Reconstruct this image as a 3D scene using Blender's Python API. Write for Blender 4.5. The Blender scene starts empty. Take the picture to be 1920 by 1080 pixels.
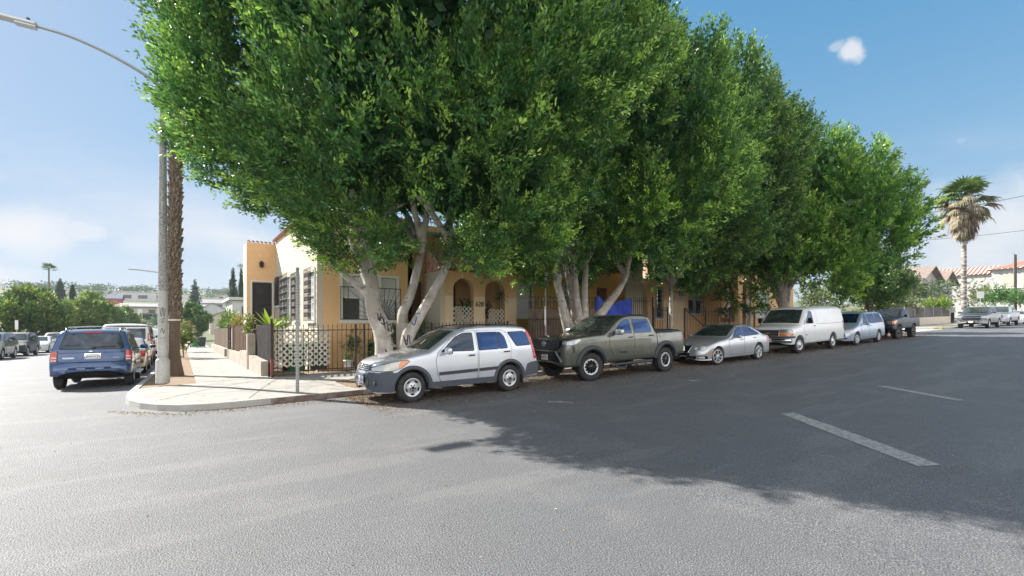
import bpy, math, random
import numpy as np
from mathutils import Vector, Matrix
from mathutils.bvhtree import BVHTree
from mathutils.geometry import delaunay_2d_cdt

random.seed(7)
R = math.radians
SC = bpy.context.scene

# ------------------------------------------------------------------ camera
CAM_Z = 1.75
cd = bpy.data.cameras.new('camera')
cam = bpy.data.objects.new('camera', cd)
SC.collection.objects.link(cam)
cam.location = (0, 0, CAM_Z)
cam.rotation_euler = (R(90), 0, R(-34.98))
cd.sensor_width = 36
cd.lens = 16.594
cd.shift_y = 0.0354
cd.clip_start = 0.1
cd.clip_end = 4000
SC.camera = cam

# ------------------------------------------------------------------ sky, sun, exposure
SUN_DIR = Vector((-math.sin(R(32)), math.cos(R(32)), 0)).normalized() * math.cos(R(37)) + Vector((0, 0, math.sin(R(37))))
w = bpy.data.worlds.new('World'); SC.world = w; w.use_nodes = True
nt = w.node_tree; N = nt.nodes; Lk = nt.links
bg = N['Background']
sky = N.new('ShaderNodeTexSky'); sky.sky_type = 'NISHITA'; sky.sun_disc = False
sky.sun_elevation = R(37); sky.sun_rotation = R(-32)
sky.air_density = 1.0; sky.dust_density = 0.35; sky.ozone_density = 1.6
tc = N.new('ShaderNodeTexCoord')
sep = N.new('ShaderNodeSeparateXYZ'); Lk.new(tc.outputs['Generated'], sep.inputs[0])
mp = N.new('ShaderNodeMapping'); mp.inputs['Scale'].default_value = (1, 1, 2.6); Lk.new(tc.outputs['Generated'], mp.inputs[0])
nz = N.new('ShaderNodeTexNoise'); nz.inputs['Scale'].default_value = 3.1; nz.inputs['Detail'].default_value = 7; nz.inputs['Roughness'].default_value = 0.52
Lk.new(mp.outputs[0], nz.inputs[0])
rm = N.new('ShaderNodeValToRGB'); rm.color_ramp.elements[0].position = 0.46; rm.color_ramp.elements[1].position = 0.68; Lk.new(nz.outputs[0], rm.inputs[0])
el = N.new('ShaderNodeMapRange'); el.inputs[1].default_value = 0.30; el.inputs[2].default_value = 0.10; Lk.new(sep.outputs[2], el.inputs[0])
mu = N.new('ShaderNodeMath'); mu.operation = 'MULTIPLY'; Lk.new(rm.outputs[0], mu.inputs[0]); Lk.new(el.outputs[0], mu.inputs[1])
# small single cloud high on the right: distance of the view direction to one point of the sky
def cloud_at(d, rad, seed):
    dn = Vector(d).normalized()
    vm = N.new('ShaderNodeVectorMath'); vm.operation = 'SUBTRACT'; Lk.new(tc.outputs['Generated'], vm.inputs[0]); vm.inputs[1].default_value = dn
    sc_ = N.new('ShaderNodeVectorMath'); sc_.operation = 'MULTIPLY'; sc_.inputs[1].default_value = (1, 1, 1.5); Lk.new(vm.outputs[0], sc_.inputs[0])
    n2 = N.new('ShaderNodeTexNoise'); n2.inputs['Scale'].default_value = seed; n2.inputs['Detail'].default_value = 6; Lk.new(tc.outputs['Generated'], n2.inputs[0])
    ln = N.new('ShaderNodeVectorMath'); ln.operation = 'LENGTH'; Lk.new(sc_.outputs[0], ln.inputs[0])
    a = N.new('ShaderNodeMath'); a.operation = 'MULTIPLY_ADD'; Lk.new(n2.outputs[0], a.inputs[0]); a.inputs[1].default_value = -rad * 2.0; Lk.new(ln.outputs['Value'], a.inputs[2])
    mr = N.new('ShaderNodeMapRange'); mr.interpolation_type = 'SMOOTHSTEP'; mr.inputs[1].default_value = 0.0; mr.inputs[2].default_value = -rad * (0.7 if rad < .04 else 1.0); Lk.new(a.outputs[0], mr.inputs[0])
    return mr
Fw = Vector((math.cos(R(55.02)), math.sin(R(55.02)), 0)); Rt = Vector((math.sin(R(55.02)), -math.cos(R(55.02)), 0))
def dirpx(px, py):
    return Fw + Rt * ((px - 960) / 885) + Vector((0, 0, (608 - py) / 885))
acc = mu
for (px, py, rad, amt) in ((1596, 97, 0.026, .8), (1568, 88, .015, .4), (1800, 263, 0.010, .2), (25, 432, .075, .9), (90, 445, .05, .7), (155, 432, .03, .6), (1880, 415, .12, .8), (1770, 450, .08, .6), (270, 455, .045, .45), (330, 335, .015, .5)):
    c = cloud_at(dirpx(px, py), rad, 22 if rad < .04 else 9)
    m1 = N.new('ShaderNodeMath'); m1.operation = 'MULTIPLY'; m1.inputs[1].default_value = amt; Lk.new(c.outputs[0], m1.inputs[0])
    mx = N.new('ShaderNodeMath'); mx.operation = 'MAXIMUM'; Lk.new(acc.outputs[0], mx.inputs[0]); Lk.new(m1.outputs[0], mx.inputs[1]); acc = mx
mixc = N.new('ShaderNodeMix'); mixc.data_type = 'RGBA'
fill_veil = N.new('ShaderNodeMapRange'); fill_veil.interpolation_type = 'SMOOTHSTEP'; fill_veil.inputs[1].default_value = .62; fill_veil.inputs[2].default_value = .95; fill_veil.inputs[4].default_value = .55; Lk.new(sep.outputs[2], fill_veil.inputs[0])  # whitish veil added overhead, out of view, to raise the ambient light
vx_ = N.new('ShaderNodeMath'); vx_.operation = 'MAXIMUM'; Lk.new(acc.outputs[0], vx_.inputs[0]); Lk.new(fill_veil.outputs[0], vx_.inputs[1]); acc = vx_
hs = N.new('ShaderNodeHueSaturation'); hs.inputs['Saturation'].default_value = 1.38; Lk.new(sky.outputs[0], hs.inputs['Color'])
# soft shoulder on the sky's brightness so that the sunward horizon keeps its colour
va = N.new('ShaderNodeVectorMath'); va.operation = 'MULTIPLY_ADD'; va.inputs[1].default_value = (.74, .58, .44); va.inputs[2].default_value = (1, 1, 1); Lk.new(hs.outputs[0], va.inputs[0])
vb = N.new('ShaderNodeVectorMath'); vb.operation = 'SCALE'; vb.inputs[3].default_value = 2.35; Lk.new(hs.outputs[0], vb.inputs[0])
vc = N.new('ShaderNodeVectorMath'); vc.operation = 'DIVIDE'; Lk.new(vb.outputs[0], vc.inputs[0]); Lk.new(va.outputs[0], vc.inputs[1])
Lk.new(acc.outputs[0], mixc.inputs[0]); hzm = N.new('ShaderNodeMapRange'); hzm.interpolation_type = 'SMOOTHSTEP'; hzm.inputs[1].default_value = .22; hzm.inputs[2].default_value = -.02; hzm.inputs[4].default_value = .60; Lk.new(sep.outputs[2], hzm.inputs[0])
mh = N.new('ShaderNodeMix'); mh.data_type = 'RGBA'; Lk.new(hzm.outputs[0], mh.inputs[0]); Lk.new(vc.outputs[0], mh.inputs[6]); mh.inputs[7].default_value = (3.55, 3.9, 4.15, 1)
Lk.new(mh.outputs[2], mixc.inputs[6]); mixc.inputs[7].default_value = (4.35, 4.35, 4.45, 1)
# bright cloud deck added unseen behind the camera to light the house fronts
sb = N.new('ShaderNodeMapRange'); sb.interpolation_type = 'SMOOTHSTEP'; sb.inputs[1].default_value = -.15; sb.inputs[2].default_value = -.6; Lk.new(sep.outputs[1], sb.inputs[0])
sbz = N.new('ShaderNodeMapRange'); sbz.inputs[1].default_value = .0; sbz.inputs[2].default_value = .05; Lk.new(sep.outputs[2], sbz.inputs[0])
nz3 = N.new('ShaderNodeTexNoise'); nz3.inputs['Scale'].default_value = 4.5; nz3.inputs['Detail'].default_value = 5; Lk.new(mp.outputs[0], nz3.inputs[0])
rm3 = N.new('ShaderNodeMapRange'); rm3.inputs[1].default_value = .30; rm3.inputs[2].default_value = .50; Lk.new(nz3.outputs[0], rm3.inputs[0])
s1 = N.new('ShaderNodeMath'); s1.operation = 'MULTIPLY'; Lk.new(sb.outputs[0], s1.inputs[0]); Lk.new(sbz.outputs[0], s1.inputs[1])
s2 = N.new('ShaderNodeMath'); s2.operation = 'MULTIPLY'; Lk.new(s1.outputs[0], s2.inputs[0]); Lk.new(rm3.outputs[0], s2.inputs[1])
mix4 = N.new('ShaderNodeMix'); mix4.data_type = 'RGBA'; Lk.new(s2.outputs[0], mix4.inputs[0]); Lk.new(mixc.outputs[2], mix4.inputs[6]); dk = N.new('ShaderNodeMapRange'); dk.inputs[1].default_value = .10; dk.inputs[2].default_value = .55; dk.inputs[3].default_value = 17.0; dk.inputs[4].default_value = 8.0; Lk.new(sep.outputs[2], dk.inputs[0]); Lk.new(dk.outputs[0], mix4.inputs[7])
Lk.new(mix4.outputs[2], bg.inputs[0]); bg.inputs[1].default_value = 0.09

sd = bpy.data.lights.new('sun', 'SUN'); sd.energy = 5.0; sd.angle = R(0.5); sd.color = (1.0, 0.95, 0.87)
sun = bpy.data.objects.new('sun', sd); SC.collection.objects.link(sun)
sun.rotation_euler = (-SUN_DIR).to_track_quat('-Z', 'Y').to_euler(); sun.location = (0, 0, 30)

vs = SC.view_settings; vs.view_transform = 'Standard'; vs.look = 'None'; vs.gamma = 1; vs.use_curve_mapping = False
vs.exposure = 1.2
cy = SC.cycles
cy.max_bounces = 6; cy.diffuse_bounces = 4; cy.glossy_bounces = 3; cy.transmission_bounces = 4; cy.transparent_max_bounces = 8
cy.caustics_reflective = False; cy.caustics_refractive = False; cy.sample_clamp_indirect = 6
cy.use_denoising = True

# ------------------------------------------------------------------ terrain heights
GX = ([-60, 4, 7, 9.5, 13, 16, 19, 22.5, 26, 28.5, 32, 35, 38, 58, 75, 120, 400], [0, 0, .05, .11, .19, .25, .33, .45, .56, .64, .76, .86, .95, 1.4, 1.8, 2.7, 6])
GY = ([-400, 14, 17, 20, 60, 100, 140, 163, 178, 186, 230, 300, 450, 700, 1500], [0, 0, -.08, -.16, -.75, -1.2, -.7, 1.1, 1.5, 4.2, 8, 13, 23, 30, 40])
def G(x, y):
    return float(np.interp(x, *GX) + np.interp(y, *GY))

# ------------------------------------------------------------------ helpers
def link(o):
    SC.collection.objects.link(o); return o
def tag(o, label=None, cat=None, group=None, kind=None):
    if label: o['label'] = label
    if cat: o['category'] = cat
    if group: o['group'] = group
    if kind: o['kind'] = kind
    return o
def thing(name, label, cat, loc=(0, 0, 0), rz=0, group=None):
    o = link(bpy.data.objects.new(name, None)); o.location = loc; o.rotation_euler = (0, 0, rz); o.empty_display_size = .2
    return tag(o, label, cat, group)

def lin(c):
    return tuple((x / 12.92 if x <= .04045 else ((x + .055) / 1.055) ** 2.4) for x in [v / 255 for v in c])

MATS = {}
def mat(name, col, rough=.6, metal=0.0, layers=(), bump=None, coat=0.0, spec=None, stint=None, emit=None, attr=None, transl=0.0, coords='Object', ior=None, bump2=None, alpha=None):
    if name in MATS: return MATS[name]
    m = bpy.data.materials.new(name); m.use_nodes = True; t = m.node_tree; n = t.nodes; l = t.links
    b = n['Principled BSDF']
    b.inputs['Roughness'].default_value = rough; b.inputs['Metallic'].default_value = metal
    if coat: b.inputs['Coat Weight'].default_value = coat; b.inputs['Coat Roughness'].default_value = .04
    if spec is not None: b.inputs['Specular IOR Level'].default_value = spec
    if stint: b.inputs['Specular Tint'].default_value = (*stint, 1)
    if ior: b.inputs['IOR'].default_value = ior
    col4 = (*col[:3], 1)
    b.inputs['Base Color'].default_value = col4
    tcn = n.new('ShaderNodeTexCoord')
    co = tcn.outputs[coords]
    if coords == 'World':
        pass
    src = None
    if attr:
        a = n.new('ShaderNodeAttribute'); a.attribute_name = attr; src = a.outputs['Color']
    for ly in layers:
        # (scale, lo, hi, colour, amount[, stretch, detail])
        s_, lo, hi, c2, am = ly[:5]; st = ly[5] if len(ly) > 5 else (1, 1, 1); det = ly[6] if len(ly) > 6 else 5
        mpn = n.new('ShaderNodeMapping'); mpn.inputs['Scale'].default_value = st; l.new(co, mpn.inputs[0])
        nn = n.new('ShaderNodeTexNoise'); nn.inputs['Scale'].default_value = s_; nn.inputs['Detail'].default_value = det; l.new(mpn.outputs[0], nn.inputs[0])
        mr = n.new('ShaderNodeMapRange'); mr.inputs[1].default_value = lo; mr.inputs[2].default_value = hi; mr.inputs[4].default_value = am; l.new(nn.outputs[0], mr.inputs[0])
        mi = n.new('ShaderNodeMix'); mi.data_type = 'RGBA'; l.new(mr.outputs[0], mi.inputs[0])
        if src is None: mi.inputs[6].default_value = col4
        else: l.new(src, mi.inputs[6])
        mi.inputs[7].default_value = (*c2[:3], 1); src = mi.outputs[2]
    if src is not None: l.new(src, b.inputs['Base Color'])
    if bump:
        nn = n.new('ShaderNodeTexNoise'); nn.inputs['Scale'].default_value = bump[0]; nn.inputs['Detail'].default_value = 4
        mpn = n.new('ShaderNodeMapping'); l.new(co, mpn.inputs[0]); l.new(mpn.outputs[0], nn.inputs[0])
        if len(bump) > 3: mpn.inputs['Scale'].default_value = bump[3]
        bp = n.new('ShaderNodeBump'); bp.inputs['Strength'].default_value = bump[1]; bp.inputs['Distance'].default_value = bump[2] if len(bump) > 2 else .02
        l.new(nn.outputs[0], bp.inputs['Height']); l.new(bp.outputs[0], b.inputs['Normal'])
    if emit: b.inputs['Emission Color'].default_value = (*emit[:3], 1); b.inputs['Emission Strength'].default_value = emit[3]
    if transl:
        tr = n.new('ShaderNodeBsdfTranslucent'); ms = n.new('ShaderNodeMixShader'); ms.inputs[0].default_value = transl
        if src is not None: l.new(src, tr.inputs[0])
        else: tr.inputs[0].default_value = col4
        l.new(b.outputs[0], ms.inputs[1]); l.new(tr.outputs[0], ms.inputs[2]); l.new(ms.outputs[0], n['Material Output'].inputs[0])
    if alpha is not None:
        tp = n.new('ShaderNodeBsdfTransparent'); tp.inputs[0].default_value = (.75, .85, .85, 1); ms = n.new('ShaderNodeMixShader'); ms.inputs[0].default_value = alpha
        l.new(tp.outputs[0], ms.inputs[1]); l.new(b.outputs[0], ms.inputs[2]); l.new(ms.outputs[0], n['Material Output'].inputs[0])
    MATS[name] = m
    return m

class MB:
    def __init__(s): s.v = []; s.f = []; s.m = []; s.sm = []
    def add(s, vs_, fs, mi=0, smooth=False):
        o = len(s.v); s.v.extend([tuple(p) for p in vs_])
        for f in fs: s.f.append(tuple(i + o for i in f)); s.m.append(mi); s.sm.append(smooth)
        return s
    def box(s, x0, x1, y0, y1, z0, z1, mi=0):
        return s.add([(x0, y0, z0), (x1, y0, z0), (x1, y1, z0), (x0, y1, z0), (x0, y0, z1), (x1, y0, z1), (x1, y1, z1), (x0, y1, z1)],
                     [(0, 3, 2, 1), (4, 5, 6, 7), (0, 1, 5, 4), (1, 2, 6, 5), (2, 3, 7, 6), (3, 0, 4, 7)], mi)
    def bar(s, a, b, wx, wy=None, mi=0, up=(0, 0, 1)):
        wy = wx if wy is None else wy
        a = Vector(a); b = Vector(b); d = (b - a).normalized(); u = Vector(up)
        if abs(d.dot(u)) > .99: u = Vector((0, 1, 0))
        sx = d.cross(u).normalized() * wx / 2; sy = sx.cross(d).normalized() * wy / 2
        vs_ = [a - sx - sy, a + sx - sy, a + sx + sy, a - sx + sy, b - sx - sy, b + sx - sy, b + sx + sy, b - sx + sy]
        return s.add(vs_, [(0, 1, 2, 3), (7, 6, 5, 4), (0, 4, 5, 1), (1, 5, 6, 2), (2, 6, 7, 3), (3, 7, 4, 0)], mi)
    def rbox(s, c, sz, r, mi=0, n=4, M=None):
        # rounded box from a cube grid
        r = min(r, min(sz) / 2); h = [q / 2 - r for q in sz]
        k = n; vs_ = []; fs = []; idx = {}
        def vid(p):
            q = tuple(round(t, 5) for t in p)
            if q not in idx:
                idx[q] = len(vs_)
                core = [math.copysign(h[i], p[i]) if abs(p[i]) > .999999 or True else 0 for i in range(3)]
                core = [max(-h[i], min(h[i], p[i] * (h[i] + r))) for i in range(3)]
                full = [p[i] * (h[i] + r) for i in range(3)]
                d = Vector([full[i] - core[i] for i in range(3)])
                if d.length > 1e-9: d = d.normalized() * r
                vv = Vector(core) + d
                if M is not None: vv = M @ vv
                vs_.append(tuple(vv + Vector(c)))
            return idx[q]
        prm = []
        for i in range(k + 1): prm.append(-1 + 2 * i / k)
        # concentrate at edges
        res = []
        for ax in range(3):
            a = (ax + 1) % 3; b = (ax + 2) % 3
            def cs(q):
                rr = r / (h[q] + r) if h[q] + r > 0 else 1
                return [-1, -1 + rr * .35, -1 + rr, 1 - rr, 1 - rr * .35, 1] if h[q] > 1e-6 else [-1, -.6, 0, .6, 1]
            A = cs(a); B = cs(b)
            for sg in (-1, 1):
                for i in range(len(A) - 1):
                    for j in range(len(B) - 1):
                        q = []
                        for (u, v) in ((A[i], B[j]), (A[i + 1], B[j]), (A[i + 1], B[j + 1]), (A[i], B[j + 1])):
                            p = [0, 0, 0]; p[ax] = sg; p[a] = u; p[b] = v; q.append(vid(p))
                        if len(set(q)) >= 3: fs.append(tuple(q if sg > 0 else q[::-1]))
        return s.add(vs_, fs, mi, True)
    def tube(s, path, rad, n=8, mi=0, cap=True, smooth=True):
        P = [Vector(p) for p in path]; rr = rad if isinstance(rad, (list, tuple)) else [rad] * len(P)
        vs_ = []; fs = []; ref = None
        for i, p in enumerate(P):
            d = (P[min(i + 1, len(P) - 1)] - P[max(i - 1, 0)]).normalized()
            if ref is None:
                ref = d.cross(Vector((0, 0, 1)) if abs(d.z) < .9 else Vector((0, 1, 0))).normalized()
            else:
                ref = (ref - d * ref.dot(d)).normalized()
            b = d.cross(ref)
            for k in range(n):
                a = 2 * math.pi * k / n; vs_.append(p + (ref * math.cos(a) + b * math.sin(a)) * rr[i])
        for i in range(len(P) - 1):
            for k in range(n):
                k2 = (k + 1) % n; fs.append((i * n + k, i * n + k2, (i + 1) * n + k2, (i + 1) * n + k))
        s.add(vs_, fs, mi, smooth)
        if cap:
            s.add([vs_[k] for k in range(n)], [tuple(range(n))[::-1]], mi); o = (len(P) - 1) * n
            s.add([vs_[o + k] for k in range(n)], [tuple(range(n))], mi)
        return s
    def lathe(s, prof, c=(0, 0, 0), axis='z', n=24, mi=0, smooth=True, a0=0, a1=2 * math.pi):
        vs_ = []; fs = []; full = abs(a1 - a0 - 2 * math.pi) < 1e-6; m = n if full else n + 1
        for (r_, h_) in prof:
            for k in range(m):
                a = a0 + (a1 - a0) * k / n; x, y = r_ * math.cos(a), r_ * math.sin(a)
                p = (x, y, h_) if axis == 'z' else (x, h_, y) if axis == 'y' else (h_, x, y)
                vs_.append((p[0] + c[0], p[1] + c[1], p[2] + c[2]))
        for i in range(len(prof) - 1):
            for k in range(n):
                k2 = (k + 1) % m; fs.append((i * m + k, i * m + k2, (i + 1) * m + k2, (i + 1) * m + k))
        return s.add(vs_, fs, mi, smooth)
    def slab(s, outer, holes=(), t=.2, mp_=None, mi=0, side_mi=None):
        """2D polygon (with holes) extruded by t; mp_(u,v,d)->xyz"""
        V2, E = [], []
        F2 = []
        for poly in [outer] + list(holes):
            o = len(V2); V2 += [Vector(p) for p in poly]; k = len(poly)
            F2.append([o + i for i in range(k)])
        r_ = delaunay_2d_cdt(V2, [], F2, 2 if holes else 1, 1e-5)
        ov, oe, of = r_[0], r_[1], r_[2]
        if holes:  # drop triangles whose centre is inside a hole
            def inside(p, poly):
                c = False; j = len(poly) - 1
                for i in range(len(poly)):
                    if (poly[i][1] > p[1]) != (poly[j][1] > p[1]) and p[0] < (poly[j][0] - poly[i][0]) * (p[1] - poly[i][1]) / (poly[j][1] - poly[i][1]) + poly[i][0]: c = not c
                    j = i
                return c
            of = [f for f in of if not any(inside((sum(ov[i][0] for i in f) / len(f), sum(ov[i][1] for i in f) / len(f)), h) for h in holes) and inside((sum(ov[i][0] for i in f) / len(f), sum(ov[i][1] for i in f) / len(f)), outer)]
        s.add([mp_(p[0], p[1], 0) for p in ov], of, mi)
        s.add([mp_(p[0], p[1], t) for p in ov], [tuple(f)[::-1] for f in of], mi)
        for poly in [outer] + list(holes):
            k = len(poly)
            s.add([mp_(p[0], p[1], 0) for p in poly] + [mp_(p[0], p[1], t) for p in poly], [(i, (i + 1) % k, k + (i + 1) % k, k + i) for i in range(k)], mi if side_mi is None else side_mi)
        return s
    def build(s, name, mats, parent=None, loc=(0, 0, 0), rot=(0, 0, 0)):
        me = bpy.data.meshes.new(name)
        me.from_pydata(s.v, [], s.f); 
        if not isinstance(mats, (list, tuple)): mats = [mats]
        for m in mats: me.materials.append(m)
        me.polygons.foreach_set('material_index', s.m); me.polygons.foreach_set('use_smooth', s.sm)
        me.update()
        o = link(bpy.data.objects.new(name, me)); o.location = loc; o.rotation_euler = rot
        if parent: o.parent = parent
        return o

def XZ(y):       # wall in an XZ plane facing -Y, thickness goes +Y
    return lambda u, v, d: (u, y + d, v)
def YZ(x):
    return lambda u, v, d: (x + d, u, v)
def rect(a, b, c, d): return [(a, c), (b, c), (b, d), (a, d)]
def arch(x0, x1, z0, z1, n=12):
    r = (x1 - x0) / 2; cx = (x0 + x1) / 2
    return [(x0, z0), (x1, z0)] + [(cx + r * math.cos(math.pi * i / n), z1 - r + r * math.sin(math.pi * i / n)) for i in range(n + 1)]
def rpoly(pts, r, n=4):
    out = []; k = len(pts)
    rs = r if isinstance(r, (list, tuple)) else [r] * k
    for i in range(k):
        p = Vector(pts[i]); a = Vector(pts[i - 1]); b = Vector(pts[(i + 1) % k]); q = rs[i]
        if q <= 0: out.append(tuple(p)); continue
        q = min(q, (a - p).length * .48, (b - p).length * .48)
        A = p + (a - p).normalized() * q; B = p + (b - p).normalized() * q
        for j in range(n + 1):
            t = j / n; out.append(tuple(A * (1 - t) ** 2 + p * 2 * t * (1 - t) + B * t * t))
    return out
def text_mesh(body, size, ext, mp_, mb, mi=0):
    """lettering as real mesh: curve text converted to mesh and mapped by mp_(u,v,d)"""
    cu = bpy.data.curves.new('lettering', 'FONT'); cu.body = body; cu.size = size; cu.extrude = ext; cu.align_x = 'CENTER'; cu.align_y = 'CENTER'
    ob = bpy.data.objects.new('lettering', cu); link(ob)
    dg = bpy.context.evaluated_depsgraph_get(); dg.update(); me = bpy.data.meshes.new_from_object(ob.evaluated_get(dg))
    mb.add([mp_(v.co.x, v.co.y, v.co.z) for v in me.vertices], [tuple(p.vertices) for p in me.polygons], mi)
    bpy.data.objects.remove(ob); bpy.data.meshes.remove(me); bpy.data.curves.remove(cu)
def sheet(name, xs, ys, dz, m, label=None, fn=None):
    mb = MB(); nx, ny = len(xs), len(ys); g = fn or G
    mb.add([(x, y, g(x, y) + dz) for y in ys for x in xs], [(j * nx + i, j * nx + i + 1, (j + 1) * nx + i + 1, (j + 1) * nx + i) for j in range(ny - 1) for i in range(nx - 1)], 0, True)
    o = mb.build(name, m); o['kind'] = 'structure'
    if label: o['label'] = label
    return o

# ------------------------------------------------------------------ materials
M_asphalt = mat('asphalt', (.118, .121, .130), .64, layers=[(.35, .35, .7, (.108, .110, .118), .8), (1.1, .52, .7, (.17, .17, .172), .6), (.22, .55, .60, (.165, .165, .17), .6, (1, 6, 1)), (.9, .60, .66, (.095, .096, .10), .6, (.35, 1, 1)), (5, .6, .7, (.09, .09, .096), .5), (75, .5, .72, (.38, .38, .37), .6, (1, 1, 1), 2), (60, .5, .3, (.05, .05, .058), .8, (1, 1, 1), 2)], bump=(70, .9, .018))
M_conc = mat('concrete', (.345, .33, .305), .85, layers=[(.9, .4, .7, (.27, .255, .23), .85), (2.7, .56, .64, (.20, .18, .155), .65), (12, .55, .72, (.19, .17, .145), .6), (70, .4, .8, (.40, .385, .36), .5)], bump=(60, .25, .006))
M_kerb = mat('kerb_concrete', (.38, .365, .33), .85, layers=[(2.2, .42, .6, (.33, .30, .27), .7), (40, .4, .8, (.55, .53, .5), .5)], bump=(50, .3, .006))
M_kerbred = mat('worn_red_kerb', (.15, .095, .075), .85, layers=[(5, .42, .6, (.24, .205, .18), .9)], bump=(50, .3, .006))
M_dirt = mat('dirt', (.22, .16, .105), .95, layers=[(1.5, .4, .65, (.20, .125, .075), .8), (14, .45, .7, (.36, .28, .19), .6)], bump=(30, .6, .02))
M_terr = mat('dry_ground', (.15, .145, .085), .95, layers=[(.12, .40, .55, (.07, .115, .045), .9), (1.4, .4, .7, (.16, .14, .08), .6)])
M_litter = mat('litter', (.2, .12, .06), .8, attr='Col')
M_orange = mat('orange_stucco', (.82, .52, .27), .9, layers=[(.8, .42, .7, (.72, .43, .21), .7), (.5, .56, .66, (.60, .36, .19), .5, (2.5, 2.5, .6)), (6, .5, .75, (.86, .60, .35), .4)], bump=(45, .35, .008))
M_peach = mat('peach_touchup', (.86, .67, .46), .9, layers=[(1.2, .42, .7, (.76, .56, .35), .6)], bump=(45, .35, .008))
M_must = mat('mustard_stucco', (.58, .36, .10), .9, layers=[(1, .42, .7, (.5, .3, .08), .7)], bump=(45, .35, .008))
M_creamlit = mat('cream_and_sunlit_stucco', (.62, .54, .43), .9, layers=[(.9, .45, .7, (.66, .55, .41), .6), (2.0, .5, .75, (.56, .45, .33), .35, (1, 1, .25))], bump=(45, .3, .008))  # cream, also the sunlit tone painted into the orange house's side walls
M_white = mat('white_paint', (.72, .71, .67), .6, layers=[(7, .5, .75, (.62, .59, .52), .5)])
M_offw = mat('offwhite_lattice', (.72, .68, .58), .7, layers=[(5, .45, .75, (.55, .50, .42), .6)])
M_iron = mat('black_iron', (.018, .017, .017), .5, layers=[(12, .55, .7, (.07, .035, .02), .6)])
M_dkdoor = mat('dark_metal_door', (.022, .02, .022), .55)
M_brown = mat('brown_paint', (.10, .055, .032), .7, layers=[(6, .45, .7, (.16, .09, .05), .6, (1, 1, .2))])
M_wood = mat('weathered_wood', (.28, .20, .14), .85, layers=[(5, .38, .62, (.12, .08, .055), .85, (3, 3, .35)), (26, .5, .7, (.40, .32, .25), .5, (2, 2, .2))], bump=(30, .6, .012, (3, 3, .2)))
M_dkwood = mat('dark_stained_wood', (.022, .020, .022), .9, spec=.12, layers=[(5, .42, .66, (.05, .043, .04), .8, (3, 3, .3)), (22, .66, .72, (.4, .4, .4), .8)], bump=(25, .5, .01, (3, 3, .2)))
M_brwood = mat('brown_fence_wood', (.075, .04, .028), .9, spec=.15, layers=[(5, .42, .66, (.15, .09, .06), .8, (3, 3, .3))], bump=(25, .5, .01, (3, 3, .2)))
M_grwood = mat('grey_brown_wood', (.18, .14, .105), .9, spec=.15, layers=[(5, .42, .66, (.12, .095, .07), .8, (3, 3, .3))])
M_block = mat('painted_block', (.44, .39, .33), .9, layers=[(3, .42, .65, (.33, .27, .21), .7), (20, .5, .75, (.36, .29, .23), .4)], bump=(25, .5, .015))
M_tile = mat('clay_tile', (.48, .21, .13), .85, layers=[(2.6, .40, .62, (.60, .36, .26), .9), (9, .5, .7, (.17, .075, .055), .7)], bump=(25, .4, .01))
M_glass = mat('window_glass', (.025, .03, .035), .04, spec=.9, ior=1.6)
M_curt = mat('white_curtain', (.62, .62, .6), .8, bump=(14, .6, .03, (6, 6, .2)))
M_screen = mat('window_screen', (.06, .06, .055), .75)
M_galv = mat('galvanised_steel', (.42, .42, .41), .55, metal=.35, layers=[(30, .45, .7, (.26, .25, .24), .6), (4, .55, .7, (.3, .22, .16), .35)], bump=(60, .3, .004))
M_polec = mat('speckled_concrete_pole', (.20, .195, .185), .85, layers=[(48, .50, .56, (.60, .58, .55), .95, (1, 1, 1), 1)], bump=(90, .5, .006))
M_polew = mat('grey_painted_pole', (.50, .49, .46), .75, layers=[(3, .45, .7, (.38, .36, .33), .6), (22, .55, .72, (.25, .2, .17), .5)], bump=(60, .2, .004))
M_bark = mat('pale_fig_bark', (.46, .42, .37), .85, layers=[(3.2, .42, .62, (.31, .26, .22), .8, (1, 1, .7)), (6, .60, .68, (.16, .12, .09), .8, (1, 1, 1.4)), (9, .55, .7, (.66, .63, .58), .8)], bump=(14, .5, .03, (1, 1, 2)))
M_barkw = mat('white_washed_bark', (.60, .57, .52), .85, layers=[(2.4, .42, .60, (.34, .30, .255), .85, (1, 1, .6)), (5, .60, .67, (.2, .16, .13), .8, (1, 1, 1.3)), (2.2, .56, .7, (.36, .27, .2), .6)], bump=(14, .5, .03, (1, 1, 2)))
M_dkbark = mat('dark_bark', (.12, .085, .06), .9, layers=[(8, .45, .65, (.2, .15, .11), .7, (1, 1, .4))], bump=(20, .7, .03, (1, 1, .4)))
M_palmb = mat('palm_boot', (.21, .16, .125), .9, layers=[(9, .42, .62, (.13, .085, .06), .8), (14, .52, .66, (.46, .39, .32), .7)], bump=(40, .6, .01))
M_palmlow = mat('palm_base_bark', (.17, .115, .08), .95, layers=[(10, .45, .65, (.23, .165, .12), .8, (1, 1, 3))], bump=(30, .8, .03, (1, 1, 4)))
M_leaf = mat('fig_leaf', (.05, .12, .03), .38, attr='Col', transl=.34, spec=.5)
M_leaf2 = mat('shrub_leaf', (.05, .12, .03), .5, attr='Col', transl=.25)
M_ink = mat('spray_ink', (.025, .025, .04), .7)
M_inkb = mat('blue_spray_ink', (.06, .08, .35), .7)
M_pot = mat('cream_pot', (.62, .55, .42), .6)
M_potw = mat('white_pot', (.7, .7, .68), .5)
M_tarp = mat('blue_tarp', (.03, .11, .75), .4, layers=[(4, .4, .65, (.014, .05, .42), .8, (3, 1, .5))], bump=(6, .9, .06, (4, 4, .7)))
M_green = mat('green_plastic', (.03, .17, .06), .45)
M_dkpl = mat('dark_grey_plastic', (.035, .04, .045), .5)
M_sign = mat('white_sign_face', (.72, .70, .68), .5)
M_red = mat('sign_red', (.45, .04, .05), .5)
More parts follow.
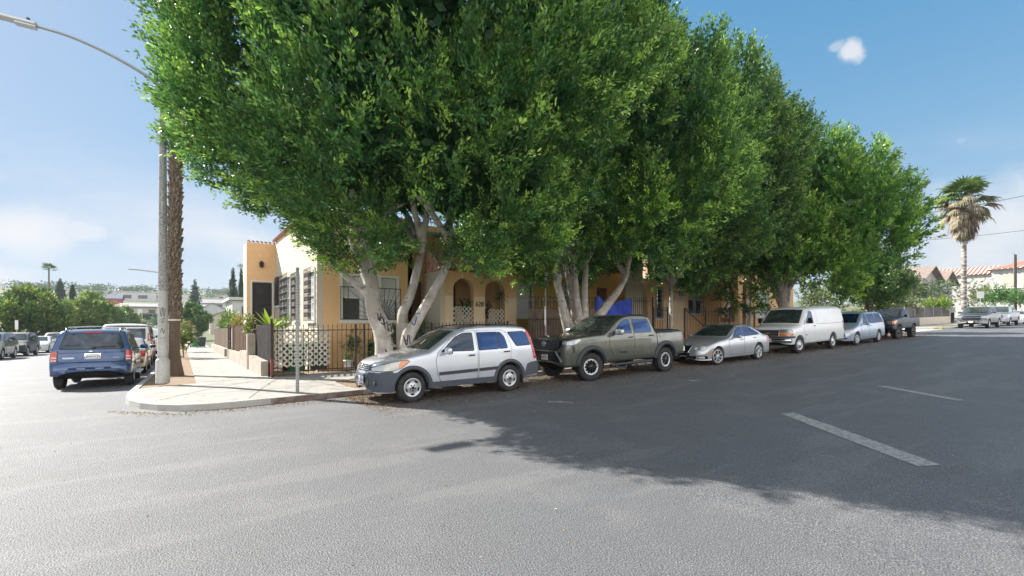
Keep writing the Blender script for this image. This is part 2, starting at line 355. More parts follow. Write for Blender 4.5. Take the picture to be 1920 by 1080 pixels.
M_paint = mat('faded_road_paint', (.36, .355, .345), .8, layers=[(14, .42, .60, (.20, .20, .202), .9)])
# ------------------------------------------------------------------ ground, roads, kerbs, sidewalks
def gterr(x, y):
    z = G(x, y) - .06
    # rolling hills far away
    d = math.hypot(x, y)
    if d > 170: z += (d - 170) * .012 * (1 + .8 * math.sin(x * .013 + 1) * math.cos(y * .009)) 
    if y < -20: z = min(z, 0.0) + max(0, np.interp(x, *GX))
    return z
xs = sorted(set([-1500, -900, -500, -300, -200, -140, -100, -60, -30] + list(range(-20, 130, 3)) + [150, 200, 260, 340, 500, 800, 1500]))
ys = sorted(set([-1500, -600, -200, -100, -40] + list(range(-20, 130, 3)) + [140, 150, 160, 170, 200, 240, 300, 380, 500, 700, 1000, 1500]))
sheet('ground', xs, ys, 0, M_terr, fn=gterr)
xr = [-60, -40, -20, -10, -4, 0, 4, 7, 9.5, 13, 16, 19, 22.5, 26, 28.5, 32, 35, 38, 48, 58, 75, 95, 120, 180]
sheet('road', xr, [-11.5, -4, 2, 8, 12.6], 0, M_asphalt, 'asphalt street and intersection')
ySt = [12.6, 14, 17, 20, 30, 40, 50, 60, 70, 80, 90, 100, 110, 120, 130, 140, 150, 163]
sheet('road', [-11.3, -6, 0.6], ySt, 0, M_asphalt, 'side street going down the hill')
sheet('road', [-60, -11.3, 0.6, 40], [163, 170, 178], 0.0, M_asphalt, 'far cross street')

kerb_out = [(46, 11.95), (38, 11.95), (32, 11.95), (26, 11.93), (19, 11.92), (12, 11.9), (8, 11.86), (5.5, 11.8), (3.7, 11.72), (2.6, 11.62), (1.6, 11.5), (.95, 11.42), (.4, 11.44), (-.05, 11.62), (-.42, 11.95), (-.72, 12.42), (-.93, 12.95), (-1.04, 13.6), (-1.08, 14.4), (-1.08, 15.5), (-1.05, 17.5), (-1.0, 20), (-.95, 25), (-.95, 33), (-.95, 42), (-.95, 52), (-.95, 60), (-.95, 80), (-.95, 100), (-.95, 120), (-.95, 140)]
def offset(pl, d):
    out = []
    for i, p in enumerate(pl):
        a = Vector(pl[max(i - 1, 0)]); b = Vector(pl[min(i + 1, len(pl) - 1)]); t = (b - a).normalized()
        out.append((p[0] + t.y * d, p[1] - t.x * d))
    return out
def kerb(name, pl, hi, m, mred=None, red=None, wd=.16, lift=.13, lab=None):
    inn = offset(pl, wd); mb = MB()
    for i in range(len(pl) - 1):
        a, b = pl[i], pl[i + 1]; c, d = inn[i + 1], inn[i]; e = [offset(pl, .018)[i + k] for k in (0, 1)]
        ga, gb = G(*a), G(*b)
        r = red is not None and red[0] < (a[0] + b[0]) / 2 < red[1] and a[1] < 14
        mb.add([(a[0], a[1], ga - .03), (b[0], b[1], gb - .03), (e[1][0], e[1][1], gb + lift - .012), (e[0][0], e[0][1], ga + lift - .012)], [(0, 1, 2, 3)], 1 if r else 0)
        f = [offset(pl, .035)[i + k] for k in (0, 1)]
        mb.add([(e[0][0], e[0][1], ga + lift - .012), (e[1][0], e[1][1], gb + lift - .012), (f[1][0], f[1][1], gb + lift), (f[0][0], f[0][1], ga + lift)], [(0, 1, 2, 3)], 0)
        mb.add([(f[0][0], f[0][1], ga + lift), (f[1][0], f[1][1], gb + lift), (c[0], c[1], G(*c) + lift), (d[0], d[1], G(*d) + lift), (c[0], c[1], G(*c) - .05), (d[0], d[1], G(*d) - .05)], [(0, 1, 2, 3), (3, 2, 4, 5)], 0)
    o = mb.build(name, [m, mred or m]); o['kind'] = 'structure'
    if lab: o['label'] = lab
    return o
kerb('kerb', kerb_out, 0, M_kerb, M_kerbred, (1.4, 4.6), lab='concrete kerb rounding the corner')

def draped(name, poly, dz, m, lab, step=2.0, mbase=None):
    """polygon draped on the terrain"""
    V2 = [Vector(p) for p in poly]
    F = [list(range(len(poly)))]
    x0, x1 = min(p[0] for p in poly), max(p[0] for p in poly); y0, y1 = min(p[1] for p in poly), max(p[1] for p in poly)
    def inside(p):
        c = False; j = len(poly) - 1
        for i in range(len(poly)):
            if (poly[i][1] > p[1]) != (poly[j][1] > p[1]) and p[0] < (poly[j][0] - poly[i][0]) * (p[1] - poly[i][1]) / (poly[j][1] - poly[i][1]) + poly[i][0]: c = not c
            j = i
        return c
    X = x0 + step / 2
    while X < x1:
        Y = y0 + step / 2
        while Y < y1:
            if inside((X, Y)): V2.append(Vector((X, Y)))
            Y += step
        X += step
    r_ = delaunay_2d_cdt(V2, [], F, 1, 1e-4)
    mb = MB(); mb.add([(p[0], p[1], G(p[0], p[1]) + dz) for p in r_[0]], r_[2], 0, True)
    k = len(poly)
    mb.add([(p[0], p[1], G(*p) + dz) for p in poly] + [(p[0], p[1], G(*p) - .06) for p in poly], [(i, (i + 1) % k, k + (i + 1) % k, k + i) for i in range(k)], 0)
    o = mb.build(name, m); o['kind'] = 'structure'; o['label'] = lab
    return o
inn = offset(kerb_out, .163)
i0 = [i for i, p in enumerate(kerb_out) if p[0] == 3.7][0]
i1 = [i for i, p in enumerate(kerb_out) if p == (-1.08, 15.5)][0]
corner = inn[i0:i1 + 1]
walk = [(46, 14.9)] + [(x, 14.75) for x in (38, 32, 26, 19, 12, 8)] + [(4.6, 14.6), (3.55, 13.8), (3.5, 12.6)] + corner + [(.35, 16.2), (.35, 20), (.35, 30), (.35, 45), (.35, 60), (.35, 100), (.35, 140), (2.35, 140), (2.35, 100), (2.35, 60), (2.35, 45), (2.35, 30), (2.3, 17), (12, 16.95), (20, 16.95), (30, 16.95), (46, 16.95)]
draped('sidewalk', walk, .127, M_conc, 'concrete sidewalk around the corner', 1.6)
dirt1 = [inn[i] for i in range(0, i0)] + [(3.72, 11.9), (3.5, 12.6), (3.55, 13.8), (4.6, 14.6)] + [(x, 14.75) for x in (8, 12, 19, 26, 32, 38)] + [(46, 14.9)]
draped('ground', dirt1, .10, M_dirt, 'bare dirt strip under the street trees', 1.2)
dirt2 = inn[i1:] + [(.35, 140), (.35, 100), (.35, 60), (.35, 45), (.35, 30), (.35, 20), (.35, 16.2)]
draped('ground', dirt2, .10, M_dirt, 'bare dirt strip beside the side street kerb', 2.0)
# yard
draped('ground', [(2.35, 17.0), (46, 17.0), (46, 40), (2.4, 40)], .09, M_dirt, 'yard soil behind the fences', 3)
# saw joints in the sidewalk
jm = MB()
def joint(a, b, wd=.02):
    n = max(2, int((Vector(b) - Vector(a)).length / .8)); d = (Vector(b) - Vector(a)).normalized(); s = Vector((-d.y, d.x)) * wd / 2
    P = [Vector(a).lerp(Vector(b), i / n) for i in range(n + 1)]
    vs_ = []
    for p in P:
        vs_ += [(p.x + s.x, p.y + s.y, G(p.x, p.y) + .1315), (p.x - s.x, p.y - s.y, G(p.x, p.y) + .1315)]
    jm.add(vs_, [(2 * i, 2 * i + 1, 2 * i + 3, 2 * i + 2) for i in range(n)])
for y in np.arange(16.6, 60, 1.55): joint((.37, y), (2.3, y))
for x in np.arange(5.2, 30, 1.5): joint((x, 14.8), (x, 16.9))
joint((-.4, 12.6), (2.3, 16.6)); joint((1.2, 11.75), (2.6, 16.7)); joint((3.4, 12.4), (2.6, 16.7)); joint((-.85, 15.2), (2.3, 15.2)); joint((.36, 16.5), (2.3, 16.5)); joint((3.5, 13.8), (2.5, 14.0)); joint((-.7, 13.2), (3.45, 13.2))
o = jm.build('sidewalk_joint', mat('joint_dark', (.16, .13, .1), .9)); o['kind'] = 'structure'; o['label'] = 'scored joints in the concrete sidewalk'

# opposite (left) side of the side street
kl = [(-11.2, 140 - i * 10) for i in range(0, 13)] + [(-11.2, 14)]
kerb('kerb', kl, 0, M_kerb, lab='kerb on the far side of the side street')
draped('sidewalk', [(-11.37, 14), (-13, 14), (-13, 60), (-13, 100), (-13, 140), (-11.37, 140), (-11.37, 100), (-11.37, 60)], .127, M_conc, 'sidewalk on the far side of the side street', 3)
# beyond the driveway on the right street
kr = [(190, 11.95), (120, 11.95), (90, 11.95), (75, 11.95), (62, 11.95), (57, 11.95), (55.3, 12.15), (54.3, 12.8), (54, 14), (54, 16.6)]
kerb('kerb', kr, 0, M_kerb, lab='kerb beyond the driveway')
draped('sidewalk', [(190, 12.12), (190, 16.9), (54.2, 16.9), (54.2, 14), (54.5, 12.9), (55.4, 12.3), (57, 12.12), (75, 12.12)], .127, M_conc, 'sidewalk beyond the driveway', 3)
draped('road', [(46, 12.0), (54, 12.0), (54, 30), (46, 30)], .02, mat('pale_apron', (.42, .40, .37), .85, layers=[(1.5, .4, .7, (.33, .31, .28), .7)]), 'pale concrete driveway apron', 3)
draped('ground', [(54.6, 12.3), (59.5, 12.3), (59.5, 13.5), (54.8, 13.5)], .135, mat('dry_grass', (.25, .27, .09), .95, layers=[(5, .4, .6, (.35, .3, .14), .8)], bump=(40, .8, .03)), 'patch of dry grass by the driveway kerb', 1)

# faded painted marks on the asphalt
def road_mark(pts, label):
    mb = MB(); k = len(pts); 
    mb.add([(x, y, G(x, y) + .005) for x, y in pts], [tuple(range(k))]); o = mb.build('road_marking', M_paint); o['kind'] = 'structure'; o['label'] = label
road_mark([(9.05, 4.30), (9.32, 4.2), (8.42, 2.95), (7.45, 1.68), (7.18, 1.84), (8.14, 3.12)], 'longer faded white stripe on the shaded asphalt')
road_mark([(14.12, 4.42), (14.30, 4.30), (13.12, 2.58), (12.96, 2.72)], 'shorter thin faded stripe on the shaded asphalt')

# leaf litter along the gutter and on the dirt
def scatter(name, n, fn, size, cols, label, m=M_litter, curl=.5):
    rng = np.random.default_rng(abs(hash(label)) % 1000 if False else len(label))
    P = np.array([fn(rng) for _ in range(n)])
    a = rng.uniform(0, 2 * np.pi, n); s = rng.uniform(.5, 1.2, n) * size
    dx = np.cos(a) * s; dy = np.sin(a) * s; t1 = rng.normal(0, curl, n) * s * .35; t2 = rng.normal(0, curl, n) * s * .35
    V = np.empty((n, 4, 3)); z = P[:, 2] + .004 + np.abs(t1) + np.abs(t2)
    V[:, 0] = np.c_[P[:, 0] - dx, P[:, 1] - dy, z - t1]; V[:, 2] = np.c_[P[:, 0] + dx, P[:, 1] + dy, z + t1]
    V[:, 1] = np.c_[P[:, 0] - dy * .4, P[:, 1] + dx * .4, z + t2]; V[:, 3] = np.c_[P[:, 0] + dy * .4, P[:, 1] - dx * .4, z - t2]
    C = np.array(cols)[rng.integers(0, len(cols), n)] * rng.uniform(.6, 1.25, (n, 1))
    return quads(name, V, C, m, label)
def quads(name, V, C, m, label=None, parent=None, kind='stuff'):
    n = len(V); me = bpy.data.meshes.new(name)
    me.vertices.add(n * 4); me.vertices.foreach_set('co', V.reshape(-1).astype(np.float32))
    me.loops.add(n * 4); me.loops.foreach_set('vertex_index', np.arange(n * 4, dtype=np.int32))
    me.polygons.add(n); me.polygons.foreach_set('loop_start', np.arange(n, dtype=np.int32) * 4); me.polygons.foreach_set('loop_total', np.full(n, 4, dtype=np.int32))
    ca = me.color_attributes.new('Col', 'FLOAT_COLOR', 'POINT')
    cc = np.ones((n, 4, 4), dtype=np.float32); cc[:, :, :3] = C[:, None, :]
    ca.data.foreach_set('color', cc.reshape(-1))
    me.materials.append(m); me.update(calc_edges=True)
    o = link(bpy.data.objects.new(name, me))
    if parent: o.parent = parent
    if kind: o['kind'] = kind
    if label: o['label'] = label
    return o
BR = [(.20, .11, .055), (.30, .18, .08), (.13, .07, .04), (.38, .27, .12), (.09, .055, .035)]
def gutter(r):
    x = 3.2 + 38 * r.random() ** 1.25; y = 11.85 - abs(r.normal(0, 1.3)); return (x, y, G(x, y))
scatter('leaf_litter', 85000, gutter, .020, BR, 'brown fallen leaves along the gutter under the parked cars')
def onstrip(r):
    x = r.uniform(3.6, 38); y = r.uniform(12.1, 14.7); return (x, y, G(x, y) + .10)
scatter('leaf_litter', 9000, onstrip, .035, BR, 'dry leaves on the dirt strip under the street trees')
def oncorner(r):
    t = r.random(); x = -1.2 + 5.5 * t; y = 11.35 - abs(r.normal(0, .22)) - .0 * x + (0.9 * max(0, -x) ** 1.2 if x < 0 else 0); return (x, y, G(x, y))
scatter('leaf_litter', 1500, oncorner, .02, BR + [(.45, .38, .1)], 'small yellow and brown leaves along the corner kerb')
def onroad(r):
    x = r.uniform(-6, 26); y = r.uniform(1.5, 11); return (x, y, G(x, y))
scatter('leaf_litter', 900, onroad, .014, BR + [(.5, .42, .3)], 'specks of dry leaf scattered over the road')
def onwalk(r):
    x = r.uniform(-.6, 3.4); y = r.uniform(11.9, 17); return (x, y, G(x, y) + .131)
scatter('leaf_litter', 260, onwalk, .018, BR, 'few dry leaves on the corner sidewalk')

# ------------------------------------------------------------------ foliage
def leaf_quads(P, D, L, W, rng):
    """P base points, D unit directions, L lengths, W widths -> (n,4,3)"""
    n = len(P); rnd = rng.normal(size=(n, 3)); S = np.cross(D, rnd); S /= np.linalg.norm(S, axis=1, keepdims=True) + 1e-9
    V = np.empty((n, 4, 3)); V[:, 0] = P; V[:, 2] = P + D * L[:, None]; mid = P + D * (L * .5)[:, None]
    V[:, 1] = mid + S * (W / 2)[:, None]; V[:, 3] = mid - S * (W / 2)[:, None]
    return V
def unit(a): return a / (np.linalg.norm(a, axis=1, keepdims=True) + 1e-9)
def crown(name, parent, centers, radii, nspray, nleaf, leaf, axis_fn, cols, m, seed=1, core=None, spl=(.5, 1.1), upb=.75, outw=None, kind=None):
    """clumps: centers (k,3), radii (k,3); each carries sprays of leaves on its outer shell"""
    rng = np.random.default_rng(seed); C = np.asarray(centers); K = len(C); Rr = np.asarray(radii)
    wgt = (Rr.mean(1) ** 2); wgt /= wgt.sum(); idx = rng.choice(K, nspray, p=wgt)
    d = unit(rng.normal(size=(nspray, 3)))
    if axis_fn is not None:
        O = unit(axis_fn(C[idx])); flip = (np.sum(d * O, 1) < .0); d[flip] *= -1
    else: O = d
    rad = rng.uniform(.72, 1.06, nspray)
    B = C[idx] + d * Rr[idx] * rad[:, None]
    ax = unit(d * .55 + O * .45 + np.array([0, 0, upb]) + rng.normal(0, .28, (nspray, 3)))
    SL = rng.uniform(spl[0], spl[1], nspray)
    n = nspray * nleaf; si = np.repeat(np.arange(nspray), nleaf)
    t = rng.random(n) ** .8; P = B[si] + ax[si] * (SL[si] * (t - .45))[:, None] + rng.normal(0, .032 * (spl[1] / .75), (n, 3))
    rv = unit(rng.normal(size=(n, 3))); rv = unit(rv - ax[si] * np.sum(rv * ax[si], 1, keepdims=True))
    D = unit(ax[si] * .9 + rv * .68 + np.array([0, 0, .08]))
    L = rng.uniform(.7, 1.25, n) * leaf; Wd = L * rng.uniform(.36, .5, n)
    V = leaf_quads(P, D, L, Wd, rng)
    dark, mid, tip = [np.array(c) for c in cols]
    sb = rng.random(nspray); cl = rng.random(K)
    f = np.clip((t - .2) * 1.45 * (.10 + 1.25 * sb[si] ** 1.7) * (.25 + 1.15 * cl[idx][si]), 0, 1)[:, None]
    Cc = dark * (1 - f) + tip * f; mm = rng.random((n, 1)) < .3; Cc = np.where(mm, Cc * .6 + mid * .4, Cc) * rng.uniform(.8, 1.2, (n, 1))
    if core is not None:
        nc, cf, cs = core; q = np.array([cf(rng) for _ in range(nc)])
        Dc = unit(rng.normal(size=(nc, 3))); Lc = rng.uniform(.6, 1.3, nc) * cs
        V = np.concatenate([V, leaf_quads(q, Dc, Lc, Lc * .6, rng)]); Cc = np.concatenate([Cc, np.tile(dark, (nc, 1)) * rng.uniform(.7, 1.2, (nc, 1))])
    return quads(name, V, Cc, m, None, parent, kind)

FIG = ((.034, .130, .030), (.085, .26, .045), (.42, .64, .11))
def fig_profile(z, prof):
    return np.interp(z, [p[0] for p in prof], [p[1] for p in prof])
def fig_crown(parent, cx, cy, g, prof, nclump, nspray, nleaf, leaf, seed, cols=FIG, sx=1.0, sy=1.0, rr=(.75, 1.35), lean=(0, 0), extra=()):
    rng = np.random.default_rng(seed); z0, z1 = prof[0][0], prof[-1][0]; Cs = []; Rs = []
    zz = np.linspace(z0, z1, 200); rv = fig_profile(zz, prof); wv = rv + .4; wv /= wv.sum()
    k = 0
    while len(Cs) < nclump and k < 20000:
        k += 1
        z = rng.choice(zz, p=wv) + rng.uniform(-.05, .05); a = rng.uniform(0, 2 * np.pi); r0 = fig_profile(z, prof)
        q = rng.uniform(rr[0], rr[1]); top = (z - z0) / (z1 - z0)
        rad = max(.05, r0 - q * .8) * (rng.uniform(.80, 1.12) if rng.random() < .88 else rng.uniform(.4, .8))
        p = np.array([cx + rad * math.cos(a) * sx + lean[0] * (z - z0), cy + rad * math.sin(a) * sy + lean[1] * (z - z0), g + z])
        if any(np.linalg.norm(p - c) < .80 * min(q, r[0]) for c, r in zip(Cs[-400:], Rs[-400:])): continue
        Cs.append(p); Rs.append(np.array([q * .72, q * .72, q * 1.15]))
    for (ex, ey, ez, q) in extra: Cs.append(np.array([ex, ey, g + ez])); Rs.append(np.array([q * .8, q * .8, q * 1.15]))
    ctr = np.array([cx, cy, g + z0 + (z1 - z0) * .35])
    def ax(c): return (c - ctr) * np.array([1, 1, .45])
    def cf(r):
        z = r.choice(zz, p=wv); a = r.uniform(0, 2 * np.pi); q = max(.1, fig_profile(z, prof) - 1.3) * (r.random() ** .45); z = max(z, z0 + 1.2); return (cx + q * math.cos(a) * sx, cy + q * math.sin(a) * sy, g + z + .3)
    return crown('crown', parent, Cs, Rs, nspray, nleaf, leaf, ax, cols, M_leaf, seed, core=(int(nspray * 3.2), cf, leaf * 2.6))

def smooth_path(pts, n=5):
    P = [Vector(p) for p in pts]; out = []
    for i in range(len(P) - 1):
        p0 = P[max(i - 1, 0)]; p1 = P[i]; p2 = P[i + 1]; p3 = P[min(i + 2, len(P) - 1)]
        for j in range(n):
            t = j / n; out.append(.5 * ((2 * p1) + (-p0 + p2) * t + (2 * p0 - 5 * p1 + 4 * p2 - p3) * t * t + (-p0 + 3 * p1 - 3 * p2 + p3) * t ** 3))
    out.append(P[-1]); return out
def trunk_mesh(parent, limbs, m, voxel=.045, n=10):
    mb = MB()
    for pts, rads in limbs:
        sp = smooth_path(pts, 5); rr = list(np.interp(np.linspace(0, len(rads) - 1, len(sp)), range(len(rads)), rads))
        mb.tube(sp, rr, n)
    o = mb.build('trunk', m, parent)
    md = o.modifiers.new('r', 'REMESH'); md.mode = 'VOXEL'; md.voxel_size = voxel; md.use_smooth_shade = True
    sm = o.modifiers.new('s', 'SMOOTH'); sm.factor = .6; sm.iterations = 4
    dg = bpy.context.evaluated_depsgraph_get(); dg.update(); me = bpy.data.meshes.new_from_object(o.evaluated_get(dg))
    o.modifiers.clear(); me.name = 'trunk'; o.data = me
    if not me.materials: me.materials.append(m)
    return o
def strokes(parent, target, lines, wd, m, name='graffiti', d=(0, 1, 0), yo=-4):
    """spray-paint strokes: polylines in (x,z) cast onto the target mesh"""
    me = target.data; bv = BVHTree.FromPolygons([v.co for v in me.vertices], [p.vertices for p in me.polygons]); mb = MB()
    for ln in lines:
        sp = smooth_path([(p[0], 0, p[1]) for p in ln], 6); row = []
        for i, p in enumerate(sp):
            t = (sp[min(i + 1, len(sp) - 1)] - sp[max(i - 1, 0)]).normalized(); s = Vector((t.z, 0, -t.x)) * wd * .5
            pr = []
            for q in (p + s, p - s):
                h = bv.ray_cast(Vector((q.x, 0, q.z)) + Vector(d) * yo, Vector(d))
                pr.append(None if h[0] is None else h[0] + h[1] * .006)
            row.append(None if None in pr else pr)
        for a, b in zip(row, row[1:]):
            if a and b and (a[0] - b[0]).length < .25: mb.add([a[0], a[1], b[1], b[0]], [(0, 1, 2, 3)])
    return mb.build(name, m, parent) if mb.f else None
# ------------------------------------------------------------------ vehicles
def paint(name, col, metal=.55, rough=.3, dust=None, coat=1.0):
    ly = [(3.0, .45, .75, dust, .35)] if dust else ()
    return mat(name, col, rough, metal, layers=ly, coat=coat, coords='Object')
P_silver = paint('silver_paint', (.60, .625, .68), .45, .26, (.60, .56, .50))
P_olive = paint('bronze_green_paint', (.098, .103, .080), .5, .3, (.22, .19, .15))
P_grey = paint('grey_silver_paint', (.44, .455, .48), .5, .28, (.38, .34, .30))
P_vanw = paint('van_white_paint', (.70, .70, .69), 0, .35, (.62, .60, .56))
P_bluesil = paint('pale_blue_paint', (.38, .45, .56), .5, .32, (.5, .48, .45))
P_black = paint('black_paint', (.02, .028, .036), .1, .5, (.05, .05, .05), coat=.25)
P_blue = paint('deep_blue_paint', (.028, .075, .185), .4, .32, (.10, .12, .2))
P_gold = paint('champagne_paint', (.50, .46, .40), .5, .35, (.5, .45, .38))
P_dkgrey = paint('dark_grey_paint', (.10, .105, .115), .5, .35, (.2, .19, .17))
P_teal = paint('faded_blue_paint', (.12, .2, .27), .4, .35)
C_trim = mat('black_plastic_trim', (.035, .037, .042), .6, bump=(90, .1, .002))
C_gtrim = mat('grey_plastic_trim', (.065, .072, .088), .6, bump=(90, .1, .002))
C_dark = mat('underbody_black', (.008, .008, .009), .9)
C_seam = mat('panel_gap', (.01, .01, .012), .8)
C_glass = mat('sky_tinted_glass', (.006, .014, .045), .03, spec=1.0, ior=2.0, stint=(.10, .20, .46), bump=(1.3, .22, .03))  # blue sky reflection put into the glass colour and specular tint
C_wind = mat('windscreen_glass', (.022, .032, .028), .04, spec=.8, ior=1.6, layers=[(2.2, .45, .62, (.07, .085, .07), .6)])
C_clear = mat('clear_side_glass', (.02, .05, .14), .03, spec=1.0, ior=1.7, alpha=.38)
C_tyre = mat('tyre_rubber', (.022, .022, .023), .85, layers=[(7, .45, .7, (.07, .062, .055), .5)])
C_alloy = mat('alloy', (.55, .56, .57), .35, .75)
C_chrome = mat('chrome', (.75, .76, .78), .12, 1.0)
C_black = mat('gloss_black', (.012, .012, .013), .25)
C_lamp = mat('headlamp_lens', (.60, .58, .50), .12, 0, coat=1.0, layers=[(6, .5, .7, (.55, .54, .5), .6)])
C_rear = mat('rear_glass', (.022, .035, .055), .06, spec=.6, layers=[(3.0, .48, .66, (.09, .13, .18), .7)])
C_lampd = mat('dark_headlamp_lens', (.30, .31, .33), .08, .4, coat=1.0, layers=[(16, .5, .6, (.60, .60, .62), .6)])
C_amber = mat('amber_lens', (.72, .22, .03), .15, coat=1.0)
C_redl = mat('red_lens', (.50, .018, .02), .12, coat=1.0)
C_plate = mat('plate_white', (.72, .73, .74), .5)
C_ptxt = mat('plate_blue_ink', (.05, .08, .25), .5)
C_paper = mat('paper', (.75, .66, .58), .8)

def smoothcurve(pts, L, sig=.03, d=.01):
    X = np.arange(0, L + d / 2, d); Z = np.interp(X, [p[0] for p in pts], [p[1] for p in pts])
    if sig > 0:
        k = int(sig * 3 / d); kr = np.exp(-.5 * (np.arange(-k, k + 1) * d / sig) ** 2); kr /= kr.sum()
        Zp = np.concatenate([np.full(k, Z[0]), Z, np.full(k, Z[-1])]); Zs = np.convolve(Zp, kr, 'valid')
        Z = Zs
    return X, Z

class Car:
    """facing -x, x measured rearwards from the front bumper, y centred, z up; origin moves to mid-wheelbase"""
    def __init__(s, S, label, cat, group=None):
        s.S = S; s.L = S['L']; s.W = S['W'] / 2; s.root = thing(S['name'], label, cat, group=group)
        s.X, s.T = smoothcurve(S['top'], s.L, S.get('sig', .028)); s.bx, s.B = smoothcurve(S['belt'], s.L, .05)
        s.ox = S['axf'] + S['wb'] / 2; s.r = S['r']; s.axles = (S['axf'], S['axf'] + S['wb'])
        s.make()
    def top(s, x): return float(np.interp(x, s.X, s.T))
    def plan(s, x):
        S = s.S; W = s.W; n = S.get('pn', 3.2); df = S.get('df', .42); dr = S.get('dr', .30); w_ = W
        taper = S.get('taper', .05)
        w_ -= taper * max(0, 1 - x / (s.L * .3)) ** 2 + S.get('tapr', .03) * max(0, 1 - (s.L - x) / (s.L * .3)) ** 2
        if x < df: w_ *= max(0, 1 - (1 - x / df) ** n) ** (1 / n)
        if s.L - x < dr: w_ *= max(0, 1 - (1 - (s.L - x) / dr) ** n) ** (1 / n)
        return max(w_, .01)
    def shift(s, x, y):
        S = s.S; u = min(abs(y) / s.W, .9); n = S.get('pn', 3.2)
        if x < s.L / 2:
            d = S.get('df', .42); xf = d * (1 - max(0, 1 - u ** n) ** (1 / n)); t = min(max((x - .2) / .5, 0), 1)
            return xf * (1 - t) + t * S.get('kw', .16) * y * y
        d = S.get('dr', .30); xf = d * (1 - max(0, 1 - u ** n) ** (1 / n)); xr = s.L - x; t = min(max((xr - .3) / .5, 0), 1)
        return -(xf * (1 - t) + t * S.get('kr', .08) * y * y)
    def Tz(s, x, y):
        cr = s.S.get('crown', .035)
        return s.top(min(max(x - s.shift(x, y), 0), s.L)) - cr * (y / s.W) ** 2
    def bot(s, x, arch=True):
        S = s.S; zb = S['sill']
        bf = S.get('bf', .9); 
        fb = S['fbot']; rb = S['rbot']
        if x < s.axles[0] - .3: zb = fb + .25 * max(0, 1 - x / .12) ** 2 * .5
        if x > s.axles[1] + .3: zb = rb + .25 * max(0, 1 - (s.L - x) / .12) ** 2 * .5
        if arch:
            for a in s.axles:
                R_ = s.r + S.get('gap', .065); dx = abs(x - a)
                if dx < R_: zb = max(zb, s.r + math.sqrt(max(R_ * R_ - dx * dx, 0)) * S.get('archh', 1.0))
        return zb
    def sec(s, x):
        S = s.S; W = s.plan(x); zb = s.bot(x); zt = max(s.Tz(x, W), zb + .02); zl0 = float(np.interp(x, s.bx, s.B))
        rc = min(S.get('rc', .09), (zt - zb) * .45, W * .5)
        zl = min(zl0, zt - rc); zl = max(zl, zb + .005)
        zw = S.get('zw', .7); tu = S.get('tumble', .28); P = [(max(W - .16, .0), zb), (max(W - .03, .0), zb)]
        def ys(z):
            if z < zw: return W - S.get('lowin', .05) * ((zw - z) / zw) ** 2 * 1.6
            return W - S.get('upin', .03) * ((z - zw) / max(zl0 - zw, .1)) ** 2
        for i in range(9):
            z = zb + .004 + (zl - zb - .004) * i / 8; P.append((max(min(ys(z), W), .003), z))
        yl = P[-1][0]; y4 = yl; zr = zt
        for _ in range(3):
            hgt = max(0, zr - rc - zl); y4 = max(yl - tu * hgt, .01); zr = max(s.Tz(x, y4), zl + rc * .9)
        h = zr - rc - zl
        for i in range(1, 6):
            t = i / 5; P.append((yl + (y4 - yl) * (t * .85 + .15 * t * t), zl + h * t))
        rx = min(rc * S.get('rcx', 1.4), y4 * .6)
        zE = max(s.Tz(x, y4 - rx), zl + h + rc * .3)
        for i in range(1, 6):
            a = math.pi / 2 * i / 5; P.append((y4 - rx * (1 - math.cos(a)) , zl + h + (zE - zl - h) * math.sin(a)))
        y5 = y4 - rx
        for i in range(1, 8):
            y = y5 * (1 - i / 7); P.append((y, max(s.Tz(x, y), zb + .01)))
        return P
    def make(s):
        S = s.S; L = s.L
        st = set(np.round(np.linspace(0, L, S.get('ns', 76)), 4).tolist())
        for d, e in ((S.get('df', .42), 0), (S.get('dr', .3), 1)):
            for k in range(14):
                q = d * (k / 14) ** 2.0; st.add(round(q if not e else L - q, 4))
        for a in s.axles:
            R_ = s.r + S.get('gap', .065)
            for k in range(15): st.add(round(a + R_ * math.cos(math.pi * k / 14), 4))
            st.add(round(a + R_ + .004, 4)); st.add(round(a - R_ - .004, 4))
        # steep parts of the silhouette
        for x0 in np.arange(0, L, .04):
            if abs(s.top(x0 + .04) - s.top(x0)) > .02: st.add(round(x0 + .02, 4))
        st = sorted(v for v in st if 0 <= v <= L); xs_ = [st[0]]
        for v in st[1:]:
            if v - xs_[-1] > .0025: xs_.append(v)
        xs_[0] = .0015; xs_[-1] = L - .0015
        rows = [s.sec(x) for x in xs_]; J = len(rows[0]); mb = MB(); V = []
        for x, rw in zip(xs_, rows):
            for (y, z) in rw: V.append((x - s.ox, -y, z))
            for (y, z) in rw[:-1][::-1]: V.append((x - s.ox, y, z))
        K = 2 * J - 1; F = []
        for i in range(len(xs_) - 1):
            for j in range(K - 1): F.append((i * K + j, (i + 1) * K + j, (i + 1) * K + j + 1, i * K + j + 1))
        for i in (0, len(xs_) - 1): F.append(tuple(i * K + j for j in range(K))[::(1 if i == 0 else -1)])
        mb.add(V, F, 0, True)
        s.body = mb.build('body', S['paint'], s.root)
        s.bv = BVHTree.FromPolygons([Vector(v) for v in V], F)
        # underbody and wheel wells
        ub = MB(); zf = S['sill'] + .02
        ub.box(s.axles[0] - s.ox - s.r * 1.2, s.axles[1] - s.ox + s.r * 1.2, -(s.W - .32), s.W - .32, zf - .05, zf + .28)
        ub.box(.25 - s.ox, s.axles[0] - s.ox, -(s.W - .35), s.W - .35, zf + .02, zf + .3)
        ub.box(s.axles[1] - s.ox, L - .2 - s.ox, -(s.W - .35), s.W - .35, zf + .05, zf + .3)
        ub.box(s.axles[0] + s.r + .03 - s.ox, s.axles[1] - s.r - .03 - s.ox, -(s.W - .08), s.W - .08, zf - .015, zf + .12)
